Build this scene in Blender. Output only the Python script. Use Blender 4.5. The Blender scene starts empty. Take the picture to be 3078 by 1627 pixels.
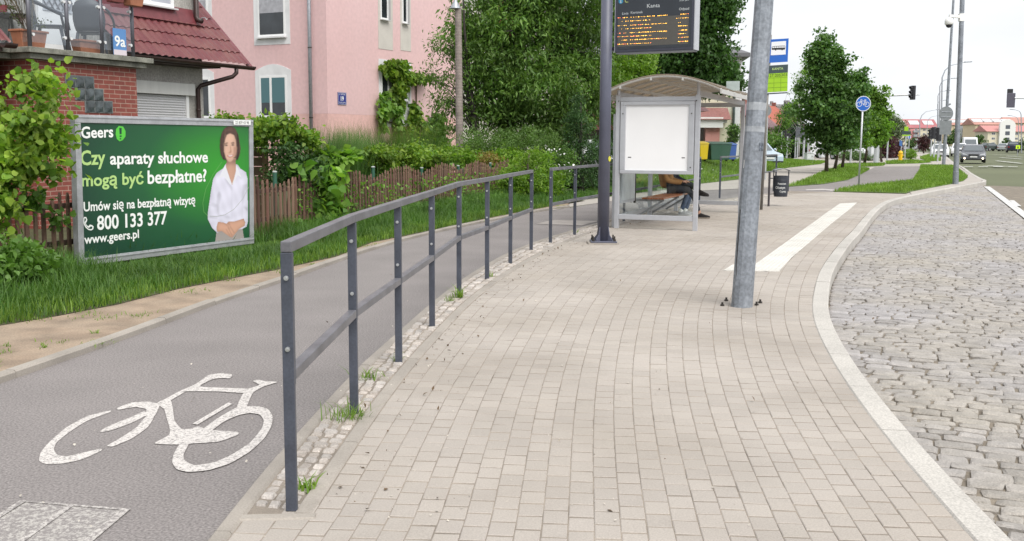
import bpy, bmesh, math, random
import numpy as np
from mathutils import Vector, Matrix

sc = bpy.context.scene
COL = sc.collection
R = math.radians

# ---------------------------------------------------------------- camera
# The photograph is 3078 x 1627; F is its focal length in those pixels.
IW, IH, F = 3078.0, 1627.0, 3150.0
PITCH, ROLL, CAMZ = math.atan((813.5 - 421.0) / F), 0.0052, 1.5
_fw = Vector((0, math.cos(PITCH), -math.sin(PITCH)))
_r0 = Vector((1, 0, 0)); _u0 = Vector((0, math.sin(PITCH), math.cos(PITCH)))
_rr = _r0 * math.cos(ROLL) + _u0 * math.sin(ROLL)
_uu = _u0 * math.cos(ROLL) - _r0 * math.sin(ROLL)
cam = bpy.data.cameras.new('camera')
cam.sensor_width = 36.0; cam.lens = 36.0 * F / IW; cam.clip_end = 6000; cam.clip_start = 0.05
camo = bpy.data.objects.new('camera', cam); COL.objects.link(camo)
camo.matrix_world = Matrix(((_rr.x, _uu.x, -_fw.x, 0), (_rr.y, _uu.y, -_fw.y, 0), (_rr.z, _uu.z, -_fw.z, CAMZ), (0, 0, 0, 1)))
sc.camera = camo
sc.render.resolution_x = 1024; sc.render.resolution_y = 541

# ---------------------------------------------------------------- light
SUN_EL, SUN_AZ = R(52), R(150)          # azimuth measured clockwise from +Y
world = bpy.data.worlds.new('World'); sc.world = world; world.use_nodes = True
nt = world.node_tree; nt.nodes.clear()
o = nt.nodes.new('ShaderNodeOutputWorld'); bg = nt.nodes.new('ShaderNodeBackground')
sky = nt.nodes.new('ShaderNodeTexSky'); sky.sky_type = 'NISHITA'; sky.sun_disc = False
sky.sun_elevation = SUN_EL; sky.sun_rotation = SUN_AZ
sky.air_density = 1.0; sky.dust_density = 6.0; sky.ozone_density = 1.0
hsv = nt.nodes.new('ShaderNodeHueSaturation'); hsv.inputs['Saturation'].default_value = 0.12
tc = nt.nodes.new('ShaderNodeTexCoord'); mp = nt.nodes.new('ShaderNodeMapping')
mp.inputs['Scale'].default_value = (1.2, 1.2, 5.0)
nz = nt.nodes.new('ShaderNodeTexNoise'); nz.inputs['Scale'].default_value = 2.2; nz.inputs['Detail'].default_value = 5
cr = nt.nodes.new('ShaderNodeMapRange'); cr.inputs[1].default_value = 0.3; cr.inputs[2].default_value = 0.7
cr.inputs[3].default_value = 0.90; cr.inputs[4].default_value = 1.10
mul = nt.nodes.new('ShaderNodeMixRGB'); mul.blend_type = 'MULTIPLY'; mul.inputs[0].default_value = 1.0
# an overcast layer evens the clear sky out: most of it is one pale cloud deck
mixc = nt.nodes.new('ShaderNodeMixRGB'); mixc.inputs[0].default_value = 0.80
mixc.inputs[2].default_value = (5.6, 5.75, 5.95, 1)
L = nt.links.new
L(sky.outputs[0], hsv.inputs['Color']); L(hsv.outputs[0], mixc.inputs[1])
L(tc.outputs['Generated'], mp.inputs[0]); L(mp.outputs[0], nz.inputs['Vector']); L(nz.outputs[0], cr.inputs[0])
L(mixc.outputs[0], mul.inputs[1]); L(cr.outputs[0], mul.inputs[2]); L(mul.outputs[0], bg.inputs[0])
bg.inputs[1].default_value = 0.10
L(bg.outputs[0], o.inputs[0])
sl = bpy.data.lights.new('sun', 'SUN'); sl.energy = 1.5; sl.angle = R(40); sl.color = (1.0, 0.96, 0.9)
so = bpy.data.objects.new('sun', sl); COL.objects.link(so)
sd = Vector((math.sin(SUN_AZ) * math.cos(SUN_EL), math.cos(SUN_AZ) * math.cos(SUN_EL), math.sin(SUN_EL)))
so.rotation_euler = sd.to_track_quat('Z', 'Y').to_euler(); so.location = (0, 0, 40)
sc.view_settings.view_transform = 'Standard'; sc.view_settings.look = 'None'
sc.view_settings.gamma = 1.0; sc.view_settings.use_curve_mapping = False
sc.view_settings.exposure = 1.06
sc.cycles.max_bounces = 8; sc.cycles.transparent_max_bounces = 12
sc.cycles.diffuse_bounces = 3; sc.cycles.glossy_bounces = 3; sc.cycles.transmission_bounces = 6

# ---------------------------------------------------------------- measuring the photograph
def ray(u, v):
    return (_fw + _rr * ((u - IW / 2) / F) - _uu * ((v - IH / 2) / F))
def G(u, v, z=0.0):
    d = ray(u, v); t = (z - CAMZ) / d.z
    return Vector((d.x * t, d.y * t, z))
def P(u, v, D):
    d = ray(u, v); t = D / d.y
    return Vector((d.x * t, D, CAMZ + d.z * t))
def pr(x, y, z):
    q = Vector((x, y, z - CAMZ)); w = q.dot(_fw)
    return (IW / 2 + F * q.dot(_rr) / w, IH / 2 - F * q.dot(_uu) / w)
def V(*a): return Vector(a)

# ---------------------------------------------------------------- objects
INV = {}
def link(ob): COL.objects.link(ob); return ob
def tag(ob, label, cat, group=None):
    ob['label'] = label; ob['category'] = cat
    if group: ob['group'] = group
    return ob
def thing(name, label, cat, loc=(0, 0, 0), rz=0.0, group=None, tilt=None):
    ob = bpy.data.objects.new(name, None); ob.empty_display_size = 0.2; link(ob)
    m = Matrix.Translation(Vector(loc))
    if tilt is not None: m = m @ tilt
    m = m @ Matrix.Rotation(rz, 4, 'Z')
    ob.matrix_world = m
    INV[ob.name] = m.inverted()
    return tag(ob, label, cat, group)
def structure(ob):
    ob['kind'] = 'structure'; return ob
def stuff(ob):
    ob['kind'] = 'stuff'; return ob
def kids(ob): return [c for c in bpy.data.objects if c.parent == ob]
def copy_tree(ob, parent=None):
    c = ob.copy(); link(c)
    if parent is not None: c.parent = parent
    for ch in kids(ob): copy_tree(ch, c)
    return c

def newmesh(name, v, f, mats, parent=None, smooth=False, world=False, mi=None, uv=None):
    me = bpy.data.meshes.new(name)
    v = np.asarray(v, dtype=np.float64).reshape(-1, 3)
    if world and parent is not None:
        pm = None; q = parent; m = Matrix.Identity(4)
        if q.name in INV: m = INV[q.name]
        a = np.array(m); v = v @ a[:3, :3].T + a[:3, 3]
    me.from_pydata(v.tolist(), [], f)
    if not isinstance(mats, (list, tuple)): mats = [mats]
    for m in mats: me.materials.append(m)
    if mi is not None: me.polygons.foreach_set('material_index', mi)
    if smooth: me.polygons.foreach_set('use_smooth', [True] * len(me.polygons))
    if uv is not None:
        l = me.uv_layers.new(name='UVMap'); l.data.foreach_set('uv', np.asarray(uv, dtype=np.float32).ravel())
    me.update()
    ob = bpy.data.objects.new(name, me); link(ob)
    if parent is not None:
        ob.parent = parent
        if parent.name in INV: INV[ob.name] = INV[parent.name]
    return ob

class MB:
    """collects shapes, then links them as ONE mesh object"""
    def __init__(s): s.v = []; s.f = []; s.m = []
    def add(s, v, f, mi=0):
        n = len(s.v); s.v.extend([tuple(x) for x in v])
        s.f.extend([tuple(i + n for i in q) for q in f]); s.m.extend([mi] * len(f)); return s
    def hexa(s, p, mi=0):      # 8 points: bottom ring then top ring
        return s.add(p, [(0, 3, 2, 1), (4, 5, 6, 7), (0, 1, 5, 4), (1, 2, 6, 5), (2, 3, 7, 6), (3, 0, 4, 7)], mi)
    def box(s, x0, x1, y0, y1, z0, z1, mi=0):
        return s.hexa([(x0, y0, z0), (x1, y0, z0), (x1, y1, z0), (x0, y1, z0), (x0, y0, z1), (x1, y0, z1), (x1, y1, z1), (x0, y1, z1)], mi)
    def bar(s, a, b, w, h, up=(0, 0, 1), mi=0):
        a = Vector(a); b = Vector(b); d = (b - a).normalized(); up = Vector(up)
        if abs(d.dot(up)) > 0.98: up = Vector((0, 1, 0)) if abs(d.y) < .9 else Vector((1, 0, 0))
        x = d.cross(up).normalized() * (w / 2); y = x.cross(d).normalized() * (h / 2)
        return s.hexa([a - x - y, a + x - y, b + x - y, b - x - y, a - x + y, a + x + y, b + x + y, b - x + y], mi)
    def tube(s, pts, r, n=8, mi=0, cap=True):
        pts = [Vector(p) for p in pts]; k = len(pts)
        rs = r if isinstance(r, (list, tuple)) else [r] * k
        base = len(s.v); ref = None
        for i, p in enumerate(pts):
            d = (pts[min(i + 1, k - 1)] - pts[max(i - 1, 0)]).normalized()
            if ref is None:
                ref = Vector((0, 0, 1)) if abs(d.z) < .9 else Vector((1, 0, 0))
                x = d.cross(ref).normalized()
            else:
                x = (x - d * x.dot(d)).normalized()
            y = d.cross(x)
            for j in range(n):
                t = 2 * math.pi * j / n
                s.v.append(tuple(p + (x * math.cos(t) + y * math.sin(t)) * rs[i]))
        for i in range(k - 1):
            for j in range(n):
                a = base + i * n + j; b = base + i * n + (j + 1) % n
                s.f.append((a, b, b + n, a + n)); s.m.append(mi)
        if cap:
            s.f.append(tuple(base + j for j in reversed(range(n)))); s.m.append(mi)
            s.f.append(tuple(base + (k - 1) * n + j for j in range(n))); s.m.append(mi)
        return s
    def cyl(s, a, b, r, n=12, mi=0): return s.tube([a, b], r, n, mi)
    def lathe(s, prof, n=16, c=(0, 0, 0), mi=0):
        base = len(s.v)
        for (r, z) in prof:
            for j in range(n):
                t = 2 * math.pi * j / n
                s.v.append((c[0] + r * math.cos(t), c[1] + r * math.sin(t), c[2] + z))
        for i in range(len(prof) - 1):
            for j in range(n):
                a = base + i * n + j; b = base + i * n + (j + 1) % n
                s.f.append((a, b, b + n, a + n)); s.m.append(mi)
        s.f.append(tuple(base + j for j in reversed(range(n)))); s.m.append(mi)
        s.f.append(tuple(base + (len(prof) - 1) * n + j for j in range(n))); s.m.append(mi)
        return s
    def sphere(s, c, rx, ry=None, rz=None, n=12, k=8, mi=0):
        ry = ry or rx; rz = rz or rx; base = len(s.v)
        for i in range(k + 1):
            a = -math.pi / 2 + math.pi * i / k
            for j in range(n):
                t = 2 * math.pi * j / n
                s.v.append((c[0] + rx * math.cos(a) * math.cos(t), c[1] + ry * math.cos(a) * math.sin(t), c[2] + rz * math.sin(a)))
        for i in range(k):
            for j in range(n):
                a = base + i * n + j; b = base + i * n + (j + 1) % n
                s.f.append((a, b, b + n, a + n)); s.m.append(mi)
        return s
    def prism(s, poly, o, ux, uy, dep, mi=0):
        """polygon (x, y) laid out on axes ux, uy from o, pushed by vector dep"""
        o = Vector(o); ux = Vector(ux); uy = Vector(uy); dep = Vector(dep); n = len(poly)
        a = [o + ux * x + uy * y for x, y in poly]; b = [p + dep for p in a]
        f = [tuple(range(n)), tuple(reversed(range(n, 2 * n)))]
        f += [(i, i + n, (i + 1) % n + n, (i + 1) % n) for i in range(n)]
        return s.add(a + b, f, mi)
    def flat(s, poly, o, ux, uy, mi=0):
        o = Vector(o); ux = Vector(ux); uy = Vector(uy)
        return s.add([o + ux * x + uy * y for x, y in poly], [tuple(range(len(poly)))], mi)
    def build(s, name, mats, parent=None, smooth=False, world=False, bevel=0.0, seg=2, autosmooth=True):
        ob = newmesh(name, s.v, s.f, mats, parent, smooth, world, s.m)
        if bevel:
            md = ob.modifiers.new('bevel', 'BEVEL'); md.width = bevel; md.segments = seg; md.limit_method = 'ANGLE'; md.angle_limit = R(40)
        return ob

def text_verts(body, h, width=None, bold=0.0):
    """mesh of a line of text, cap height h, optionally squeezed to a width; origin at lower left"""
    cu = bpy.data.curves.new('text', 'FONT'); cu.body = body; cu.size = 1.0; cu.resolution_u = 3; cu.offset = bold
    ob = bpy.data.objects.new('text', cu); link(ob)
    dg = bpy.context.evaluated_depsgraph_get()
    me = bpy.data.meshes.new_from_object(ob.evaluated_get(dg))
    v = np.empty(len(me.vertices) * 3); me.vertices.foreach_get('co', v); v = v.reshape(-1, 3)
    f = [tuple(p.vertices) for p in me.polygons]
    bpy.data.objects.remove(ob); bpy.data.curves.remove(cu); bpy.data.meshes.remove(me)
    if len(v) == 0: return v, f
    s = h / 0.727
    v = v * s; v[:, 0] -= v[:, 0].min()
    if width: v[:, 0] *= width / max(1e-6, v[:, 0].max())
    return v, f
def text_on(mb, body, h, o, ux, uy, width=None, mi=0, center=False, bold=0.0):
    v, f = text_verts(body, h, width, bold)
    o = Vector(o); ux = Vector(ux); uy = Vector(uy)
    if center and len(v): o = o - ux * (v[:, 0].max() / 2)
    mb.add([o + ux * float(p[0]) + uy * float(p[1]) for p in v], f, mi)

# ---------------------------------------------------------------- materials
MATS = {}
def mat(name, col, rough=0.7, metal=0.0, var=0.0, vscale=8.0, island=0.0, bump=0.0, bscale=60.0, col2=None, spec=0.5,
        emit=0.0, trans=0.0, alpha=1.0, speck=0.0, sscale=200.0, coord='Object', ior=1.45, streak=False, patch=None):
    """principled material: colour varied by noise, by loose piece, by fine specks; optional bump"""
    if name in MATS: return MATS[name]
    m = bpy.data.materials.new(name); m.use_nodes = True; t = m.node_tree; N = t.nodes; K = t.links.new
    b = N['Principled BSDF']; b.inputs['Roughness'].default_value = rough; b.inputs['Metallic'].default_value = metal
    b.inputs['Specular IOR Level'].default_value = spec; b.inputs['IOR'].default_value = ior
    b.inputs['Base Color'].default_value = (*col, 1); b.inputs['Transmission Weight'].default_value = trans
    b.inputs['Alpha'].default_value = alpha
    out = None
    tcn = N.new('ShaderNodeTexCoord'); vec = tcn.outputs[coord]
    if streak:
        mpn = N.new('ShaderNodeMapping'); mpn.inputs['Scale'].default_value = (1, 1, 0.12); K(vec, mpn.inputs[0]); vec2 = mpn.outputs[0]
    else: vec2 = vec
    def noise(scale, det=4, v=None):
        n = N.new('ShaderNodeTexNoise'); n.inputs['Scale'].default_value = scale; n.inputs['Detail'].default_value = det
        K(v or vec, n.inputs['Vector']); return n.outputs[0]
    def rng(s, a, bb, lo=.3, hi=.7):
        r = N.new('ShaderNodeMapRange'); r.inputs[1].default_value = lo; r.inputs[2].default_value = hi
        r.inputs[3].default_value = a; r.inputs[4].default_value = bb; K(s, r.inputs[0]); return r.outputs[0]
    def mulc(c, f):
        x = N.new('ShaderNodeMixRGB'); x.blend_type = 'MULTIPLY'; x.inputs[0].default_value = 1
        if isinstance(c, tuple): x.inputs[1].default_value = c
        else: K(c, x.inputs[1])
        K(f, x.inputs[2]); return x.outputs[0]
    c = (*col, 1)
    if col2 is not None:
        x = N.new('ShaderNodeMixRGB'); x.inputs[1].default_value = c; x.inputs[2].default_value = (*col2, 1)
        if island: 
            g = N.new('ShaderNodeNewGeometry'); K(g.outputs['Random Per Island'], x.inputs[0])
        else: K(rng(noise(vscale, 6, vec2), 0, 1, .38, .62), x.inputs[0])
        c = x.outputs[0]
    if patch:
        x = N.new('ShaderNodeMixRGB'); x.inputs[2].default_value = (*patch[0], 1); K(rng(noise(patch[1], 5), 0, patch[2], .42, .62), x.inputs[0])
        if isinstance(c, tuple): x.inputs[1].default_value = c
        else: K(c, x.inputs[1])
        c = x.outputs[0]
    if island:
        g = N.new('ShaderNodeNewGeometry'); ad = N.new('ShaderNodeMath'); ad.operation = 'MULTIPLY_ADD'
        # a second random from the first
        fr = N.new('ShaderNodeMath'); fr.operation = 'MULTIPLY'; fr.inputs[1].default_value = 37.7; K(g.outputs['Random Per Island'], fr.inputs[0])
        f2 = N.new('ShaderNodeMath'); f2.operation = 'FRACT'; K(fr.outputs[0], f2.inputs[0])
        c = mulc(c, rng(f2.outputs[0], 1 - island, 1 + island, 0, 1))
    if var: c = mulc(c, rng(noise(vscale, 6, vec2), 1 - var, 1 + var))
    if speck: c = mulc(c, rng(noise(sscale, 2), 1 - speck, 1 + speck))
    if not isinstance(c, tuple): K(c, b.inputs['Base Color'])
    if bump:
        bn = N.new('ShaderNodeBump'); bn.inputs['Strength'].default_value = bump; bn.inputs['Distance'].default_value = 0.01
        K(noise(bscale, 5), bn.inputs['Height']); K(bn.outputs[0], b.inputs['Normal'])
    if emit:
        b.inputs['Emission Strength'].default_value = emit; b.inputs['Emission Color'].default_value = (*col, 1)
    MATS[name] = m; return m

def leaf_mat(name, col, col2, trans=0.35, var=0.35, cscale=1.2, rough=0.5):
    """leaves: colour per leaf between col and col2, clumps lighter or darker, light shines through"""
    if name in MATS: return MATS[name]
    m = bpy.data.materials.new(name); m.use_nodes = True; t = m.node_tree; N = t.nodes; K = t.links.new
    b = N['Principled BSDF']; b.inputs['Roughness'].default_value = rough; b.inputs['Specular IOR Level'].default_value = 0.35
    g = N.new('ShaderNodeNewGeometry'); x = N.new('ShaderNodeMixRGB')
    x.inputs[1].default_value = (*col, 1); x.inputs[2].default_value = (*col2, 1); K(g.outputs['Random Per Island'], x.inputs[0])
    tcn = N.new('ShaderNodeTexCoord'); n = N.new('ShaderNodeTexNoise'); n.inputs['Scale'].default_value = cscale; n.inputs['Detail'].default_value = 3
    K(tcn.outputs['Object'], n.inputs['Vector'])
    r = N.new('ShaderNodeMapRange'); r.inputs[1].default_value = .3; r.inputs[2].default_value = .7
    r.inputs[3].default_value = 1 - var; r.inputs[4].default_value = 1 + var; K(n.outputs[0], r.inputs[0])
    y = N.new('ShaderNodeMixRGB'); y.blend_type = 'MULTIPLY'; y.inputs[0].default_value = 1
    K(x.outputs[0], y.inputs[1]); K(r.outputs[0], y.inputs[2]); K(y.outputs[0], b.inputs['Base Color'])
    tr = N.new('ShaderNodeBsdfTranslucent')
    z = N.new('ShaderNodeMixRGB'); z.blend_type = 'MULTIPLY'; z.inputs[0].default_value = 1; z.inputs[2].default_value = (1.5, 1.7, 0.7, 1)
    K(y.outputs[0], z.inputs[1]); K(z.outputs[0], tr.inputs[0])
    ms = N.new('ShaderNodeMixShader'); ms.inputs[0].default_value = trans
    K(b.outputs[0], ms.inputs[1]); K(tr.outputs[0], ms.inputs[2]); K(ms.outputs[0], N['Material Output'].inputs[0])
    MATS[name] = m; return m

def brick_mat(name, c1, c2, mortar, bw, bh, ms=0.008, var=0.15, coord='xy', bump=0.4, offset=0.5):
    """bricks on upright walls: runs along x+y, rises along z"""
    if name in MATS: return MATS[name]
    m = bpy.data.materials.new(name); m.use_nodes = True; t = m.node_tree; N = t.nodes; K = t.links.new
    b = N['Principled BSDF']; b.inputs['Roughness'].default_value = 0.8
    tcn = N.new('ShaderNodeTexCoord'); sp = N.new('ShaderNodeSeparateXYZ'); K(tcn.outputs['Object'], sp.inputs[0])
    ad = N.new('ShaderNodeMath'); K(sp.outputs[0], ad.inputs[0]); K(sp.outputs[1], ad.inputs[1])
    cb = N.new('ShaderNodeCombineXYZ'); K(ad.outputs[0], cb.inputs[0]); K(sp.outputs[2], cb.inputs[1])
    br = N.new('ShaderNodeTexBrick'); K(cb.outputs[0], br.inputs['Vector']); br.offset = offset
    br.inputs['Color1'].default_value = (*c1, 1); br.inputs['Color2'].default_value = (*c2, 1); br.inputs['Mortar'].default_value = (*mortar, 1)
    br.inputs['Scale'].default_value = 1.0; br.inputs['Mortar Size'].default_value = ms; br.inputs['Brick Width'].default_value = bw; br.inputs['Row Height'].default_value = bh
    n = N.new('ShaderNodeTexNoise'); n.inputs['Scale'].default_value = 9; n.inputs['Detail'].default_value = 6; K(tcn.outputs['Object'], n.inputs['Vector'])
    r = N.new('ShaderNodeMapRange'); r.inputs[1].default_value = .3; r.inputs[2].default_value = .7; r.inputs[3].default_value = 1 - var; r.inputs[4].default_value = 1 + var
    K(n.outputs[0], r.inputs[0])
    y = N.new('ShaderNodeMixRGB'); y.blend_type = 'MULTIPLY'; y.inputs[0].default_value = 1; K(br.outputs[0], y.inputs[1]); K(r.outputs[0], y.inputs[2])
    K(y.outputs[0], b.inputs['Base Color'])
    bn = N.new('ShaderNodeBump'); bn.inputs['Strength'].default_value = bump; bn.inputs['Distance'].default_value = 0.01; bn.invert = True
    K(br.outputs['Fac'], bn.inputs['Height']); K(bn.outputs[0], b.inputs['Normal'])
    MATS[name] = m; return m

def paint_mat(name, col, under, wear=0.5, scale=25.0, rough=0.7):
    """road paint worn through in specks to what lies under it"""
    if name in MATS: return MATS[name]
    m = bpy.data.materials.new(name); m.use_nodes = True; t = m.node_tree; N = t.nodes; K = t.links.new
    b = N['Principled BSDF']; b.inputs['Roughness'].default_value = rough
    tcn = N.new('ShaderNodeTexCoord'); n = N.new('ShaderNodeTexNoise'); n.inputs['Scale'].default_value = scale; n.inputs['Detail'].default_value = 8; n.inputs['Roughness'].default_value = .75
    K(tcn.outputs['Object'], n.inputs['Vector'])
    r = N.new('ShaderNodeMapRange'); r.inputs[1].default_value = .5 + (wear - .5) * .3 - .05; r.inputs[2].default_value = .5 + (wear - .5) * .3 + .05
    r.inputs[3].default_value = 1; r.inputs[4].default_value = 0; K(n.outputs[0], r.inputs[0])
    n2 = N.new('ShaderNodeTexNoise'); n2.inputs['Scale'].default_value = 3; K(tcn.outputs['Object'], n2.inputs['Vector'])
    x = N.new('ShaderNodeMixRGB'); x.inputs[1].default_value = (*under, 1); x.inputs[2].default_value = (*col, 1); K(r.outputs[0], x.inputs[0])
    K(x.outputs[0], b.inputs['Base Color']); MATS[name] = m; return m

galv = mat('galvanised_steel', (.34, .36, .39), .5, .55, var=.16, vscale=14, speck=.10, sscale=60)
galv_pale = mat('pale_galvanised_steel', (.50, .52, .54), .45, .5, var=.10, vscale=20)
anthracite = mat('anthracite_paint', (.056, .063, .083), .42, .0, var=.25, vscale=6, speck=.12, sscale=90)
slate_paint = mat('slate_blue_paint', (.092, .097, .135), .42, .0, var=.12, vscale=4, speck=.08, sscale=90)
anthracite_worn = mat('worn_grey_rail_paint', (.125, .124, .138), .42, .1, var=.25, vscale=5, speck=.1, sscale=90)
steel = mat('bolt_steel', (.55, .56, .58), .35, .8)
dark_steel = mat('dark_bolt_steel', (.05, .045, .04), .6, .5, var=.3)
alu = mat('aluminium_paint', (.46, .47, .50), .38, .35, var=.05, vscale=10)
black_plastic = mat('black_plastic', (.012, .012, .014), .5)
white_plastic = mat('white_plastic', (.78, .78, .76), .45)
glass_dark = mat('dark_window_glass', (.025, .03, .035), .06, spec=.7, var=.5, vscale=1.5)
def clear_glass(name, tint=(.92, .96, .96), fac=.12):
    if name in MATS: return MATS[name]
    m = bpy.data.materials.new(name); m.use_nodes = True; N = m.node_tree.nodes; K = m.node_tree.links.new
    N.remove(N['Principled BSDF']); tb = N.new('ShaderNodeBsdfTransparent'); tb.inputs[0].default_value = (*tint, 1)
    gb = N.new('ShaderNodeBsdfGlossy'); gb.inputs['Roughness'].default_value = .03; gb.inputs[0].default_value = (.9, .95, 1, 1)
    fr = N.new('ShaderNodeFresnel'); fr.inputs[0].default_value = 1.45
    ad = N.new('ShaderNodeMath'); ad.inputs[1].default_value = fac; K(fr.outputs[0], ad.inputs[0])
    ge_ = N.new('ShaderNodeNewGeometry'); iv = N.new('ShaderNodeMath'); iv.operation = 'SUBTRACT'; iv.inputs[0].default_value = 1; K(ge_.outputs['Backfacing'], iv.inputs[1])
    m2 = N.new('ShaderNodeMath'); m2.operation = 'MULTIPLY'; K(ad.outputs[0], m2.inputs[0]); K(iv.outputs[0], m2.inputs[1])
    mx = N.new('ShaderNodeMixShader'); K(m2.outputs[0], mx.inputs[0]); K(tb.outputs[0], mx.inputs[1]); K(gb.outputs[0], mx.inputs[2])
    K(mx.outputs[0], N['Material Output'].inputs[0]); MATS[name] = m; return m
glass_clear = clear_glass('clear_glass', (.96, .98, .975), .0)
glass_tint = clear_glass('bluish_balcony_glass', (.90, .93, .955), .07)

# ---------------------------------------------------------------- leaves and blades
def rngen(seed): return np.random.default_rng(seed)
def leaves(name, pts, size, material, seed=0, aspect=.55, up=.4, droop=.2, parent=None, jitter=.48, outward=None, bigleaf=False, world=True):
    """one small folded leaf at each point"""
    g = rngen(seed); n = len(pts); pts = np.asarray(pts, float)
    d = g.normal(size=(n, 3)); d[:, 2] -= droop * 2
    if outward is not None: d += outward
    d /= np.linalg.norm(d, axis=1)[:, None] + 1e-9
    nn = g.normal(size=(n, 3)); nn[:, 2] += up * 3
    side = np.cross(d, nn); side /= np.linalg.norm(side, axis=1)[:, None] + 1e-9
    nn = np.cross(side, d)
    s = size * (1 + jitter * g.uniform(-1, 1, n))[:, None]
    a = pts; tip = pts + d * s - np.array([0, 0, 1]) * s * droop * .3
    if bigleaf:
        w = aspect * .5
        ml = pts + d * s * .08 + side * s * w * .75 + nn * s * .05; mr = pts + d * s * .08 - side * s * w * .75 + nn * s * .05
        kl = pts + d * s * .42 + side * s * w + nn * s * .09; kr = pts + d * s * .42 - side * s * w + nn * s * .09
        v = np.stack([a, ml, kl, tip, kr, mr], 1).reshape(-1, 3)
        b = np.arange(n) * 6
        t = np.stack([np.stack([b, b + 1, b + 2], 1), np.stack([b, b + 2, b + 3], 1), np.stack([b, b + 3, b + 4], 1), np.stack([b, b + 4, b + 5], 1)], 1).reshape(-1)
        per = 4
    else:
        w = aspect * .5
        kl = pts + d * s * .42 + side * s * w + nn * s * .08; kr = pts + d * s * .42 - side * s * w + nn * s * .08
        v = np.stack([a, kl, tip, kr], 1).reshape(-1, 3)
        b = np.arange(n) * 4
        t = np.stack([np.stack([b, b + 1, b + 2], 1), np.stack([b, b + 2, b + 3], 1)], 1).reshape(-1)
        per = 2
    return trimesh(name, v, t, material, parent, world)
def trimesh(name, v, t, material, parent=None, world=True):
    if world and parent is not None and parent.name in INV:
        a = np.array(INV[parent.name]); v = v @ a[:3, :3].T + a[:3, 3]
    me = bpy.data.meshes.new(name); nv = len(v); nf = len(t) // 3
    me.vertices.add(nv); me.vertices.foreach_set('co', np.ascontiguousarray(v, np.float32).ravel())
    me.loops.add(nf * 3); me.loops.foreach_set('vertex_index', np.ascontiguousarray(t, np.int32).ravel())
    me.polygons.add(nf); me.polygons.foreach_set('loop_start', np.arange(0, nf * 3, 3, dtype=np.int32))
    me.materials.append(material); me.update(calc_edges=True); me.validate()
    ob = bpy.data.objects.new(name, me); link(ob)
    if parent is not None: ob.parent = parent
    return ob
def blob_points(seed, blobs, n, clump=.28, per=60, shell=.55):
    """leaf points gathered in clumps that fill ellipsoids (cx, cy, cz, rx, ry, rz[, weight])"""
    g = rngen(seed); out = []; cen = []
    w = np.array([(b[3] * b[4] * b[5]) ** .667 * (b[6] if len(b) > 6 else 1) for b in blobs]); w /= w.sum()
    for b, q in zip(blobs, w):
        k = max(1, int(n * q / per))
        u = g.normal(size=(k, 3)); u /= np.linalg.norm(u, axis=1)[:, None]
        r = (shell + (1 - shell) * g.uniform(0, 1, k)) * (1 + .10 * g.normal(size=k))
        r = np.where(g.uniform(size=k) < .25, g.uniform(.1, .8, k), r)
        c = np.array(b[:3]) + u * r[:, None] * np.array(b[3:6])
        cr_ = clump * g.uniform(.6, 1.4, k)
        x = g.normal(size=(k, per, 3)) * .5
        x = np.clip(x, -1.3, 1.3) * cr_[:, None, None] * np.array([1, 1, .62])
        out.append((c[:, None, :] + x).reshape(-1, 3)); cen.append(c)
    return np.concatenate(out), np.concatenate(cen)
def limbs(mb, base, top, tips, r0, seed=0, n=7, sub=3):
    """tapered trunk from base to top and limbs running out to some of the clump centres"""
    g = random.Random(seed); base = Vector(base); top = Vector(top); pts = []
    for i in range(n):
        t = i / (n - 1); p = base.lerp(top, t)
        if 0 < i: p += Vector((g.uniform(-1, 1), g.uniform(-1, 1), 0)) * r0 * .7
        pts.append(p)
    mb.tube(pts, [r0 * (1.25 if i == 0 else 1 - .72 * i / (n - 1)) for i in range(n)], 8)
    for tip in tips:
        tip = Vector(tip); k = g.uniform(.25, .9); a = base.lerp(top, k); 
        if tip.z < a.z: a = base.lerp(top, max(.15, k - .35))
        m = a.lerp(tip, .5) + Vector((g.uniform(-.1, .1), g.uniform(-.1, .1), g.uniform(0, .25))) * (tip - a).length
        rr = r0 * (1 - .72 * k) * .45
        mb.tube([a, a.lerp(m, .55), m, m.lerp(tip, .6), tip], [rr, rr * .8, rr * .6, rr * .4, rr * .2], 5)
def inpoly(x, y, poly):
    c = np.zeros(len(x), bool); n = len(poly)
    for i in range(n):
        x1, y1 = poly[i][0], poly[i][1]; x2, y2 = poly[(i + 1) % n][0], poly[(i + 1) % n][1]
        k = ((y1 > y) != (y2 > y)) & (x < (x2 - x1) * (y - y1) / (y2 - y1 + 1e-12) + x1); c ^= k
    return c
def scatter(poly, n, seed=0):
    g = rngen(seed); xs = [p[0] for p in poly]; ys = [p[1] for p in poly]; out = np.zeros((0, 2))
    while len(out) < n:
        a = np.stack([g.uniform(min(xs), max(xs), n * 2), g.uniform(min(ys), max(ys), n * 2)], 1)
        out = np.concatenate([out, a[inpoly(a[:, 0], a[:, 1], poly)]])
    return out[:n]
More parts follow.
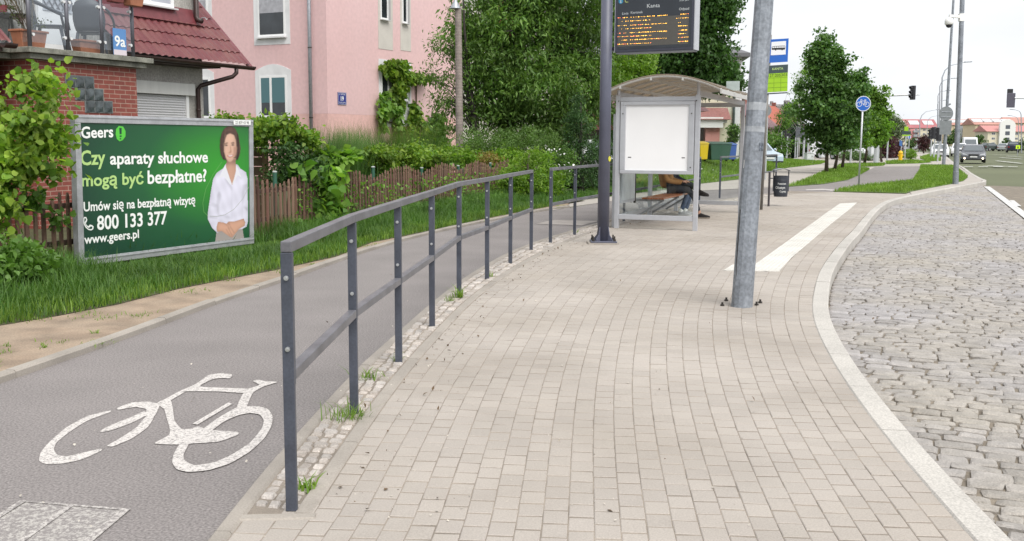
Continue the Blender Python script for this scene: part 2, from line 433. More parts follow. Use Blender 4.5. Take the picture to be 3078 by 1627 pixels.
def blades(name, xy, h, material, seed=0, w=.007, z=0.0, lean=.45, hv=None, parent=None):
    """grass: bent tapering blades of two pieces; hv scales each blade's height"""
    g = rngen(seed); n = len(xy); z = np.broadcast_to(z, (n,))
    b = np.column_stack([xy, z]); a = g.uniform(0, 2 * np.pi, n); hh = h * g.uniform(.45, 1.25, n)
    if hv is not None: hh = hh * hv
    dx = np.stack([np.cos(a), np.sin(a), np.zeros(n)], 1); sd_ = np.stack([-np.sin(a), np.cos(a), np.zeros(n)], 1)
    ln = lean * g.uniform(.1, 1.3, n) * hh; up = np.array([0, 0, 1.])
    m = b + dx * (ln * .35)[:, None] + up * (hh * .6)[:, None]; t = b + dx * ln[:, None] + up * hh[:, None]
    ww = (w * g.uniform(.6, 1.3, n))[:, None]
    v = np.stack([b - sd_ * ww * .5, b + sd_ * ww * .5, m + sd_ * ww * .4, m - sd_ * ww * .4, t], 1).reshape(-1, 3)
    k = np.arange(n) * 5
    tr = np.stack([np.stack([k, k + 1, k + 2], 1), np.stack([k, k + 2, k + 3], 1), np.stack([k + 3, k + 2, k + 4], 1)], 1).reshape(-1)
    return trimesh(name, v, tr, material, parent)
# ================================================================ ground, paths, road
HD = R(24)                                   # heading of the street
E1 = V(math.sin(HD), math.cos(HD), 0); EC = V(math.cos(HD), -math.sin(HD), 0)
def catmull(pts, step=0.1):
    pts = [Vector(p) for p in pts]; out = []
    for i in range(len(pts) - 1):
        p0 = pts[max(i - 1, 0)]; p1 = pts[i]; p2 = pts[i + 1]; p3 = pts[min(i + 2, len(pts) - 1)]
        n = max(1, int((p2 - p1).length / step))
        for k in range(n):
            t = k / n
            out.append(0.5 * ((2 * p1) + (-p0 + p2) * t + (2 * p0 - 5 * p1 + 4 * p2 - p3) * t * t + (-p0 + 3 * p1 - 3 * p2 + p3) * t ** 3))
    out.append(pts[-1]); return out
def gl(px, z=0.0): return [G(u, v, z) for u, v in px]
def smooth_line(pts, it=8):
    pts = [p.copy() for p in pts]
    for _ in range(it):
        q = pts[:]
        for i in range(1, len(pts) - 1): q[i] = pts[i] * .5 + (pts[i - 1] + pts[i + 1]) * .25
        pts = q
    return pts
def resample(pts, step):
    d = np.array([[p.x, p.y] for p in pts]); s = np.r_[0, np.cumsum(np.linalg.norm(np.diff(d, axis=0), axis=1))]
    n = max(2, int(s[-1] / step) + 1); t = np.linspace(0, s[-1], n)
    return [V(float(np.interp(a, s, d[:, 0])), float(np.interp(a, s, d[:, 1])), 0) for a in t]
def offset(pts, w):
    """shift a line to its right by w"""
    o = []
    for i, p in enumerate(pts):
        d = (pts[min(i + 1, len(pts) - 1)] - pts[max(i - 1, 0)]).normalized(); o.append(p + V(d.y, -d.x, 0) * w)
    return o

# lines traced on the ground
kerb_px = [(2917, 1614), (2783, 1464.6), (2654.8, 1309.4), (2577, 1205), (2511.6, 1109.4), (2463.8, 1016.9), (2442.9, 970), (2436, 924),
           (2442, 888.6), (2450.7, 850), (2466, 808), (2519, 736), (2564, 691), (2594, 655), (2621, 628), (2648, 610), (2677.6, 599), (2740, 585), (2818, 570), (2878, 559), (2922.7, 551), (2949.6, 546)]
KERB = gl(kerb_px); d0 = (KERB[0] - KERB[1]).normalized(); KERB = [KERB[0] + d0 * 2.5] + KERB
KERB = resample(smooth_line(catmull(KERB, .1), 60), .1)
sett_r_px = [(878, 1545), (1026, 1333), (1080, 1256), (1145, 1172), (1205, 1100), (1265, 1035), (1336, 963), (1396, 903.5), (1474, 846), (1512, 820), (1600, 769), (1660, 740), (1719, 716), (1767, 697), (1854, 675), (1914, 660), (2033, 636), (2200, 605), (2370, 582)]
sett_l_px = [(737, 1548), (782, 1482.5), (842, 1423), (895, 1351), (949, 1279.5), (1026, 1190), (1080, 1130), (1127, 1082.6), (1187, 1027), (1229, 987), (1283, 937), (1324, 900), (1372, 862), (1444, 815), (1540, 762), (1645, 720), (1794, 677), (1914, 650), (2033, 628), (2200, 599), (2370, 577)]
asph_r_px = [(330, 1990), (560, 1705), (620.7, 1627), (686, 1542), (802, 1400), (885.5, 1305), (1026, 1154), (1080, 1098), (1193, 1000), (1289, 915.5), (1360, 860), (1408, 826), (1473, 788), (1532, 756), (1603, 729), (1645, 714), (1794, 671), (1842, 657), (1914, 644), (2000, 628), (2100, 611), (2200, 596), (2370, 574)]
kerb_l_px = [(-1500, 1700), (-330, 1262), (0, 1148), (257, 1059), (454, 987), (609, 927), (740, 880), (859, 843), (928, 817), (1072, 766), (1159, 738), (1287, 704), (1448, 669), (1540, 650.6), (1630, 634), (1713, 623)]
def line(px, sm=30): return resample(smooth_line(catmull(gl(px), .1), sm), .1)
SETT_R, SETT_L, ASPH_R, KERB_L = line(sett_r_px), line(sett_l_px), line(asph_r_px), line(kerb_l_px)

# materials
asphalt = mat('bike_path_asphalt', (.205, .187, .182), .9, var=.09, vscale=1.1, speck=.36, sscale=85, bump=.5, bscale=120)
road_asphalt = mat('road_asphalt', (.20, .20, .215), .85, var=.12, vscale=.5, speck=.2, sscale=60)
paver = mat('concrete_paver', (.350, .316, .285), .88, island=.05, var=.09, vscale=.8, speck=.13, sscale=140, bump=.25, bscale=300, col2=(.360, .326, .292), patch=((.285, .250, .212), .55, .5))
joint = mat('paver_joint_sand', (.235, .202, .168), .95, var=.3, vscale=3, speck=.2)
concrete_edge = mat('concrete_edging', (.285, .258, .228), .9, var=.14, vscale=2.2, island=.06, speck=.12, sscale=120)
granite_kerb = mat('granite_kerb', (.41, .39, .36), .8, var=.10, vscale=1.3, island=.06, speck=.22, sscale=110)
sett = mat('granite_sett', (.40, .37, .345), .8, col2=(.345, .305, .27), island=.20, var=.14, vscale=16, speck=.2, sscale=120, bump=.5, bscale=70)
cobble = mat('granite_cobble', (.315, .299, .298), .62, col2=(.250, .235, .228), island=.13, var=.15, vscale=13, patch=((.300, .270, .222), .5, .65), speck=.18, sscale=110, bump=.7, bscale=55)
cobble_joint = mat('cobble_joint_grit', (.185, .158, .125), .95, var=.3, vscale=5, speck=.25)
sand = mat('trodden_sand', (.335, .262, .195), .95, var=.28, vscale=3.2, speck=.2, sscale=70, bump=.8, bscale=22, col2=(.27, .205, .15), patch=((.17, .125, .09), 2.4, .55))
soil = mat('garden_soil', (.06, .062, .026), .95, var=.3, vscale=2)
turf = mat('mown_turf', (.085, .135, .028), .95, var=.25, vscale=1.4, speck=.3, sscale=40)
far_paving = mat('far_footpath_paving', (.36, .33, .30), .9, var=.08, vscale=.7, speck=.06)
white_paint = paint_mat('worn_white_marking', (.56, .53, .505), (.205, .187, .182), .63, 75)
white_line = paint_mat('white_line_paint', (.56, .56, .55), (.22, .22, .22), .72, 9)

# one sheet to the horizon
b = MB(); b.add([(-2500, -300, -.22), (3500, -300, -.22), (3500, 4200, -.22), (-2500, 4200, -.22)], [(0, 1, 2, 3)])
structure(b.build('ground', mat('far_ground', (.10, .11, .06), .95, var=.3, vscale=.05)))

# asphalt cycle path between the two edgings
def strip(A, B, z, name, m):
    n = min(len(A), len(B)); A = resample(A, 1e9 if False else .2); v = [];
    # pair by fraction of the length
    N = 160; tA = np.linspace(0, len(A) - 1, N).astype(int); tB = np.linspace(0, len(B) - 1, N).astype(int)
    for i in range(N): v += [(A[tA[i]].x, A[tA[i]].y, z), (B[tB[i]].x, B[tB[i]].y, z)]
    f = [(2 * i, 2 * i + 1, 2 * i + 3, 2 * i + 2) for i in range(N - 1)]
    return structure(newmesh(name, v, f, m))
path_left = KERB_L + gl([(1860, 598), (2100, 572), (2370, 562), (2440, 555)])[0:]
strip(path_left, ASPH_R + gl([(2513, 577)]), -.012, 'cycle_path', asphalt)
def sheet(px, z, name, m, world=None):
    pts = world or gl(px, z); return structure(newmesh(name, [(p[0], p[1], z) for p in pts], [tuple(range(len(pts)))], m))
sheet([(2340, 585), (2370, 562), (2477, 553.5), (2549, 541.5), (2588, 523.6), (2612, 511.6), (2640, 497), (2767, 497), (2768, 511.6), (2756, 529.5), (2747, 546), (2690, 553), (2579, 565), (2520, 580)], -.006, 'cycle_path', asphalt)
# footpath by the driveway and beyond the railing
sheet([(1655, 634), (1713, 622), (1900, 597), (2110, 573), (2370, 560), (2437, 538.5), (2485, 514), (2531, 503), (2640, 499), (2700, 476), (2640, 474), (2465, 492), (2370, 503), (2310, 516), (2219, 538), (2108, 550), (1900, 583), (1760, 600), (1640, 612)], -.004, 'footpath', far_paving)
# paving of the far junction corner and the tip of the bus bay
sheet([(2330, 590), (2520, 580), (2722, 586), (2745, 584), (2880, 558), (2945, 546), (2930, 533), (2885, 502), (2835, 462), (2440, 462), (2300, 500), (2100, 548), (2000, 600)], -.016, 'far_pavement', far_paving)
sheet([(2740, 585), (2818, 570), (2878, 559), (2922, 551), (2950, 546), (2952, 541), (2932, 533), (2909, 519), (2885, 502), (2862, 500), (2882, 512), (2906, 534), (2890, 545), (2860, 554), (2735, 577)], .001, 'far_pavement', far_paving)
sheet([(2440, 486), (2465, 495), (2530, 503), (2640, 501), (2770, 500), (2885, 502.5), (2863, 490), (2845, 474), (2835, 462), (2700, 455), (2560, 455), (2440, 478)], -.002, 'far_pavement', far_paving)
# lane beyond the junction, road, bus bay bed
KO = offset(KERB, .15)
tip = KERB[-1]
BZ = -.14
# kerbs -----------------------------------------------------------
def kerb_run(name, pts, w, ztop, zbot, m, seg, gap=.006, side=1, chamf=.012, seed=1, jit=.002):
    """kerb stones of length seg along a line, lying on its right (side 1) or left (-1)"""
    g = random.Random(seed); b = MB(); pts = resample(pts, .05); k = max(1, int(round(seg / .05))); i = 0
    while i < len(pts) - 1:
        j = min(i + k, len(pts) - 1); c = pts[i:j + 1]
        if len(c) < 3: break
        c = [c[0], c[len(c) // 3], c[2 * len(c) // 3], c[-1]]
        dd = (c[1] - c[0]).normalized(); c[0] = c[0] + dd * gap / 2; dd = (c[-1] - c[-2]).normalized(); c[-1] = c[-1] - dd * gap / 2
        o_ = offset(c, w * side); zt = ztop + g.uniform(-jit, jit); base = len(b.v)
        for a, e in zip(c, o_):
            q = (e - a)
            for (f_, z) in ((0, zbot), (0, zt - chamf), (chamf / w, zt), (1 - chamf / w, zt), (1, zt - chamf), (1, zbot)):
                p = a + q * f_; b.v.append((p.x, p.y, z))
        for r_ in range(3):
            for s_ in range(5):
                a0 = base + r_ * 6 + s_; fc = (a0, a0 + 6, a0 + 7, a0 + 1) if side > 0 else (a0, a0 + 1, a0 + 7, a0 + 6)
                b.f.append(fc); b.m.append(0)
        b.f.append(tuple(base + x for x in range(6))); b.m.append(0); b.f.append(tuple(base + 18 + x for x in reversed(range(6)))); b.m.append(0)
        i = j
    return structure(b.build(name, m))
kerb_run('kerb', KERB, .15, .004, BZ - .05, granite_kerb, 1.0, .008)
back = [tip, G(2952, 541), G(2937, 535), G(2911, 519.5), G(2887, 501.5), G(2863, 490), G(2845, 475), G(2836, 462)]
kerb_run('kerb', resample(catmull(back, .3), .1), .15, .0, BZ - .05, granite_kerb, 1.0, .008, seed=4)
ASPH_BAND = offset(ASPH_R, .075)
kerb_run('edging', ASPH_R, .075, .006, -.1, concrete_edge, 1.0, .006, seed=2)
EDGE_R = offset(SETT_R, .085)
kerb_run('edging', SETT_R, .085, .006, -.1, concrete_edge, 1.0, .006, seed=3)
kerb_run('edging', KERB_L, .085, .035, -.1, concrete_edge, 1.0, .006, side=-1, seed=5, jit=.006)
# short edging closing the sett band below the first rail post
e0, e1 = SETT_L[0], SETT_R[0]
kerb_run('edging', [e0 - (e1 - e0).normalized() * .05, (e0 + e1) / 2, e1 + (e1 - e0).normalized() * .1], .07, .005, -.1, concrete_edge, 2, seed=6)

# pavers ----------------------------------------------------------
def rung_pairs(A, B, step=.12):
    """points across a band: each rung square to the mean of both edges"""
    A = resample(A, step); B = resample(B, .05); bx = np.array([[p.x, p.y] for p in B]); out = []
    for i, p in enumerate(A):
        tA = (A[min(i + 8, len(A) - 1)] - A[max(i - 8, 0)]).normalized()
        k = int(np.argmin((bx[:, 0] - p.x) ** 2 + (bx[:, 1] - p.y) ** 2)); tB = (B[min(k + 12, len(B) - 1)] - B[max(k - 12, 0)]).normalized()
        t = (tA + tB).normalized(); d = (bx[:, 0] - p.x) * t.x + (bx[:, 1] - p.y) * t.y
        idx = np.where(np.diff(np.sign(d)) != 0)[0]
        if len(idx): out.append((p, B[int(idx[0])]))
    # keep rungs from crossing
    res = [out[0]]
    for q in out[1:]:
        if (q[1] - res[-1][1]).dot(res[-1][1] - res[-1][0]) is not None and (q[1] - res[-1][1]).length > .01: res.append(q)
    Ls = smooth_line([q[0] for q in res], 20); Rs = smooth_line([q[1] for q in res], 60)
    return Ls, Rs
def block_rows(mb, Ls, Rs, rows, length, gap, top, depth, seed, chamf=.004, jit=0.0, mi=0, vary=0.0, clip=None):
    g = random.Random(seed); La = np.array([[p.x, p.y] for p in Ls]); Ra = np.array([[p.x, p.y] for p in Rs]); T = np.arange(len(La))
    for j in range(rows):
        f0, f1 = j / rows, (j + 1) / rows; fm = (f0 + f1) / 2
        C = La * (1 - fm) + Ra * fm; s = np.r_[0, np.cumsum(np.linalg.norm(np.diff(C, axis=0), axis=1))]
        wid = np.linalg.norm(Ra - La, axis=1).mean() / rows
        def at(f, q):
            t = np.interp(q, s, T); L_ = (np.interp(t, T, La[:, 0]), np.interp(t, T, La[:, 1])); R_ = (np.interp(t, T, Ra[:, 0]), np.interp(t, T, Ra[:, 1]))
            return (L_[0] * (1 - f) + R_[0] * f, L_[1] * (1 - f) + R_[1] * f)
        q = -length * (.5 if j % 2 else 0) - g.uniform(0, .02 + vary * length)
        gf = .0042 / 2 / (wid * rows)
        while q < s[-1]:
            ln = length * (1 + vary * g.uniform(-1, 1)); a, e = max(q, 0) + gap / 2, min(q + ln, s[-1]) - gap / 2; q += ln
            if e - a < .03: continue
            def J(): return g.uniform(-jit, jit)
            c = [at(f0 + gf, a), at(f1 - gf, a), at(f1 - gf, e), at(f0 + gf, e)]
            c = [(x + J(), y + J()) for x, y in c]
            if clip and not clip(sum(x for x, y in c) / 4, sum(y for x, y in c) / 4): continue
            stone(mb, c, top + g.uniform(-1, 1) * (.0012 + jit * .25), depth, chamf, g, mi, tilt=.001 + jit * .2)
def stone(mb, c, top, depth, chamf, g, mi=0, tilt=.0):
    cx = sum(p[0] for p in c) / 4; cy = sum(p[1] for p in c) / 4; base = len(mb.v)
    tl = [g.uniform(-tilt, tilt) for _ in range(4)]
    w = min(math.dist(c[0], c[1]), math.dist(c[1], c[2])); k = 1 - 2 * chamf / max(w, .02)
    for p in c: mb.v.append((p[0], p[1], top - depth))
    for p, z in zip(c, tl): mb.v.append((p[0], p[1], top - chamf * .7 + z))
    for p, z in zip(c, tl): mb.v.append((cx + (p[0] - cx) * k, cy + (p[1] - cy) * k, top + z))
    for r_ in range(2):
        for i in range(4):
            mb.f.append((base + 4 * r_ + i, base + 4 * r_ + (i + 1) % 4, base + 4 * r_ + 4 + (i + 1) % 4, base + 4 * r_ + 4 + i)); mb.m.append(mi)
    mb.f.append((base + 8, base + 9, base + 10, base + 11)); mb.m.append(mi)
def rough_stone(mb, c, top, depth, g, mi=0, rnd=.25, dome=.012):
    """irregular cobble: eight-sided outline, rounded shoulder, slightly domed top"""
    cx = sum(p[0] for p in c) / 4; cy = sum(p[1] for p in c) / 4; ring = []
    for i in range(4):
        p, q = c[i], c[(i + 1) % 4]; r0_ = g.uniform(.06, rnd)
        for t in (r0_, 1 - g.uniform(.06, rnd)):
            m = g.uniform(-.04, .05); x = p[0] + (q[0] - p[0]) * t; y = p[1] + (q[1] - p[1]) * t
            ring.append((x + (x - cx) * m, y + (y - cy) * m))
    n = 8; base = len(mb.v); sl = (g.uniform(-.05, .05), g.uniform(-.05, .05))
    def zz(x, y): return (x - cx) * sl[0] + (y - cy) * sl[1]
    for x, y in ring: mb.v.append((x, y, top - depth))
    for x, y in ring: mb.v.append((cx + (x - cx) * .97, cy + (y - cy) * .97, top - dome * g.uniform(.9, 1.5) + zz(x, y)))
    for x, y in ring:
        k = g.uniform(.66, .84); X = cx + (x - cx) * k; Y = cy + (y - cy) * k; mb.v.append((X, Y, top - dome * .12 + g.uniform(-.002, .002) + zz(X, Y)))
    mb.v.append((cx, cy, top + g.uniform(-.003, .003)))
    for r_ in range(2):
        for i in range(n):
            mb.f.append((base + n * r_ + i, base + n * r_ + (i + 1) % n, base + n * (r_ + 1) + (i + 1) % n, base + n * (r_ + 1) + i)); mb.m.append(mi)
    for i in range(n): mb.f.append((base + 2 * n + i, base + 2 * n + (i + 1) % n, base + 3 * n)); mb.m.append(mi)

lead = (SETT_R[0] - SETT_R[3]).normalized()
pave_left = resample([G(560, 1705) + V(.08, 0, 0), G(640, 1627) + V(.05, 0, 0)] + [EDGE_R[0] + lead * .12] + EDGE_R, .1)
Ls, Rs = rung_pairs(EDGE_R, KERB)
# carry the rows on towards and past the camera
d0 = ((Ls[0] - Ls[4]).normalized() + (Rs[0] - Rs[4]).normalized()).normalized()
ext = [d0 * (.1 * k) for k in range(14, 0, -1)]
Ls = [Ls[0] + q for q in ext] + Ls; Rs = [Rs[0] + q for q in ext] + Rs
b = MB()
AR = resample(ASPH_R, .1); arx = np.array([[p.x, p.y] for p in AR])
nrow = int(round(np.mean([(p - q).length for p, q in zip(Ls, Rs)]) / .134))
block_rows(b, Ls, Rs, nrow, .148, .0125, .0, .008, 3, .0035, jit=.0012)
# left of the rows near the camera: between the asphalt edging and the first row
L0 = Ls[:16]; AB = []
for p, q in zip(L0, Rs[:16]):
    dr = (p - q).normalized(); best = min(ASPH_BAND, key=lambda r_: abs((r_ - p).cross(dr).z) + (10 if (r_ - p).dot(dr) < 0 else 0)); AB.append(p + dr * max(.1, (best - p).dot(dr)))
block_rows(b, AB, L0, max(2, int(round(np.mean([(p - q).length for p, q in zip(AB, L0)]) / .132))), .148, .0125, .0, .008, 8, .0035, jit=.0012, clip=lambda x, y: not inpoly(np.array([x]), np.array([y]), [(p.x, p.y) for p in (SETT_L[0] - lead * -.02, SETT_R[0] - lead * -.02, SETT_R[30], SETT_L[30])])[0])
pavers = b
bed = [ (p.x, p.y) for p in ASPH_BAND] + [(p.x, p.y) for p in reversed(KERB)]
n0 = len(pavers.v)
pl = [G(2370, 582), G(2513, 577.5), G(2722, 583), G(2740, 585)]
bedp = [V(ASPH_BAND[0].x - .1, 2.2, 0)] + ASPH_BAND[::4] + pl[1:] + [p for p in reversed(KERB) if p.y < pl[-1].y][::4]
pavers.v += [(p.x, p.y, -.0032) for p in bedp]; pavers.f.append(tuple(range(n0, n0 + len(bedp)))); pavers.m.append(1)
ptri = MB(); ptri_p = [Ls[-1], pl[1], pl[2], pl[3]] + [p for p in reversed(KERB) if p.y < pl[-1].y and p.y > Rs[-1].y][::3] + [Rs[-1]]
n0 = len(pavers.v); pavers.v += [(p.x, p.y, -.002) for p in ptri_p]; pavers.f.append(tuple(range(n0, n0 + len(ptri_p)))); pavers.m.append(0)
structure(pavers.build('pavement', [paver, joint]))

# granite setts under the railing
b = MB(); g = random.Random(9)
SL, SR = rung_pairs(SETT_L, SETT_R, .1)
SLa = np.array([[p.x, p.y] for p in SL]); SRa = np.array([[p.x, p.y] for p in SR]); T = np.arange(len(SL)); s = np.r_[0, np.cumsum(np.linalg.norm(np.diff((SLa + SRa) / 2, axis=0), axis=1))]
q = .0
while q < s[-1] - .1:
    ln = g.uniform(.075, .105); ws = [0] + [1 / 3 + g.uniform(-.05, .05), 2 / 3 + g.uniform(-.05, .05)] + [1]
    for k in range(3):
        a = q + .006 + g.uniform(-.006, .006); e = q + ln - .006 + g.uniform(-.006, .006); c = []
        for f_, t_ in ((ws[k], a), (ws[k + 1], a), (ws[k + 1], e), (ws[k], e)):
            f_ = f_ + (.02 if f_ == ws[k] else -.02); t = np.interp(t_, s, T)
            c.append((np.interp(t, T, SLa[:, 0]) * (1 - f_) + np.interp(t, T, SRa[:, 0]) * f_, np.interp(t, T, SLa[:, 1]) * (1 - f_) + np.interp(t, T, SRa[:, 1]) * f_))
        rough_stone(b, c, .006 + g.uniform(-.006, .004), .05, g, 0, .22, .010)
    q += ln
n0 = len(b.v); bedp = SETT_L[::3] + SETT_R[::-3]; b.v += [(p.x, p.y, -.008) for p in bedp]; b.f.append(tuple(range(n0, n0 + len(bedp)))); b.m.append(1)
structure(b.build('sett_band', [sett, cobble_joint]))

# cobbled bus bay -------------------------------------------------
b = MB(); g = random.Random(21)
ka = np.array([p.dot(E1) for p in KO]); kb = np.array([p.dot(EC) for p in KO])
od = np.argsort(ka); ka, kb = ka[od], kb[od]
line0, line1 = G(2957, 562, BZ), G(3078, 658, BZ)
lb = lambda a: line1.dot(EC) + (line0.dot(EC) - line1.dot(EC)) * (a - line1.dot(E1)) / (line0.dot(E1) - line1.dot(E1))
a = 2.2; amax = line0.dot(E1) + 1.2
while a < amax:
    h = g.uniform(.10, .145); b0 = float(np.interp(a + h / 2, ka, kb)); b1 = lb(a) - .02
    # stop a little outside the frame
    bb = b0 + .004; lim = min(b1, b0 + 14)
    while bb < lim - .05:
        w = g.uniform(.12, .25); w = min(w, lim - bb); p = E1 * a + EC * bb
        xm = (p + EC * w)
        if xm.x > .56 * xm.y + 1.2: break
        j = lambda: g.uniform(-.010, .010)
        c = [E1 * (a + .007 + j()) + EC * (bb + .005 + j()), E1 * (a + .007 + j()) + EC * (bb + w - .005 + j()), E1 * (a + h - .004 + j()) + EC * (bb + w - .005 + j()), E1 * (a + h - .004 + j()) + EC * (bb + .005 + j())]
        rough_stone(b, [(x.x, x.y) for x in c], BZ + .008 + g.uniform(-.004, .004), .06, g, 0, .10, .006)
        bb += w
    a += h
n0 = len(b.v); kk = KO[::3]; bedp = kk + [tip + EC * .4, tip + EC * 40 - E1 * 20, KO[0] + EC * 40 - E1 * 3, KO[0] - E1 * 3]
b.v += [(p.x, p.y, BZ - .009) for p in bedp]; b.f.append(tuple(range(n0, n0 + len(bedp)))); b.m.append(1)
structure(b.build('cobbled_bay', [cobble, cobble_joint]))
# road surface right of the bay line, lying above the bay's bed
b = MB(); w0 = line0 - E1 * 30 + (line1 - line0).normalized() * 0
pA = line0; pB = line1 + (line1 - line0).normalized() * 22
b.add([tuple(V(p.x, p.y, BZ + .012)) for p in [pA, tip + V(.2, .1, 0)] + [p + V(.1, .02, 0) for p in back[1:]] + [back[-1] + V(-6, 14, 0), back[-1] + V(-40, 30, 0), back[-1] + V(-40, 44, 0), back[-1] + V(6, 40, 0), back[-1] + V(6, 40, 0) + E1 * 500, tip + E1 * 600 + EC * 60, pB + EC * 40, pB]], [tuple(range(len(back) + 10))])
structure(b.build('road', road_asphalt))
def stripe(name, pts, w, z, m, centre=False):
    pts = [Vector((p.x, p.y, 0)) for p in pts]; o_ = offset(pts, w); v = []
    for p, q in zip(pts, o_): v += [(p.x, p.y, z), (q.x, q.y, z)]
    return structure(newmesh(name, v, [(2 * i, 2 * i + 1, 2 * i + 3, 2 * i + 2) for i in range(len(pts) - 1)], m))
stripe('road_marking', [pB, line1, line0], .20, BZ + .016, white_line)
# arrows, lane dashes and the stop line of the junction
for (u0, v0, u1, v1, w) in ((3048, 604, 3070, 622, .12), (2985, 499, 3040, 501, .9), (3000, 484, 3078, 492, .3), (3010, 474, 3078, 479, .3), (2990, 466, 3060, 468, .4), (3030, 470, 3078, 473, .3)):
    stripe('road_marking', [G(u0, v0, BZ), G(u1, v1, BZ)], w, BZ + .017, white_line)
for k in range(4):
    u = 2896 + k * 45; p = G(u, 502, BZ); b = MB(); b.add([(p.x + x, p.y + y, BZ + .018) for x, y in ((0, 0), (.55, -.2), (.95, .7), (.4, .9))], [(0, 1, 2, 3)]); structure(b.build('road_marking', white_line))

# tactile strip ---------------------------------------------------
tact_px = [(2525, 613), (2489, 637), (2453, 664), (2394, 706), (2346, 742), (2268, 797), (2204, 797), (2178, 815), (2342, 817), (2382, 772), (2429.6, 733), (2453.5, 712), (2495, 676), (2549, 634), (2576, 610)]
tactile = mat('white_tactile_paving', (.53, .515, .48), .85, var=.10, vscale=2.5, speck=.14, sscale=60)
tp = gl(tact_px); b = MB(); n = len(tp)
b.add([(p.x, p.y, .009) for p in tp] + [(p.x, p.y, -.004) for p in tp], [tuple(reversed(range(n)))] + [(i, (i + 1) % n, (i + 1) % n + n, i + n) for i in range(n)])
# studs in rows along the strip
poly = [(p.x, p.y) for p in tp]; axis = (G(2525, 613) - G(2346, 742)).normalized(); ax2 = V(axis.y, -axis.x, 0); o_ = G(2178, 815)
for i in range(-8, 300):
    for j in range(-18, 45):
        p = o_ + axis * (i * .05) + ax2 * (j * .05)
        if p.y < 24 and inpoly(np.array([p.x]), np.array([p.y]), poly)[0]:
            b.add([(p.x + x * .013, p.y + y * .013, z) for z, s_ in ((.0092, 1),) for x, y in ((-1, -1), (1, -1), (1, 1), (-1, 1))] + [(p.x + x * .008, p.y + y * .008, .0125) for x, y in ((-1, -1), (1, -1), (1, 1), (-1, 1))], [(4, 5, 6, 7), (0, 1, 5, 4), (1, 2, 6, 5), (2, 3, 7, 6), (3, 0, 4, 7)])
structure(b.build('tactile_paving', tactile))

# painted bicycle and the end of a crossing on the asphalt
PZ = -.012
bike_polys = [
 [(550, 708), (440, 735), (330, 795), (250, 865), (228, 888), (205, 920), (198, 960), (235, 977), (330, 972), (420, 950), (508, 910), (505, 900), (430, 916), (340, 937), (290, 930), (272, 905), (285, 868), (350, 815), (440, 758), (552, 716)],
 [(505, 810), (560, 780), (660, 740), (724, 712), (742, 728), (660, 770), (580, 800), (520, 815)],
 [(540, 885), (600, 850), (690, 790), (735, 738), (776, 738), (740, 795), (660, 850), (570, 888)],
 [(590, 695), (660, 668), (750, 663), (802, 676), (797, 700), (776, 736), (728, 736), (738, 702), (680, 690), (600, 703)],
 [(790, 674), (812, 658), (860, 656), (872, 710), (880, 760), (915, 800), (960, 800), (1000, 788), (1050, 805), (1195, 816), (1192, 833), (1100, 865), (1000, 872), (900, 880), (790, 876), (785, 868), (850, 832), (855, 800), (838, 740), (826, 700)],
 [(806, 664), (900, 612), (930, 615), (850, 662)],
 [(903, 612), (985, 575), (1050, 530), (1110, 520), (1167, 526), (1157, 545), (1100, 545), (1060, 555), (1010, 588), (1245, 598), (1238, 620), (1100, 612), (960, 611)],
 [(1275, 560), (1300, 553), (1335, 560), (1397, 565), (1330, 586), (1278, 615), (1258, 650), (1240, 690), (1195, 690), (1215, 640), (1240, 602), (1306, 580)],
 [(970, 775), (1150, 668), (1170, 675), (995, 780)],
 [(1195, 692), (1240, 688), (1300, 688), (1350, 703), (1373, 740), (1365, 790), (1330, 850), (1260, 915), (1160, 975), (1050, 1010), (950, 1019), (890, 1005), (868, 970), (875, 930), (905, 880), (950, 876), (925, 930), (930, 960), (980, 985), (1080, 970), (1170, 930), (1260, 870), (1318, 800), (1328, 758), (1308, 730), (1260, 722), (1200, 733), (1120, 770), (1000, 862), (968, 848), (1090, 752)],
]
b = MB()
def soft_closed(q):
    q = [Vector((x, y, 0)) for x, y in q]; out = []; n = len(q)
    for i in range(n):
        p0, p1, p2, p3 = q[i - 1], q[i], q[(i + 1) % n], q[(i + 2) % n]
        for t in (0, .25, .5, .75): out.append(.5 * (2 * p1 + (p2 - p0) * .6 * t + (2 * (p2 - p1) * 3 - (p2 - p0) * 1.2 - (p3 - p1) * .6) * t * t + ((p2 - p0) * .6 + (p3 - p1) * .6 - 4 * (p2 - p1)) * t ** 3))
    return [(p.x, p.y) for p in out]
for kq, q in enumerate(bike_polys):
    pts = [G(x / 1.6755, 814 + y / 1.6755, PZ) for x, y in (soft_closed(q) if len(q) > 6 else q)]; b.add([(p.x, p.y, PZ + .003 + kq * .0003) for p in pts], [tuple(range(len(pts)))])
structure(b.build('road_marking', white_paint))
# end of a crossing: mostly worn away, its edges and middle line still bright
worn = paint_mat('nearly_gone_marking', (.40, .38, .355), (.205, .187, .182), .44, 60); b = MB(); b2 = MB()
cz = lambda x, y, z: G(x / 3.024, 1380 + y / 3.024, z)
pts = [cz(x, y, PZ) for x, y in ((-900, 1130), (-300, 705), (205, 385), (660, 415), (1185, 465), (850, 750), (600, 980), (100, 1250), (-600, 1300))]; b.add([(p.x, p.y, PZ + .002) for p in pts], [tuple(range(len(pts)))]); structure(b.build('road_marking', worn))
for q in (((205, 382), (1188, 462), (1165, 478), (220, 398)), ((620, 420), (680, 425), (240, 745), (-100, 980), (-180, 980), (170, 745)), ((1110, 462), (1188, 464), (850, 752), (600, 980), (520, 975), (760, 750)), ((180, 390), (240, 392), (-300, 735), (-700, 1000), (-760, 1000), (-330, 710))):
    pts = [cz(x, y, PZ) for x, y in q]; b2.add([(p.x, p.y, PZ + .0045 + len(b2.v) * .0001) for p in pts], [tuple(range(len(pts)))])
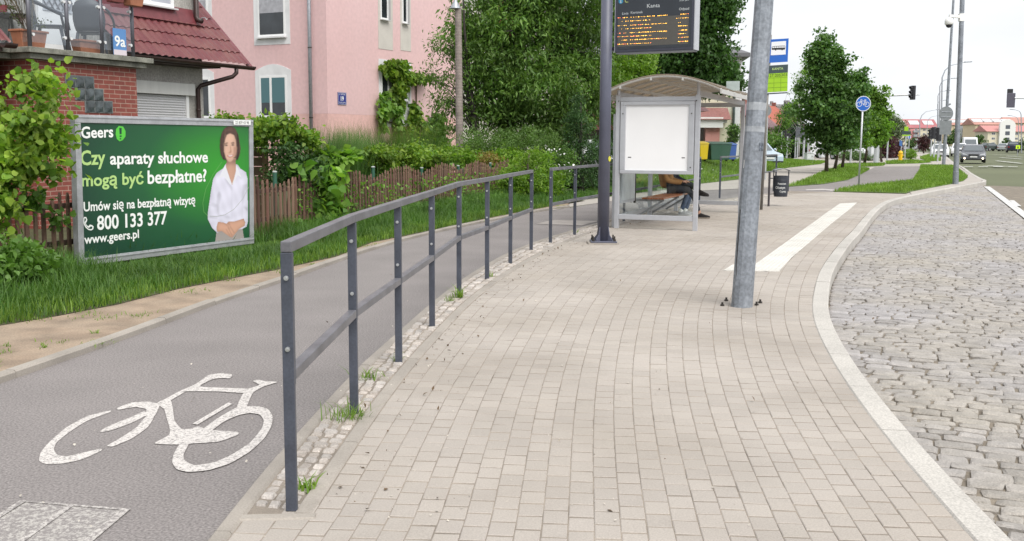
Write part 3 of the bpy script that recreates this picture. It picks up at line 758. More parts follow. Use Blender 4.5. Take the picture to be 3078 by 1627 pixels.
structure(b2.build('road_marking', paint_mat('worn_white_edge', (.47, .445, .42), (.205, .187, .182), .46, 60)))
# manhole slab on the cycle path and faint marking beyond
pts = gl([(1610, 672), (1668, 660), (1800, 664), (1748, 677)]); structure(newmesh('manhole_slab', [(p.x, p.y, -.006) for p in pts], [(0, 1, 2, 3)], mat('slab_concrete', (.33, .30, .28), .9, var=.15, vscale=3)))
b = MB(); pts = gl([(2422, 570), (2470, 568), (2516, 571), (2500, 573.5), (2478, 571), (2424, 572)]); b.add([(p.x, p.y, .0) for p in pts], [tuple(range(6))]); structure(b.build('road_marking', white_paint))

# verge, lawns ----------------------------------------------------
verge_w = [V(-9, 3, 0)] + [p + V(-.02, 0, 0) for p in KERB_L[::5]] + [G(1713, 615), G(1640, 606), V(-1.5, 30, 0), V(-6, 60, 0), V(-40, 60, 0), V(-40, 3, 0)]
structure(newmesh('verge', [(p.x, p.y, .015) for p in verge_w], [tuple(range(len(verge_w)))], sand))
grass_edge_px = [(-200, 1010), (0, 985), (179, 955), (358, 920), (537, 874), (746, 832), (836, 815), (1009, 776), (1120, 732), (1200, 716), (1330, 690), (1460, 660), (1600, 633), (1680, 618), (1760, 604)]
GE = gl(grass_edge_px)
soil_w = GE + [V(1.2, 27, 0), V(-1, 60, 0), V(-45, 62, 0), V(-45, 3, 0), V(-9, 7, 0)]
structure(newmesh('garden_soil', [(p.x, p.y, .02) for p in soil_w], [tuple(range(len(soil_w)))], soil))
isl1 = gl([(2366, 562), (2435.5, 537), (2483, 513), (2531, 503.5), (2579, 504), (2614, 510), (2590, 523.6), (2549, 541.5), (2477, 553.5)])
isl2 = gl([(2505, 577), (2579, 562), (2690, 550.5), (2743, 544.5), (2752, 529.5), (2764, 511.6), (2767, 498), (2863, 499.6), (2884, 511.6), (2909, 534), (2896, 544.5), (2863, 553.5), (2737, 577), (2722, 582), (2579, 578)])
isl3 = gl([(2512, 503), (2530, 495), (2600, 494), (2663, 493.5), (2655, 499), (2537, 504)])
isl4 = gl([(2662, 488), (2700, 484), (2755, 484), (2800, 489), (2760, 492), (2665, 494)])
isl5 = gl([(2765, 477), (2800, 466), (2826, 474), (2828, 484), (2790, 486)])
for k, pl_ in enumerate((isl1, isl2, isl3, isl4, isl5)):
    b = MB(); n = len(pl_); c = sum(pl_, V(0, 0, 0)) / n
    b.add([(p.x, p.y, .0) for p in pl_] + [(p.x, p.y, .018) for p in pl_], [(i, (i + 1) % n, (i + 1) % n + n, i + n) for i in range(n)] + [tuple(range(n, 2 * n))])
    structure(b.build('lawn', turf))
# grassy bank behind the railing
bank_lo = gl([(2040, 570), (2108, 552.5), (2219, 540), (2310, 518), (2370, 504.6), (2465, 494), (2490, 486)])
bank = MB()
N = len(bank_lo); rows_ = []
for k, (back_, z) in enumerate(((0, .005), (1.2, .22), (3.2, .62), (5.2, .85), (8, .92), (13, .7), (20, .2), (26, .0))):
    rows_.append([])
    for i, p in enumerate(bank_lo):
        zz = z * (0, 1, 1, .95, .7, .35, .05)[i]; q = p + V(-.55, .83, 0) * back_
        rows_[-1].append(len(bank.v)); bank.v.append((q.x, q.y, max(.004, zz)))
for k in range(len(rows_) - 1):
    for i in range(N - 1): bank.f.append((rows_[k][i], rows_[k][i + 1], rows_[k + 1][i + 1], rows_[k + 1][i])); bank.m.append(0)
structure(bank.build('grass_bank', turf, smooth=True))
# ================================================================ railings
def railing(base_px, label, name='steel_railing', zt=1.1, extra=None, group='steel railings along the bus stop', ends=(True, True)):
    pts = [G(u, v) for u, v in base_px]
    t = thing(name, label, 'railing', pts[0], 0, group)
    n = len(pts)
    for i, p in enumerate(pts):
        d = (pts[min(i + 1, n - 1)] - pts[max(i - 1, 0)]).normalized(); nr = V(d.y, -d.x, 0)
        b = MB(); b.bar(p, p + V(0, 0, zt - .045), .026, .046, up=nr)
        # a second flat bar bolted behind the first
        b.bar(p + d * .021 + V(0, 0, .52), p + d * .021 + V(0, 0, zt - .046), .010, .044, up=nr)
        po = b.build('post', anthracite, t, world=True, bevel=.003)
        for z in (.955, .67):
            bb = MB(); q = p + V(0, 0, z) - d * .013; bb.cyl(q, q - d * .008, .010, 10); bb.cyl(q - d * .008, q - d * .013, .006, 8)
            bb.build('bolt', steel, po, world=True)
    for z, nm in ((zt - .022, 'top_rail'), (.56, 'middle_rail')):
        b = MB()
        for i in range(n - 1):
            a, e = pts[i] + V(0, 0, z), pts[i + 1] + V(0, 0, z); d = (e - a).normalized()
            if nm == 'middle_rail': a, e = a + d * .026, e - d * .016
            else: a, e = a - d * .012, e + d * .012 if i == n - 2 else e - d * .014
            b.bar(a, e, .044, .044)
        b.build(nm, anthracite_worn, t, world=True, bevel=.004)
    return t
railing([(878, 1535), (1065, 1244), (1199, 1091.5), (1299, 981), (1380, 887), (1464, 839), (1534, 791.5), (1596.5, 753)],
        'long curved dark grey railing with two bars nearest to the camera, standing on the setts')
railing([(1654.5, 730), (1727, 706), (1800, 686), (1875, 666), (1955, 645), (2030, 625), (2102, 603)],
        'dark grey railing running from the dark display post behind the bus shelter')
railing([(2163, 596), (2250, 580), (2331, 568.5)], 'short far dark grey railing ending beside the litter bin')

# ================================================================ billboard
DL, DR = 11.74, 14.5
TLp, TRp = P(223, 343, DL), P(758, 362, DR); BLp, BRp = P(231, 803, DL), P(760, 731, DR)
bw = ((TRp - TLp).length + (BRp - BLp).length) / 2; bh = ((TLp - BLp).length + (TRp - BRp).length) / 2
bx = ((TRp - TLp) + (BRp - BLp)).normalized(); by = ((TLp - BLp) + (TRp - BRp)).normalized(); bn = bx.cross(by).normalized()   # bn faces the street
by = bn.cross(bx).normalized()
bo = (BLp + TLp) / 2 - by * (bh / 2)
bb_t = thing('billboard', 'green hearing aid advertisement billboard in a grey metal frame before the picket fence', 'billboard', V(bo.x, bo.y, 0))
def BP(x, y, d=0.0): return bo + bx * (x * bw) + by * (y * bh) + bn * d       # x, y as shares of the board
frame_m = mat('billboard_frame_steel', (.42, .43, .45), .45, .45, var=.14, vscale=9, speck=.08, sscale=70)
fw_ = .09
for (x0, x1, y0, y1) in ((0, 1, 0, fw_ / bh), (0, 1, 1 - fw_ / bh, 1), (0, .082 / bw, fw_ / bh, 1 - fw_ / bh), (1 - .082 / bw, 1, fw_ / bh, 1 - fw_ / bh)):
    b = MB(); b.prism([(x0 * bw, y0 * bh), (x1 * bw, y0 * bh), (x1 * bw, y1 * bh), (x0 * bw, y1 * bh)], bo - bn * .06, bx, by, bn * .084)
    m_ = .02; horizontal = (x1 - x0) > .5
    # raised lip along the middle of the member
    if horizontal: b.prism([(x0 * bw + .01, y0 * bh + .055), (x1 * bw - .01, y0 * bh + .055), (x1 * bw - .01, y0 * bh + .075), (x0 * bw + .01, y0 * bh + .075)], bo + bn * .024, bx, by, bn * .008)
    b.build('frame_member', frame_m, bb_t, world=True, bevel=.006)
poster_m = bpy.data.materials.new('poster_print'); poster_m.use_nodes = True; N = poster_m.node_tree.nodes; K = poster_m.node_tree.links.new
uvn = N.new('ShaderNodeUVMap'); ds = N.new('ShaderNodeVectorMath'); ds.operation = 'DISTANCE'; K(uvn.outputs[0], ds.inputs[0]); ds.inputs[1].default_value = (.80, .62, 0)
n_ = N.new('ShaderNodeTexNoise'); n_.inputs['Scale'].default_value = 3; K(uvn.outputs[0], n_.inputs['Vector'])
ma = N.new('ShaderNodeMath'); ma.operation = 'MULTIPLY_ADD'; ma.inputs[1].default_value = .12; K(n_.outputs[0], ma.inputs[0]); K(ds.outputs['Value'], ma.inputs[2])
rp = N.new('ShaderNodeValToRGB'); K(ma.outputs[0], rp.inputs[0]); e_ = rp.color_ramp.elements
e_[0].position = .05; e_[0].color = (.030, .30, .020, 1); e_[1].position = .92; e_[1].color = (.006, .045, .024, 1)
x_ = e_.new(.30); x_.color = (.022, .21, .022, 1); x_ = e_.new(.55); x_.color = (.010, .095, .030, 1)
K(rp.outputs[0], N['Principled BSDF'].inputs['Base Color']); N['Principled BSDF'].inputs['Roughness'].default_value = .45
q = [BP(fw_ / bw, fw_ / bh), BP(1 - fw_ / bw, fw_ / bh), BP(1 - fw_ / bw, 1 - fw_ / bh), BP(fw_ / bw, 1 - fw_ / bh)]
poster = newmesh('poster', [p + bn * .012 for p in q] + [p - bn * .03 for p in q], [(0, 1, 2, 3), (7, 6, 5, 4)], poster_m, bb_t, world=True, uv=[(0, 0), (1, 0), (1, 1), (0, 1)] * 2)
white_print = mat('white_print', (.80, .82, .80), .5); lime_print = mat('pale_green_print', (.42, .62, .22), .5); logo_green = mat('logo_green_print', (.09, .50, .05), .5)
dark_print = mat('dark_green_print', (.006, .05, .03), .5); black_print = mat('black_print', (.02, .02, .02), .6)
def bpix(x, y):          # pixel of the photograph on the board's plane, as metres along bx, by
    d = ray(x, y); c = camo.matrix_world.translation; t = (bo + bn * .016 - c).dot(bn) / d.dot(bn); p = c + d * t - bo
    return p.dot(bx), p.dot(by)
def z5(x, y): return (x / 3.345, 407 + y / 3.345)
def z1(x, y): return (x / 3.345, y / 3.345)
def btext(name, body, bl, br, capl, m, lift=.0150, parent=None):
    """text whose baseline runs between two photo points; capl = photo point at the top of the first letter"""
    a = Vector(bpix(*bl)); c = Vector(bpix(*br)); h = bpix(*capl)[1] - a.y
    b = MB(); ux = (bx * (c.x - a.x) + by * (c.y - a.y)).normalized()
    text_on(b, body, h, bo + bn * lift + bx * a.x + by * a.y, ux, by, (c - a).length, bold=.022)
    return b.build(name, m, parent or poster, world=True)
btext('lettering', 'Geers', z1(818, 1390), z1(1140, 1378), z1(818, 1272), white_print)
btext('lettering', 'Czy', z5(812, 300), z5(1062, 287), z5(812, 150), lime_print)
btext('lettering', 'aparaty słuchowe', z5(1108, 292), z5(2092, 270), z5(1108, 165), white_print)
btext('lettering', 'mogą być', z5(822, 512), z5(1446, 488), z5(822, 385), lime_print)
btext('lettering', 'bezpłatne?', z5(1486, 486), z5(2078, 462), z5(1486, 350), white_print)
btext('lettering', 'Umów się na bezpłatną wizytę', z5(842, 765), z5(1965, 690), z5(842, 668), white_print)
btext('lettering', '800 133 377', z5(978, 950), z5(1682, 890), z5(978, 805), white_print)
btext('lettering', 'www.geers.pl', z5(848, 1092), z5(1398, 1030), z5(848, 1000), white_print)
def bshape(name, polys, m, lift, f=z5, parent=None):
    b = MB()
    for q in polys:
        b.flat([bpix(*f(*p)) for p in q], bo + bn * lift, bx, by)
    return b.build(name, m, parent or poster, world=True)
# leaf-shaped mark with its stroke and dots
def zd(x, y): return (x * 1.19487, y * 1.19487)
bshape('logo', [[(299, 317), (310, 319), (316, 330), (316, 343), (309, 353), (301, 356), (294, 350), (291, 338), (292, 325)]], logo_green, .0152, zd)
bshape('logo', [[(300, 322), (306, 322), (306, 338), (301, 338)], [(301, 341), (306, 341), (306, 345), (301, 345)], [(301, 348), (305, 348), (305, 351), (301, 351)]], dark_print, .0158, zd)
# telephone handset sign
bshape('handset_symbol', [[(845, 822), (868, 822), (878, 850), (872, 872), (862, 880), (872, 905), (890, 915), (905, 898), (928, 903), (942, 918), (938, 945), (918, 957), (890, 952), (862, 930), (843, 895), (836, 850)]], white_print, .0152)
bshape('handset_symbol', [[(851, 834), (862, 834), (866, 852), (856, 866), (852, 878), (866, 912), (890, 932), (905, 925), (912, 915), (930, 922), (926, 940), (912, 944), (888, 938), (868, 918), (852, 890), (847, 850)]], dark_print, .0158)
# thin swooping lines
def bline(pts, w, m, lift, f=z5):
    b = MB(); q = [Vector(bpix(*f(*p))) for p in pts]
    for a, c in zip(q[:-1], q[1:]):
        d = (c - a).normalized(); nr = Vector((-d.y, d.x)) * w / 2
        b.flat([a - nr, c - nr, c + nr, a + nr], bo + bn * lift, bx, by)
    b.build('printed_line', m, poster, world=True)
thin = mat('thin_line_print', (.13, .36, .10), .5); grey_line = mat('grey_line_print', (.40, .42, .41), .5)
bline([(2230, 270), (2140, 400), (2070, 540), (2040, 680), (2050, 770), (2090, 810)], .008, thin, .0146)
# the woman pictured on the poster, printed flat: shapes traced at the zoom of the photograph
def zw(x, y): return (600 + x / 3.243, 340 + y / 3.243)
# the portrait is raster print: colours worked out on a fine grid, as on the printed sheet
def portrait():
    cs = 4.0; xs = np.arange(60, 484, cs); ys = np.arange(112, 1262, cs); X, Y = np.meshgrid(xs, ys); H_, W_ = X.shape
    def m(poly, blur=0.0):
        k = inpoly(X.ravel(), Y.ravel(), poly).reshape(H_, W_).astype(float); return gb(k, blur) if blur else k
    def gb(a, r_):
        r_ = max(1, r_ / cs); n = int(r_ * 2.5) + 1; w = np.exp(-.5 * (np.arange(-n, n + 1) / r_) ** 2); w /= w.sum()
        p = np.pad(a, n, mode='edge'); p = np.apply_along_axis(lambda v: np.convolve(v, w, 'valid'), 0, p); return np.apply_along_axis(lambda v: np.convolve(v, w, 'valid'), 1, p)
    C = np.zeros((H_, W_, 3)); A = np.zeros((H_, W_))
    def lay(mask, col): C[:] = C * (1 - mask[..., None]) + np.broadcast_to(np.asarray(col, float), C.shape) * mask[..., None]
    hair = [(270, 130), (310, 122), (350, 150), (378, 205), (392, 280), (402, 340), (396, 400), (372, 462), (345, 455), (330, 400), (270, 420), (262, 462), (230, 455), (205, 410), (194, 330), (200, 250), (215, 190), (240, 150)]
    shirt = [(256, 490), (300, 560), (345, 500), (372, 500), (400, 540), (455, 575), (470, 640), (474, 1060), (460, 1110), (420, 1130), (300, 1150), (200, 1145), (172, 1172), (120, 1120), (80, 1040), (80, 960), (105, 780), (130, 640), (165, 580), (225, 540)]
    neck = [(262, 440), (352, 440), (356, 560), (318, 705), (296, 640), (258, 530)]; face = [(250, 210), (300, 195), (345, 215), (360, 280), (360, 360), (350, 410), (325, 455), (300, 480), (285, 478), (258, 440), (240, 380), (235, 300)]
    hand = [(165, 1110), (180, 1062), (230, 1066), (262, 1080), (285, 1058), (330, 1060), (430, 1030), (445, 1065), (440, 1100), (385, 1130), (345, 1180), (318, 1215), (296, 1208), (262, 1185), (215, 1150), (170, 1160)]
    trou = [(165, 1140), (300, 1120), (418, 1110), (436, 1222), (150, 1256)]
    rng_ = rngen(4); st = gb(np.repeat(rng_.normal(size=(1, W_)), H_, 0) + .4 * rng_.normal(size=(H_, W_)), 5)
    t = m(trou); lay(t, (.34, .305, .29)); A = np.maximum(A, t); C *= (1 - .25 * np.clip(gb(m(shirt), 26), 0, 1) * t)[..., None]
    hm = m(hair); hl = np.exp(-(((X - 290) / 60) ** 2 + ((Y - 190) / 40) ** 2)); lay(hm, np.stack([.062 + .05 * hl + .03 * st, .032 + .028 * hl + .016 * st, .024 + .02 * hl + .012 * st], -1)); A = np.maximum(A, hm)
    sm = m(shirt); edge = np.clip(gb(sm, 22), 0, 1); fold = .045 * np.sin((X * .55 + Y) * .042 + 1.5 * np.sin(Y * .012)) + .03 * np.sin((X * 1.4 - Y * .5) * .06)
    dk = np.zeros_like(X)
    for q, a_ in (([(190, 760), (212, 800), (190, 900), (182, 1020), (166, 900), (170, 800)], .55), ([(420, 700), (470, 690), (445, 760), (424, 900), (416, 1030), (408, 860)], .4), ([(120, 870), (172, 890), (165, 925), (105, 905)], .4), ([(240, 640), (262, 640), (320, 730), (318, 760)], .5), ([(312, 740), (320, 740), (318, 1040), (309, 1040)], .35), ([(185, 985), (300, 1010), (300, 1030), (190, 1010)], .3), ([(95, 1005), (175, 1015), (170, 1035), (90, 1022)], .55), ([(430, 900), (470, 930), (468, 955), (426, 922)], .4), ([(200, 1050), (300, 1060), (420, 1030), (430, 1060), (300, 1090), (190, 1080)], .35), ([(358, 500), (412, 634), (404, 650), (350, 570)], .3)): dk += a_ * m(q, 7)
    sh_ = np.clip(.52 + .34 * (edge - .5) + .7 * fold - .30 * dk, .12, .74); lay(sm, np.stack([sh_ * .97, sh_ * .95, sh_ * 1.12], -1)); A = np.maximum(A, sm)
    nm = m(neck); sk = 1 - .45 * np.exp(-((Y - 470) / 38) ** 2) - .12 * np.abs(X - 306) / 50; lay(nm, np.stack([.53 * sk, .31 * sk, .225 * sk], -1)); A = np.maximum(A, nm)
    for q in ([(252, 505), (262, 545), (310, 690), (300, 700), (240, 620), (190, 634), (215, 575)], [(358, 505), (410, 632), (370, 605), (325, 705), (318, 690), (352, 590)]): lay(m(q), (.70, .70, .76))
    fm = m(face, 3); f_ = 1.04 - .30 * np.clip((X - 320) / 45, 0, 1) - .22 * np.clip((262 - X) / 26, 0, 1) - .18 * np.clip((Y - 430) / 50, 0, 1) + .08 * np.exp(-(((X - 290) / 30) ** 2 + ((Y - 250) / 40) ** 2)) + .05 * np.exp(-(((X - 262) / 16) ** 2 + ((Y - 372) / 20) ** 2))
    lay(fm, np.stack([.60 * f_, .375 * f_, .28 * f_], -1)); A = np.maximum(A, (fm > .5) * 1.0)
    for q, c, bl in (([(296, 300), (304, 330), (312, 385), (296, 394), (280, 388), (292, 382), (300, 360)], (.42, .22, .15), 4), ([(242, 316), (258, 306), (278, 314), (262, 324)], (.10, .06, .05), 3), ([(306, 312), (324, 302), (342, 311), (324, 321)], (.10, .06, .05), 3), ([(240, 300), (268, 287), (280, 294), (246, 306)], (.10, .055, .04), 3), ([(302, 293), (330, 283), (344, 295), (308, 300)], (.10, .055, .04), 3), ([(266, 416), (298, 409), (332, 405), (320, 426), (298, 434), (278, 429)], (.42, .13, .12), 3), ([(274, 418), (298, 413), (324, 410), (312, 420), (296, 424)], (.80, .78, .75), 2), ([(336, 330), (362, 330), (354, 405), (325, 458), (332, 410)], (.40, .22, .16), 9)): lay(np.clip(m(q, bl) * 1.1, 0, 1), c)
    fr = m([(245, 225), (255, 185), (300, 165), (345, 190), (364, 250), (368, 340), (353, 262), (335, 214), (295, 199), (265, 214), (246, 268), (238, 340), (232, 280)], 2); lay(fr * hm.clip(0, 1), np.stack([.075 + .03 * st, .04 + .015 * st, .03 + .012 * st], -1))
    hd = m(hand); h_ = gb(hd, 16); dk = sum(a_ * m(q, 4) for q, a_ in (([(262, 1130), (300, 1192), (294, 1198), (255, 1136)], .8), ([(282, 1115), (320, 1190), (312, 1198), (275, 1120)], .8), ([(300, 1100), (342, 1165), (334, 1174), (293, 1106)], .8), ([(285, 1060), (302, 1092), (290, 1098), (268, 1078)], .6), ([(230, 1066), (285, 1100), (300, 1140), (270, 1110)], .5)))
    k = np.clip(.55 + .55 * h_ - .35 * dk, .3, 1.1); lay(hd, np.stack([.55 * k, .31 * k, .22 * k], -1)); A = np.maximum(A, hd)
    # mesh of the printed cells
    idx = -np.ones((H_, W_), int); keep = A > .5; use = keep.copy(); cell = keep[:-1, :-1] & keep[1:, :-1] & keep[:-1, 1:] & keep[1:, 1:]
    vm = np.zeros_like(keep); vm[:-1, :-1] |= cell; vm[1:, :-1] |= cell; vm[:-1, 1:] |= cell; vm[1:, 1:] |= cell; idx[vm] = np.arange(vm.sum())
    c00 = bpix(*zw(0, 0)); pts = []
    for x, y in zip(X[vm], Y[vm]): u_ = bpix(*zw(float(x), float(y))); pts.append(bo + bn * .0155 + bx * u_[0] + by * u_[1])
    i, j = np.nonzero(cell); f = np.stack([idx[i, j], idx[i + 1, j], idx[i + 1, j + 1], idx[i, j + 1]], 1).tolist()
    pm = bpy.data.materials.new('portrait_print'); pm.use_nodes = True; at = pm.node_tree.nodes.new('ShaderNodeVertexColor'); at.layer_name = 'print'; pm.node_tree.links.new(at.outputs[0], pm.node_tree.nodes['Principled BSDF'].inputs['Base Color']); pm.node_tree.nodes['Principled BSDF'].inputs['Roughness'].default_value = .45
    ob = newmesh('pictured_woman', pts, f, pm, poster, world=True); ca = ob.data.color_attributes.new('print', 'FLOAT_COLOR', 'POINT'); cc = np.ones((len(pts), 4), np.float32); cc[:, :3] = np.clip(C[vm], 0, 1); ca.data.foreach_set('color', cc.ravel())
    return ob
portrait()
bline([(2500, 520), (2440, 640), (2350, 745), (2260, 800), (2180, 815), (2110, 812)], .007, grey_line, .0172)
b = MB(); b.flat([bpix(*z1(*p)) for p in ((2338, 1208), (2510, 1212), (2510, 1258), (2338, 1254))], bo + bn * .034, bx, by); stk = b.build('sticker', white_print, bb_t, world=True)
a_ = bpix(*z1(2356, 1246)); c_ = bpix(*z1(2492, 1248)); b = MB(); text_on(b, '22 839 43 98', .040, bo + bn * .0352 + bx * a_[0] + by * a_[1], bx, by, c_[0] - a_[0]); b.build('lettering', black_print, stk, world=True)
for x in (.18, .82):       # legs behind
    b = MB(); p = BP(x, .5, -.09); b.bar(V(p.x, p.y, 0), V(p.x, p.y, 1.72), .06, .06, up=bn); b.build('leg', frame_m, bb_t, world=True)

# ================================================================ picket fence
fence_px = [(90, 11.2), (170, 11.75), (300, 12.4)]
post_px = [(833, 514, 15.9), (1127, 500, None), (1272, 503, None), (1381, 497, None), (1477, 489, None), (1563.6, 483, None)]
f0 = P(833, 600, 15.9); f5 = P(1477, 560, 26.2)
fdir = V(f5.x - f0.x, f5.y - f0.y, 0).normalized(); fn = V(fdir.y, -fdir.x, 0)
def on_fence(u):
    d = ray(u, 600); k = d.x / d.y
    # (f0 + t fdir).x = k (f0 + t fdir).y
    return (k * f0.y - f0.x) / (fdir.x - k * fdir.y)
picket_wood = mat('weathered_brown_picket', (.130, .064, .048), .85, col2=(.175, .112, .078), island=.28, var=.28, vscale=7, streak=True)
post_green = mat('green_post_paint', (.028, .095, .062), .55, var=.2)
tpos = [on_fence(u) for u, _, _ in post_px]
tleft = [on_fence(u) for u in (-60, 240, 560)]
allp = [on_fence(-60) - 2.6, on_fence(-60), on_fence(215), on_fence(500)] + tpos + [tpos[-1] + 2.0]
fence = thing('picket_fence', 'weathered brown picket fence with arched tops and green posts beside the cycle path', 'fence', V(f0.x, f0.y, 0), math.atan2(fdir.y, fdir.x))
g = random.Random(5)
for i in range(len(allp) - 1):
    yb = .34 if i < 3 else 0.0
    a, e = allp[i], allp[i + 1]; n = max(6, int((e - a) / .124))
    b = MB()
    for k in range(n):
        t = a + (e - a) * (k + .6) / (n + .2); f_ = (k + .5) / n; arch = math.sin(math.pi * f_) * .17
        h = .82 + arch + g.uniform(-.03, .03); w = g.uniform(.046, .056); s0 = g.uniform(-.004, .004); tl = g.uniform(-.018, .018); th = .022
        if g.random() < .03: continue
        prof = [(-w / 2, .03), (w / 2, .03), (w / 2 * .95, h - .13), (w * .30, h - .105), (w * .42, h - .055), (w * .10, h), (-w * .10, h), (-w * .42, h - .055), (-w * .30, h - .105), (-w / 2 * .95, h - .13)]
        b.prism([(x + tl * (z / h), z) for x, z in prof], (t, yb - .03 + s0, 0), (1, 0, 0), (0, 0, 1), (0, th, 0))
    pn = b.build('fence_panel', picket_wood, fence)
    for z in (.28, .70):
        r = MB(); r.box(a + .02, e - .02, yb + .0, yb + .035, z, z + .06); r.build('rail', mat('dark_fence_rail', (.07, .045, .035), .9, var=.2), fence)
for t, (u, v, _) in zip(tpos, post_px):
    p = f0 + fdir * t; ztop = P(u, v, p.y).z
    b = MB(); b.cyl((t, .03, 0), (t, .03, ztop - .02), .032, 12); po = b.build('post', post_green, fence, smooth=False)
    c_ = MB(); c_.lathe([(.037, 0), (.037, .012), (.02, .022), (.0, .024)], 12, (t, .03, ztop - .022)); c_.build('post_cap', mat('pale_post_cap', (.35, .38, .36), .6), po)

# ================================================================ concrete pole
cp = P(1375, 500, 30); z0 = P(1376, 24, 30).z
t = thing('concrete_pole', 'short weathered concrete pole with a grey metal cone cap among the hedges', 'pole', V(cp.x, cp.y, 0))
conc = mat('ribbed_old_concrete', (.24, .205, .185), .95, var=.25, vscale=6, speck=.2, sscale=50, bump=.6, bscale=40)
b = MB(); k = 120
b.tube([(P(1383, 600, 30).x - cp.x - .06 * i / k * .8, 0, i / k * z0) for i in range(k + 1)], [(.118 - .028 * i / k) * (1.0 if i % 2 else .965) for i in range(k + 1)], 16); b.build('shaft', conc, t)
b = MB(); b.lathe([(.16, 0), (.155, .02), (.03, .24), (.03, .30), (0, .31)], 16, (-.05, 0, z0 - .02)); b.build('cap', galv, t)
# ================================================================ brick house on the left (local x along the street, y away from it)
hx0 = P(105, 400, 17.0); H9 = thing('brick_house', 'house with red brick porch, glass balcony and red tiled lean-to roof behind the billboard', 'house', (hx0.x, hx0.y, 0), math.pi / 2 - HD)
brick_red = brick_mat('red_brick', (.235, .062, .046), (.195, .052, .042), (.34, .24, .19), .25, .078, .006)
render_grey = mat('streaked_grey_render', (.36, .345, .32), .95, var=.22, vscale=2.2, speck=.22, sscale=26, bump=.6, bscale=30, streak=True)
stone_slab = mat('mossy_stone_slab', (.20, .20, .17), .9, var=.35, vscale=5, speck=.2, sscale=40)
roof_red = mat('red_metal_tile', (.150, .036, .042), .42, var=.3, vscale=2.5, col2=(.125, .045, .042), speck=.08, sscale=30)
flash_red = mat('red_flashing', (.145, .036, .042), .4, var=.15)
gutter_brown = mat('dark_brown_gutter', (.040, .022, .020), .4, var=.2)
pvc_white = mat('white_window_frame', (.74, .74, .74), .35)
pane_net = mat('pane_with_net_curtain', (.36, .37, .42), .12, var=.2, vscale=3)
def hp(b, name, m, parent=H9, **k): return b.build(name, m, parent, **k)
def window(parent, x0, x1, z0, z1, y, cols=(1,), pane=None, name='window', fr=.06, blind=None, sill=True, blind_m=None, recess=.05):
    """casement in a wall facing -y: frame, panes, sill; cols are the widths of the lights"""
    b = MB(); b.box(x0, x1, y - .01, y + .05, z0, z0 + fr); b.box(x0, x1, y - .01, y + .05, z1 - fr, z1)
    b.box(x0, x0 + fr, y - .01, y + .05, z0 + fr, z1 - fr); b.box(x1 - fr, x1, y - .01, y + .05, z0 + fr, z1 - fr)
    tot = sum(cols); xs = [x0 + fr]; W = x1 - x0 - 2 * fr
    for c in cols[:-1]:
        xm = xs[-1] + W * c / tot; b.box(xm - fr * .55, xm + fr * .55, y - .014, y + .05, z0 + fr, z1 - fr); xs.append(xm)
    w = b.build(name, pvc_white, parent)
    b = MB(); b.box(x0 + fr, x1 - fr, y + .018, y + .03, z0 + fr, z1 - fr); b.build('pane', pane or glass_dark, w)
    if blind:
        b = MB(); b.box(x0 + fr * 1.3, x1 - fr * 1.3, y + .010, y + .0175, z0 + fr + (z1 - z0) * (1 - blind), z1 - fr); b.build('blind', blind_m or mat('grey_blind', (.42, .42, .44), .8), w)
    if sill:
        b = MB(); b.box(x0 - .03, x1 + .03, y - .10, y - .012, z0 - .035, z0 - .005); b.build('sill', mat('pale_sill', (.5, .5, .5), .6), w)
    return w
b = MB(); b.box(0, 2.28, 0, 1.0, -.1, 2.74); hp(b, 'porch_wall', brick_red)
b = MB(); b.box(-.12, 2.42, -.12, 1.3, 2.742, 2.83); b.box(-.2, 2.52, -.2, 1.3, 2.832, 2.92); b.box(-3.2, -.122, .3, 1.3, 2.742, 2.83); b.box(-3.2, -.202, .22, 1.3, 2.832, 2.92)
hp(b, 'balcony_slab', stone_slab, bevel=.008)
b = MB(); b.box(-3.6, -.3, .42, 1.0, -.1, 2.74); hp(b, 'wall', mat('shaded_brick', (.2, .06, .045), .9) if False else brick_red)
b = MB(); b.box(2.283, 5.23, 1.0, 1.28, -.1, 3.55); hp(b, 'wall', render_grey)
b = MB(); b.box(-3.6, 5.5, 1.3, 9.0, -.1, 7.6); hp(b, 'wall', render_grey)
b = MB(); b.box(-.01, 5.56, 1.28, 1.3, 2.92, 3.02); 
# glass block window: three stepped rows of three
for r_ in range(3):
    x0 = .667 + r_ * .2; z1_ = 2.53 - r_ * .2
    fr = MB(); fr.box(x0 - .012, x0 + .612, -.012, .05, z1_ - .206, z1_ + .006); f_ = hp(fr, 'glass_block_window', mat('block_grout', (.16, .17, .17), .9))
    for c in range(3):
        g_ = MB(); xa = x0 + c * .2 + .008; za = z1_ - .192; n = 5
        v = []; f = []
        for i in range(n):
            for j in range(n):
                zz_ = -.018 - .012 * math.sin(math.pi * i / (n - 1)) * math.sin(math.pi * j / (n - 1)) - .006 * math.sin((i + (n - 1 - j)) * 1.6)
                v.append((xa + .184 * i / (n - 1), zz_, za + .184 * j / (n - 1)))
        for i in range(n - 1):
            for j in range(n - 1): f.append((i * n + j, (i + 1) * n + j, (i + 1) * n + j + 1, i * n + j + 1))
        g_.add(v, f); g_.build('glass_block', mat('glass_block_glass', (.055, .068, .072), .1, spec=.7, var=.5, vscale=9), f_, smooth=True)
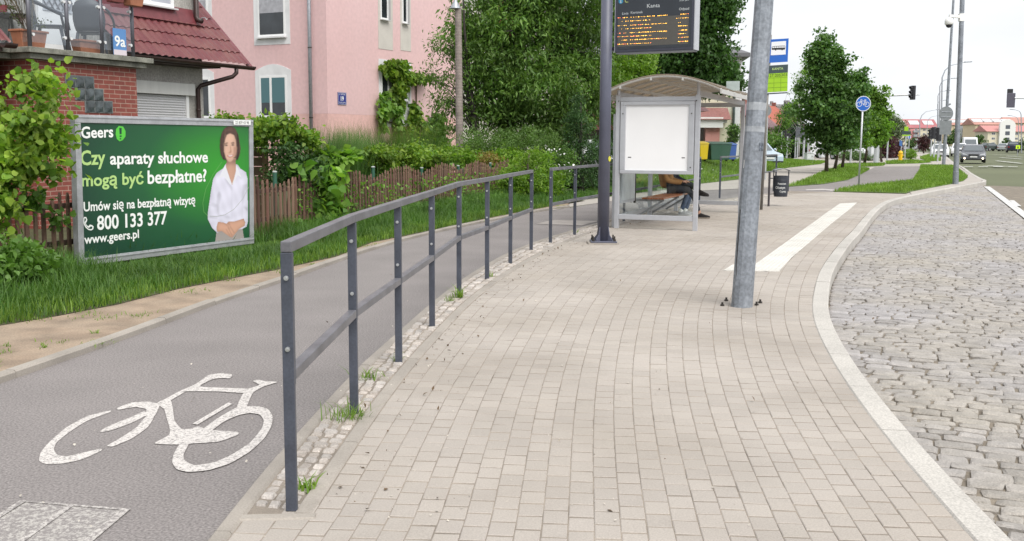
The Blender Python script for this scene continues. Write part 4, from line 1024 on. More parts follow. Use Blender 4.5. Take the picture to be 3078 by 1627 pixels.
# roller shutter window
b = MB(); b.box(2.9, 4.83, .86, .998, 2.36, 2.60); hp(b, 'shutter_box', mat('white_shutter_box', (.56, .56, .54), .5, var=.08, streak=True), bevel=.006)
b = MB(); n = 26
for i in range(n): z = 1.05 + i * .05; b.add([(2.95, .955, z), (4.62, .955, z), (4.62, .942, z + .025), (2.95, .942, z + .025), (4.62, .955, z + .0495), (2.95, .955, z + .0495)], [(0, 1, 2, 3), (3, 2, 4, 5)])
hp(b, 'roller_shutter', mat('shutter_slats', (.50, .50, .51), .45))
b = MB(); b.box(4.622, 4.70, .92, .998, 1.0, 2.358); hp(b, 'shutter_rail', pvc_white)
# lean-to roof of pressed metal tile
def tile_roof(x0, x1, y0, y1, z0, z1, name='roof', parent=H9, wave=.19, course=.36, m=None, px=6):
    L_ = math.hypot(y1 - y0, z1 - z0); nx = int((x1 - x0) / wave * px); rows_ = []; v = []; f = []
    ny = int(L_ / course + .999); ys = []
    for k in range(ny): ys += [(k * course, .022), (k * course + .02, .026), (min((k + 1) * course - .002, L_), .0)]
    nd = Vector((0, -(z1 - z0), y1 - y0)).normalized()
    for s_, lift in ys:
        s_ = min(s_, L_); y = y0 + (y1 - y0) * s_ / L_; z = z0 + (z1 - z0) * s_ / L_
        for i in range(nx + 1):
            x = x0 + (x1 - x0) * i / nx; h = lift + .042 * (abs(math.sin(math.pi * x / wave)) ** .8)
            v.append((x, y + nd.y * h, z + nd.z * h))
    W_ = nx + 1
    for k in range(len(ys) - 1):
        for i in range(nx): f.append((k * W_ + i, k * W_ + i + 1, (k + 1) * W_ + i + 1, (k + 1) * W_ + i))
    return newmesh(name, v, f, m or roof_red, parent)
tile_roof(2.45, 6.05, .45, 1.42, 3.03, 4.02)
tile_roof(5.56, 6.05, 1.42, 3.4, 4.02, 6.04)
b = MB(); b.bar((6.06, .42, 3.02), (6.06, 3.4, 6.06), .03, .16, up=(1, 0, 0)); hp(b, 'verge_trim', flash_red)
b = MB(); b.box(2.45, 5.2, .5, 1.0, 2.93, 2.96); hp(b, 'soffit', mat('dark_soffit', (.07, .05, .045), .8))
b = MB(); b.add([(2.45, 1.29, 4.16), (5.52, 1.29, 4.16), (5.52, 1.18, 3.85), (2.45, 1.18, 3.85), (5.52, 1.14, 3.84), (2.45, 1.14, 3.84)], [(0, 1, 2, 3), (3, 2, 4, 5)]); hp(b, 'flashing', flash_red)
def half_pipe(name, x0, x1, y, z, r_, m, parent):
    v = []; f = []; n = 9
    for x in (x0, x1):
        for q_ in (r_, r_ - .006):
            for i in range(n):
                a = math.pi + math.pi * i / (n - 1); v.append((x, y + q_ * math.cos(a), z + q_ * math.sin(a)))
    for i in range(n - 1):
        f.append((i, i + 1, 2 * n + i + 1, 2 * n + i)); f.append((n + i, 3 * n + i, 3 * n + i + 1, n + i + 1))
        f.append((i, n + i, n + i + 1, i + 1)); f.append((2 * n + i, 2 * n + i + 1, 3 * n + i + 1, 3 * n + i))
    return newmesh(name, v, f, m, parent, smooth=False)
half_pipe('gutter', 2.4, 6.12, .38, 3.02, .075, gutter_brown, H9)
b = MB(); b.tube([(5.55, .38, 2.97), (5.55, .38, 2.86), (5.5, .44, 2.78), (5.02, .88, 2.58), (4.98, .92, 2.5), (4.98, .92, 1.9), (4.98, .92, .2)], .045, 10); b.tube([(4.98, .92, 2.1), (4.98, .92, 2.06)], .052, 10)
hp(b, 'downpipe', gutter_brown, smooth=True)
b = MB(); b.tube([(5.33, 1.2, 7.2), (5.33, 1.2, 4.02), (5.33, 1.16, 3.95), (5.33, 1.06, 3.92)], .055, 12); b.tube([(5.33, 1.2, 4.5), (5.33, 1.2, 4.44)], .064, 12); hp(b, 'downpipe', gutter_brown, smooth=True)
window(H9, 3.42, 4.74, 4.12, 5.5, 1.27, (1, 1.1), pane_net, fr=.075)
# balcony door with lozenge lattice, and the wall opening beside it
b = MB(); b.box(1.3, 2.15, 1.24, 1.298, 2.93, 5.0); dr = hp(b, 'balcony_door', pvc_white)
b = MB(); b.box(1.40, 2.05, 1.225, 1.238, 3.72, 4.9); b.build('pane', mat('grey_net_pane', (.42, .44, .48), .15, var=.2, vscale=4), dr)
b = MB()
for k in range(-4, 9):
    for sgn in (1, -1):
        xa, za = 1.40, 3.72 + k * .18; xb = 2.05; zb = za + sgn * .65 * 1.4
        # clip to the pane
        pts = []
        for t_ in np.linspace(0, 1, 12):
            x = xa + (xb - xa) * t_; z = za + (zb - za) * t_
            if 3.74 < z < 4.88: pts.append((x, 1.215, z))
        if len(pts) > 1: b.bar(pts[0], pts[-1], .016, .014, up=(0, 1, 0))
b.build('lattice', mat('grey_lattice', (.19, .19, .21), .6), dr)
# balcony railing: tubes, glass panes and clips
bp_ = [(-.1, -.1), (.66, -.1), (1.40, -.1), (2.12, -.1)]
for x, y in bp_:
    b = MB(); b.cyl((x, y, 2.92), (x, y, 4.0), .034, 12); po = hp(b, 'railing_post', mat('grey_balcony_tube', (.12, .12, .14), .4, .3), smooth=True)
    for z in (3.12, 3.70):
        for s_ in (-1, 1):
            if x < 0 and s_ < 0 or x > 2 and s_ > 0: continue
            c_ = MB(); c_.cyl((x + s_ * .06, y - .028, z), (x + s_ * .06, y + .03, z), .026, 10); c_.build('glass_clip', mat('bright_clip', (.7, .7, .7), .3, .3), po)
for (a, e) in ((-.06, .62), (.70, 1.36), (1.44, 2.08)):
    b = MB(); b.box(a, e, -.106, -.096, 3.0, 3.95); hp(b, 'glass_panel', glass_tint)
b = MB(); b.box(-.106, -.096, -.06, .9, 3.0, 3.95); hp(b, 'glass_panel', glass_tint)
b = MB(); b.cyl((-.12, -.1, 4.01), (2.2, -.1, 4.01), .03, 10); hp(b, 'handrail', mat('grey_balcony_tube', (.12, .12, .14), .4, .3))
# scrap of the lower tiled roof left of the balcony
q = P(-40, 120, 16.6); q2 = P(33, 128, 16.4)
b = MB(); inv = INV[H9.name]
ql = inv @ P(-60, 128, 16.7); qr = inv @ P(30, 132, 16.7)
tile_roof(ql.x, qr.x, qr.y, qr.y + .8, qr.z, qr.z + .85); half_pipe('gutter', ql.x, qr.x + .04, qr.y - .06, qr.z + .0, .075, gutter_brown, H9)
b = MB(); b.box(ql.x, qr.x - .1, qr.y + .05, .9, qr.z - .12, qr.z - .02); hp(b, 'soffit', mat('dark_soffit', (.07, .05, .045), .8))

def loc9(x, y, z): return H9.matrix_world @ Vector((x, y, z))
RZ9 = math.pi / 2 - HD
# things on the balcony
terra = mat('terracotta_plastic', (.34, .135, .075), .6, var=.15); terra_d = mat('old_olive_pot', (.17, .13, .07), .8, var=.2)
def trough(label, x, y, z, L_, W_, Hh, m, soil_=True, rz=0):
    t = thing('flower_trough', label, 'flower pot', loc9(x, y, z), RZ9 + rz); b = MB(); k = .82
    b.hexa([(-L_ / 2 * k, -W_ / 2 * k, 0), (L_ / 2 * k, -W_ / 2 * k, 0), (L_ / 2 * k, W_ / 2 * k, 0), (-L_ / 2 * k, W_ / 2 * k, 0), (-L_ / 2, -W_ / 2, Hh), (L_ / 2, -W_ / 2, Hh), (L_ / 2, W_ / 2, Hh), (-L_ / 2, W_ / 2, Hh)]); b.build('pot', m, t, bevel=.01)
    b = MB(); b.box(-L_ / 2 - .02, L_ / 2 + .02, -W_ / 2 - .02, W_ / 2 + .02, Hh + .001, Hh + .035); b.build('rim', m, t, bevel=.006)
    if soil_: b = MB(); b.box(-L_ / 2 + .02, L_ / 2 - .02, -W_ / 2 + .02, W_ / 2 - .02, Hh + .03, Hh + .04); b.build('soil', soil, t)
    return t
trough('old terracotta trough with dry climber stems behind the first balcony post', .12, .16, 2.92, .52, .24, .25, terra)
trough('low terracotta trough behind the third balcony post', 1.28, .12, 2.92, .52, .22, .19, terra)
trough('terracotta flower box hung at the right end of the balcony rail', 2.0, -.26, 3.78, .34, .2, .17, terra)
trough('red brown flower box hung on the balcony rail beside the terracotta box', 1.62, -.22, 3.80, .3, .18, .15, mat('red_brown_plastic', (.17, .045, .04), .6))
# dry climber
g = random.Random(3); t = thing('dry_climber', 'dry tangled climber stems leaning over the balcony trough', 'plant', loc9(.1, .18, 3.2), RZ9); b = MB()
for k in range(22):
    x, y, z = g.uniform(-.15, .15), g.uniform(-.05, .05), 0; pts = [(x, y, z)]; 
    dx, dz = g.uniform(-.09, .02), g.uniform(.06, .16)
    for i in range(8):
        x += dx + g.uniform(-.03, .03); y += g.uniform(-.03, .03); z += dz + g.uniform(-.03, .02); dx *= .98; pts.append((x, y, z))
    b.tube(pts, .006, 4)
b.build('stems', mat('dry_stem', (.13, .10, .06), .9), t)
pts, cen = blob_points(31, [(-.2, 0, .35, .25, .1, .35), (.2, 0, .15, .2, .1, .15)], 260, .08, 12); 
leaves('leaves', (np.array(pts) @ np.array(Matrix.Rotation(RZ9, 3, 'Z')).T) + np.array(loc9(.1, .18, 3.2)), .04, leaf_mat('olive_leaf', (.06, .08, .025), (.10, .12, .04)), 4, parent=t)
# plastic armchair
def armchair(label, x, y, rz, m):
    t = thing('garden_armchair', label, 'chair', loc9(x, y, 2.92), RZ9 + rz)
    b = MB(); b.box(-.24, .24, -.22, .22, .41, .44); b.build('seat', m, t, bevel=.015)
    b = MB(); n = 9; v = []; f = []
    for j in range(6):
        zz_ = .44 + .48 * j / 5; wv = .20 + .07 * math.sin(math.pi * (.15 + .8 * j / 5))
        for i in range(n):
            a = -1 + 2 * i / (n - 1); v.append((a * wv, .22 + .10 * j / 5 - .05 * (1 - a * a) * -1, zz_ + (.06 * (1 - a * a) if j == 5 else 0)))
    for j in range(5):
        for i in range(n - 1): f.append((j * n + i, j * n + i + 1, (j + 1) * n + i + 1, (j + 1) * n + i))
    ob = newmesh('backrest', v, f, m, t, smooth=True); md = ob.modifiers.new('solid', 'SOLIDIFY'); md.thickness = .02
    for s_ in (-1, 1):
        b = MB(); b.tube([(s_ * .24, .32, .86), (s_ * .30, .16, .80), (s_ * .31, -.08, .68), (s_ * .29, -.22, .62), (s_ * .28, -.26, .40)], .022, 8); b.build('armrest', m, t, smooth=True)
        for y_ in (-.2, .2):
            b = MB(); b.tube([(s_ * .22, y_, .41), (s_ * .28, y_ * 1.35, 0)], [.03, .02], 6); b.build('leg', m, t)
grey_pl = mat('dark_grey_chair_plastic', (.075, .08, .092), .5)
armchair('dark grey plastic armchair behind the balcony glass', .82, .45, R(38), grey_pl)
armchair('grey folded armchair behind the glass beside the house number', 1.95, .62, R(120), grey_pl)
# round table with a red pot
tw = inv @ P(32, 48, 17.9); t = thing('garden_table', 'black round metal balcony table with curved legs', 'table', loc9(tw.x, tw.y, 2.92), RZ9); zt_ = tw.z - 2.92
b = MB(); b.lathe([(.0, zt_ - .02), (.36, zt_ - .02), (.37, zt_), (.36, zt_ + .02), (0, zt_ + .021)], 24); b.build('tabletop', black_plastic, t)
for k in range(3):
    a = k * 2.1 + .6; b = MB(); b.tube([(.02 * math.cos(a), .02 * math.sin(a), zt_ - .02), (.04 * math.cos(a), .04 * math.sin(a), .35), (.06 * math.cos(a), .06 * math.sin(a), .2), (.26 * math.cos(a), .26 * math.sin(a), 0)], .014, 7); b.build('leg', black_plastic, t)
t = thing('flower_pot', 'small red flower pot standing on the black balcony table', 'flower pot', loc9(tw.x - .14, tw.y, 2.92 + zt_ + .022), RZ9)
b = MB(); b.lathe([(.055, 0), (.075, .13), (.08, .14), (.066, .14), (.05, .02)], 14); b.build('pot', mat('red_pot', (.24, .012, .02), .4), t)
b = MB(); b.cyl((-.04, 0, .1), (-.06, 0, .2), .008, 6); b.cyl((.04, 0, .1), (.06, .01, .18), .008, 6); b.build('stems', mat('dry_stem', (.13, .10, .06), .9), t)
# house number
t = thing('house_number_sign', 'blue and white square house number plate 9a on the balcony glass', 'sign', loc9(1.78, -.13, 2.93), RZ9)
b = MB(); b.box(-.15, .15, -.006, .006, 0, .45); pl_ = b.build('plate', mat('house_plate_blue', (.10, .24, .50), .4), t)
b = MB(); b.box(-.15, .15, -.0085, -.0062, 0, .09); b.build('plate_edge', mat('house_plate_pale', (.62, .56, .60), .5), pl_)
b = MB(); text_on(b, '9a', .185, (-.125, -.0095, .15), (1, 0, 0), (0, 0, 1), .25, bold=.02); b.build('lettering', white_print, pl_)

# ================================================================ pink apartment house
HP_ = R(28); pc = P(986, 400, 36.0); PK = thing('pink_apartment_house', 'pink rendered apartment house with white framed windows behind the hedge', 'house', (pc.x, pc.y, 0), math.pi / 2 - HP_)
pink = mat('pink_render', (.68, .46, .46), .95, var=.05, vscale=.35, speck=.05, sscale=8, col2=(.64, .445, .45), patch=((.60, .42, .42), .5, .35))
pink_low = mat('pink_plinth_render', (.67, .425, .395), .95, var=.07, vscale=.6, speck=.07, sscale=8)
trim_white = mat('white_window_surround', (.66, .66, .67), .9, var=.10, vscale=2)
b = MB(); b.box(0, 8.9, 0, 13, 2.36, 11); b.build('wall', pink, PK)
b = MB(); b.box(.0, 8.9, .0, 13, -.1, 2.357); b.build('plinth_wall', pink_low, PK)
b = MB(); b.box(-.5, 9.4, -.5, 13.5, 11.0, 11.25); b.hexa([(-.5, -.5, 11.25), (9.4, -.5, 11.25), (9.4, 13.5, 11.25), (-.5, 13.5, 11.25), (4.2, 4, 14), (4.8, 4, 14), (4.8, 9, 14), (4.2, 9, 14)]); b.build('roof', roof_red, PK)
# windows of the gable facing the camera (wall x = 0, facing -x): build in a turned holder frame
def gable_window(y0, y1, z0, z1, arched, pane, blind=None, bm=None):
    su = .2; pts = [(y0 - su, z0 - .28), (y1 + su, z0 - .28), (y1 + su, z1 + .18)]
    if arched: pts += [(y1 + su - (y1 - y0 + 2 * su) * k / 8, z1 + .18 + .22 * math.sin(math.pi * k / 8)) for k in range(1, 8)]
    pts += [(y0 - su, z1 + .18)]
    b = MB(); b.prism(pts, (-.012, 0, 0), (0, 1, 0), (0, 0, 1), (.02, 0, 0)); s_ = b.build('window_surround', trim_white, PK)
    # reveal: frame set back behind the surround's face is shown by a frame with deep returns
    b = MB(); fr = .07; X0, X1 = -.028, .0
    for (a, e, c, d_) in ((y0, y1, z0, z0 + fr), (y0, y1, z1 - fr, z1), (y0, y0 + fr, z0 + fr, z1 - fr), (y1 - fr, y1, z0 + fr, z1 - fr)): b.box(X0, X1, a, e, c, d_)
    ym = y0 + (y1 - y0) * .58
    if arched: b.box(X0 - .003, X1, ym - .05, ym + .05, z0 + fr, z1 - fr)
    w = b.build('window', pvc_white, PK)
    b = MB(); b.box(-.022, -.0125, y0 + fr, y1 - fr, z0 + fr, z1 - fr); b.build('pane', pane, w)
    if blind: b = MB(); b.box(-.026, -.0225, y0 + fr, y1 - fr, z0 + fr + (z1 - z0 - 2 * fr) * (1 - blind), z1 - fr); b.build('blind', bm, w)
    b = MB(); b.box(-.14, -.029, y0 - .05, y1 + .05, z0 - .06, z0 - .005); b.build('sill', trim_white if not arched else mat('grey_sill', (.35, .35, .36), .5), w)
teal_blind = mat('teal_blind', (.075, .16, .18), .6); lace = mat('pale_lace_blind', (.36, .36, .39), .8, var=.2, vscale=6)
gable_window(1.75, 2.96, 2.24, 3.68, True, glass_dark, .66, teal_blind)
gable_window(1.75, 2.96, 5.02, 6.5, False, glass_dark, .45, lace)
gable_window(5.3, 6.4, 2.24, 3.68, True, glass_dark); gable_window(5.3, 6.4, 5.02, 6.5, False, glass_dark, .5, lace)
gable_window(1.75, 2.96, 7.85, 9.3, False, glass_dark); gable_window(5.3, 6.4, 7.85, 9.3, False, glass_dark)
dpx = .62
b = MB(); b.tube([(-.12, dpx, 11), (-.12, dpx, .1)], .062, 12); dp_ = b.build('downpipe', galv, PK, smooth=True)
b = MB()
for z in (2.2, 4.55, 7): b.tube([(-.12, dpx, z), (-.12, dpx, z + .04)], .072, 12)
b.build('pipe_bracket', dark_steel, dp_)
# stairwell windows on the street side (wall y = 0)
bare = mat('bare_grey_render', (.52, .49, .45), .95, var=.08, vscale=2, speck=.08)
bare_w = mat('bare_white_render', (.64, .64, .65), .95, var=.06, vscale=2)
def stair(z0, z1, zlow, m2):
    for (x0, x1, xa, xb) in ((3.0, 3.92, 3.12, 3.72), (4.42, 5.12, 4.52, 4.98)):
        b = MB(); b.box(x0, x1, -.012, .01, zlow if x0 < 4 else zlow + .05, z1 + .5); b.build('render_patch', m2, PK)
        window(PK, xa, xb - .12, z0, z1, -.034, (1,), glass_dark, fr=.06, sill=True)
        b = MB(); b.box(xb - .12, xb + .06, -.016, -.013, z0 - .02, z1); b.build('reveal', mat('window_reveal_grey', (.33, .32, .33), .9), PK)
stair(5.82, 7.0, 4.76, bare); stair(2.95, 3.9, 1.95, bare_w); stair(8.7, 9.9, 7.6, bare)
t = thing('house_number_sign', 'small blue street name plate with number 19 on the pink wall', 'sign', PK.matrix_world @ Vector((.79, -.012, 2.68)), math.pi / 2 - HP_)
b = MB(); b.box(-.24, .24, -.012, 0, 0, .42); pl_ = b.build('plate', mat('enamel_blue', (.025, .035, .22), .35), t)
for (a, e, c, d_) in ((-.225, .225, .012, .02), (-.225, .225, .40, .408), (-.225, -.217, .02, .40), (.217, .225, .02, .40)): 
    b = MB(); b.box(a, e, -.0135, -.0122, c, d_); b.build('border', white_print, pl_)
b = MB(); text_on(b, '19', .15, (0, -.0138, .14), (1, 0, 0), (0, 0, 1), None, center=True, bold=.03); b.build('lettering', white_print, pl_)
for wd, x_, w_ in (('W.', -.17, .06), ('WITOSA', -.08, .25)):
    b = MB(); text_on(b, wd, .055, (x_, -.0138, .325), (1, 0, 0), (0, 0, 1), w_); b.build('lettering', white_print, pl_)
b = MB(); text_on(b, 'O.M. PIECZEWO', .045, (0, -.0138, .05), (1, 0, 0), (0, 0, 1), .38); b.build('lettering', white_print, pl_).location.x -= .19
# ================================================================ houses behind the trees
def plain_house(name, label, uc, D, w, d, zt, m, rz, roofm=None, wins=(), cat='house', pitch=1.8, base=0.0):
    p = P(uc, 420, D); t = thing(name, label, cat, (p.x, p.y, base), rz)
    b = MB(); b.box(0, w, 0, d, -.2, zt); b.build('wall', m, t)
    b = MB(); ov = .4; b.add([(-ov, -ov, zt), (w + ov, -ov, zt), (w + ov, d + ov, zt), (-ov, d + ov, zt), (-ov, d / 2, zt + pitch), (w + ov, d / 2, zt + pitch)], [(0, 1, 5, 4), (2, 3, 4, 5), (0, 4, 3), (1, 2, 5), (0, 3, 2, 1)]); b.build('roof', roofm or roof_red, t)
    for (x0, x1, z0, z1) in wins: window(t, x0, x1, z0, z1, -.03, (1, 1), glass_dark)
    return t
rzs = math.pi / 2 - R(26)
ivory = mat('ivory_render', (.60, .58, .52), .95, var=.06, vscale=1); brownp = mat('brown_orange_render', (.30, .12, .07), .95, var=.1, vscale=1)
wh = plain_house('white_house', 'tall white rendered house with white windows half hidden by the big ash tree', 1385, 50, 14, 9, 8.6, ivory, rzs, wins=[(1.2, 2.4, 4.2, 5.8), (4.4, 5.6, 3.9, 5.5), (4.4, 5.6, 6.6, 8.0), (8, 9.2, 3.9, 5.5), (11, 12.2, 3.9, 5.5)], pitch=2.4)
b = MB(); b.box(3.0, 6.5, -.014, .0, 5.9, 8.4); b.build('render_band', brownp, wh)
pg = plain_house('pink_garage', 'low pink garage with a dark door behind the conifers', 1725, 50, 6, 5, 2.9, mat('deep_pink_render', (.42, .14, .16), .9, var=.1), R(5), wins=(), pitch=.8)
b = MB(); b.box(.5, 2.9, -.03, .0, .1, 2.0); b.build('garage_door', mat('dark_brown_door', (.035, .018, .018), .7), pg)
# ================================================================ passenger information display on its post
p0 = G(1813, 732)
t = thing('departure_display', 'dark departure board hung on a thick slate blue post before the bus shelter', 'display board', p0)
b = MB(); b.tube([(0, 0, .03), (0, 0, 4.4)], .083, 20); post = b.build('post', slate_paint, t, smooth=True)
b = MB(); b.box(-.19, .19, -.16, .16, .022, .042); bp2 = b.build('base_plate', slate_paint, t, bevel=.004)
b = MB(); b.box(-.23, .21, -.19, .19, .0, .020); b.build('grout_pad', concrete_edge, t)
for k in range(4):
    a = math.pi / 4 + k * math.pi / 2; d = V(math.cos(a), math.sin(a), 0)
    b = MB(); b.prism([(.06, .042), (.17, .042), (.165, .075), (.115, .13), (.092, .24), (.06, .26)], (0, 0, 0), d, (0, 0, 1), V(-d.y, d.x, 0) * .012); b.build('gusset', slate_paint, t)
    b = MB(); q = V(.155 * (1 if d.x > 0 else -1), .125 * (1 if d.y > 0 else -1), .042); b.cyl(q, q + V(0, 0, .03), .022, 6); b.cyl(q + V(0, 0, .03), q + V(0, 0, .075), .011, 8); b.build('nut', dark_steel, t)
b = MB(); q = P(1823, 478, p0.y - .1) - p0; b.cyl((.0690, -.0455, q.z), (.0715, -.0470, q.z), .040, 14); b.build('sticker', mat('yellow_sticker', (.55, .52, .04), .5), t)
A = P(1848, 158, p0.y); B_ = P(2084, 149.5, p0.y * .962); dx = V(B_.x - A.x, B_.y - A.y, 0); DW = dx.length; dx.normalize(); dn = V(dx.y, -dx.x, 0); zb = (A.z + B_.z) / 2; DH = 1.06
if dn.y > 0: dn = -dn
def DP(x, z, d=0): return V(A.x, A.y, zb) + dx * x + V(0, 0, 1) * z + dn * d
casing = mat('display_casing', (.045, .048, .068), .4, var=.1); screen = mat('display_screen', (.034, .040, .050), .25, spec=.4, var=.15, vscale=3); led_back = mat('led_matrix', (.085, .080, .072), .45, speck=.2, sscale=300)
b = MB(); b.prism([(0, 0), (DW, 0), (DW, DH), (0, DH)], DP(0, 0, -.20), dx, (0, 0, 1), dn * .20); case = b.build('casing', casing, t, world=True, bevel=.006)
b = MB(); b.prism([(.012, -.02), (DW - .012, -.02), (DW - .012, -.001), (.012, -.001)], DP(0, 0, -.19), dx, (0, 0, 1), dn * .18); b.build('bottom_trim', mat('casing_trim', (.16, .165, .18), .4, .3), t, world=True)
for x in (-.012, DW):
    b = MB(); b.prism([(x, 0), (x + .012, 0), (x + .012, DH), (x, DH)], DP(0, 0, -.19), dx, (0, 0, 1), dn * .185); b.build('side_trim', alu, t, world=True)
b = MB(); b.prism([(.04, .04), (DW - .04, .04), (DW - .04, DH - .04), (.04, DH - .04)], DP(0, 0, .001), dx, (0, 0, 1), dn * .003); scr = b.build('screen', screen, t, world=True)
# photo pixels on the board's face
def dpix(x, y):
    u, v = 1820 + x / 8.013, y / 8.013; d = ray(u, v); c = camo.matrix_world.translation; o_ = DP(0, 0, .005); tt = (o_ - c).dot(dn) / d.dot(dn); p = c + d * tt - o_
    return p.dot(dx), p.z
l0, l1 = dpix(290, 1130), dpix(2010, 330)
b = MB(); b.prism([(l0[0], l0[1]), (l1[0], l0[1]), (l1[0], l1[1] - .015), (l0[0], l1[1] - .015)], DP(0, 0, .004), dx, (0, 0, 1), dn * .0015); lm = b.build('led_panel', led_back, t, world=True)
led_o = mat('amber_led', (1.0, .50, .06), .5, emit=2.6); led_r = mat('red_amber_led', (1.0, .22, .08), .5, emit=2.4)
g = random.Random(8)
rows_px = [(440, 382, [(300, 385, 1), (420, 540, 0), (600, 1490, 0)], [(1810, 2005, 1)]), (530, 490, [(390, 430, 0), (480, 550, 0), (600, 1105, 0)], [(1705, 2000, 0)]), (630, 560, [(292, 382, 0), (425, 515, 0), (600, 1485, 0)], [(1750, 1835, 0)]),
  (712, 672, [(385, 430, 0), (480, 550, 0), (595, 1100, 0)], [(1750, 2005, 0)]), (812, 745, [(292, 382, 1), (425, 515, 0), (590, 1485, 0)], [(1750, 1985, 0)]), (895, 855, [(292, 385, 0), (395, 550, 0), (592, 1098, 0)], [(1750, 1952, 0)]),
  (980, 920, [(385, 515, 0), (592, 1475, 0)], [(1750, 1995, 0)]), (1075, 1035, [(290, 455, 0), (480, 550, 0), (592, 1098, 0)], [(1750, 1998, 0)])]
bo_, br_ = MB(), MB()
for (ya, yb, segs, rs) in rows_px:
    zrow = dpix(300, ya)[1]
    for (xa, xb, red) in segs + rs:
        x = dpix(xa, ya)[0]; xe = dpix(xb, ya)[0]; zr = zrow if xa < 1600 else zrow + .002
        while x < xe - .004:
            w = min(g.uniform(.006, .020), xe - x); h = g.uniform(.0025, .0065)
            tgt = br_ if (red and g.random() < .7) or g.random() < .10 else bo_
            tgt.flat([(x, zr - h / 2 + g.uniform(0, .006)), (x + w, zr - h / 2 + g.uniform(0, .006)), (x + w, zr + h), (x, zr + h)], DP(0, 0, .0062), dx, (0, 0, 1)); x += w + g.uniform(.006, .020)
stuff(bo_.build('led_text', led_o, lm, world=True)); stuff(br_.build('led_text', led_r, lm, world=True))
scr_text = mat('screen_lettering', (.55, .58, .60), .5)
def dtext(body, xa, ya, xb, hpx, m=scr_text):
    a, c = dpix(xa, ya), dpix(xb, ya); h = dpix(xa, ya - hpx)[1] - a[1]
    b = MB(); text_on(b, body, h, DP(a[0], a[1], .0048), dx, (0, 0, 1), c[0] - a[0]); return b.build('lettering', m, scr, world=True)
dtext('Kanta', 1000, 190, 1308, 95); dtext('Linia', 402, 358, 552, 58); dtext('Kierunek', 608, 335, 895, 60); dtext('Odjazd', 1770, 250, 2010, 62); dtext('5.23 juni', 1780, 30, 2010, 50)
c = [dpix(*q) for q in ((315, -60), (420, -70), (425, 60), (370, 100), (318, 70))]; b = MB(); b.flat(c, DP(0, 0, .0048), dx, (0, 0, 1)); b.build('emblem', mat('emblem_blue', (.03, .22, .38), .5), scr, world=True)
c = [dpix(*q) for q in ((360, -30), (376, -30), (376, 40), (392, 52), (368, 78), (350, 52), (362, 40))]; b = MB(); b.flat(c, DP(0, 0, .0054), dx, (0, 0, 1)); b.build('emblem', scr_text, scr, world=True)
b = MB(); c = [dpix(*q) for q in ((465, -80), (560, -90), (560, -70), (490, -62), (485, 20), (500, 46), (548, 42), (548, 62), (490, 66), (466, 40))]; b.flat(c, DP(0, 0, .0048), dx, (0, 0, 1)); b.build('emblem', mat('emblem_olive', (.30, .34, .12), .5), scr, world=True)
for z in (.06, .9): b = MB(); b.bar(DP(-.14, z, -.1) - V(0, 0, 0), DP(.0, z, -.1), .06, .05); b.build('bracket', casing, t, world=True)

# ================================================================ bus shelter (local x across towards the kerb, y along it)
s0 = G(1853, 686); SX = V(1.26, -.48, 0).normalized(); SR_ = math.atan2(SX.y, SX.x)
SH = thing('bus_shelter', 'grey aluminium bus shelter with curved ribbed roof, blank poster case and wooden bench', 'bus shelter', s0, SR_)
SW, SL_ = 1.36, 4.85
bronze = bpy.data.materials.new('roof_polycarbonate'); bronze.use_nodes = True; N = bronze.node_tree.nodes; K = bronze.node_tree.links.new
_p = N['Principled BSDF']; _p.inputs['Base Color'].default_value = (.38, .355, .32, 1); _p.inputs['Roughness'].default_value = .35
_t = N.new('ShaderNodeBsdfTranslucent'); _t.inputs[0].default_value = (.50, .43, .35, 1); _tr = N.new('ShaderNodeBsdfTransparent'); _tr.inputs[0].default_value = (.72, .64, .54, 1)
_m1 = N.new('ShaderNodeMixShader'); _m1.inputs[0].default_value = .5; K(_p.outputs[0], _m1.inputs[1]); K(_t.outputs[0], _m1.inputs[2])
_m2 = N.new('ShaderNodeMixShader'); _m2.inputs[0].default_value = .40; K(_m1.outputs[0], _m2.inputs[1]); K(_tr.outputs[0], _m2.inputs[2]); K(_m2.outputs[0], N['Material Output'].inputs[0])
def sbar(name, a, c, w, h, up=(0, 0, 1), m=alu, par=SH, bev=.005): b = MB(); b.bar(a, c, w, h, up=up); return b.build(name, m, par, bevel=bev)
for (x, y) in ((0, 0), (SW, 0), (0, SL_), (SW, SL_), (0, SL_ / 2)):
    sbar('post', (x, y, 0), (x, y, 2.26 if y < 1 else 2.32), .075, .075)
# end panel with the poster case
sbar('beam', (.038, 0, 2.195), (SW - .038, 0, 2.195), .07, .075)
sbar('beam', (.038, 0, .20), (SW - .038, 0, .20), .06, .085)
case_ = MB(); zb_, zt_ = .942, 2.152; 
for (x0, x1, z0, z1) in ((.05, SW - .05, zb_, zb_ + .06), (.05, SW - .05, zt_ - .06, zt_), (.05, .14, zb_ + .06, zt_ - .06), (SW - .14, SW - .05, zb_ + .06, zt_ - .06)): case_.box(x0, x1, -.06, .06, z0, z1)
pcs = case_.build('poster_case', alu, SH, bevel=.006)
b = MB(); b.box(.14, SW - .14, -.030, .03, zb_ + .06, zt_ - .06); b.build('blank_sheet', mat('blank_white_sheet', (.80, .80, .81), .4, var=.02, vscale=2), pcs)
for x in (.19, SW - .25): b = MB(); b.box(x, x + .055, -.0335, -.0305, zb_ + .27, zb_ + .283); b.build('clip', dark_steel, pcs)
for (x, z) in ((SW - .095, 1.95), (SW - .095, 1.06), (.095, 1.95), (.02, 2.16), (SW - .02, 2.16)): b = MB(); b.cyl((x, -.062, z), (x, -.068, z), .011, 8); b.build('screw', dark_steel, pcs)
b = MB(); b.box(.06, SW - .06, -.006, .006, .245, zb_ - .005); b.build('end_glass', glass_clear, SH)
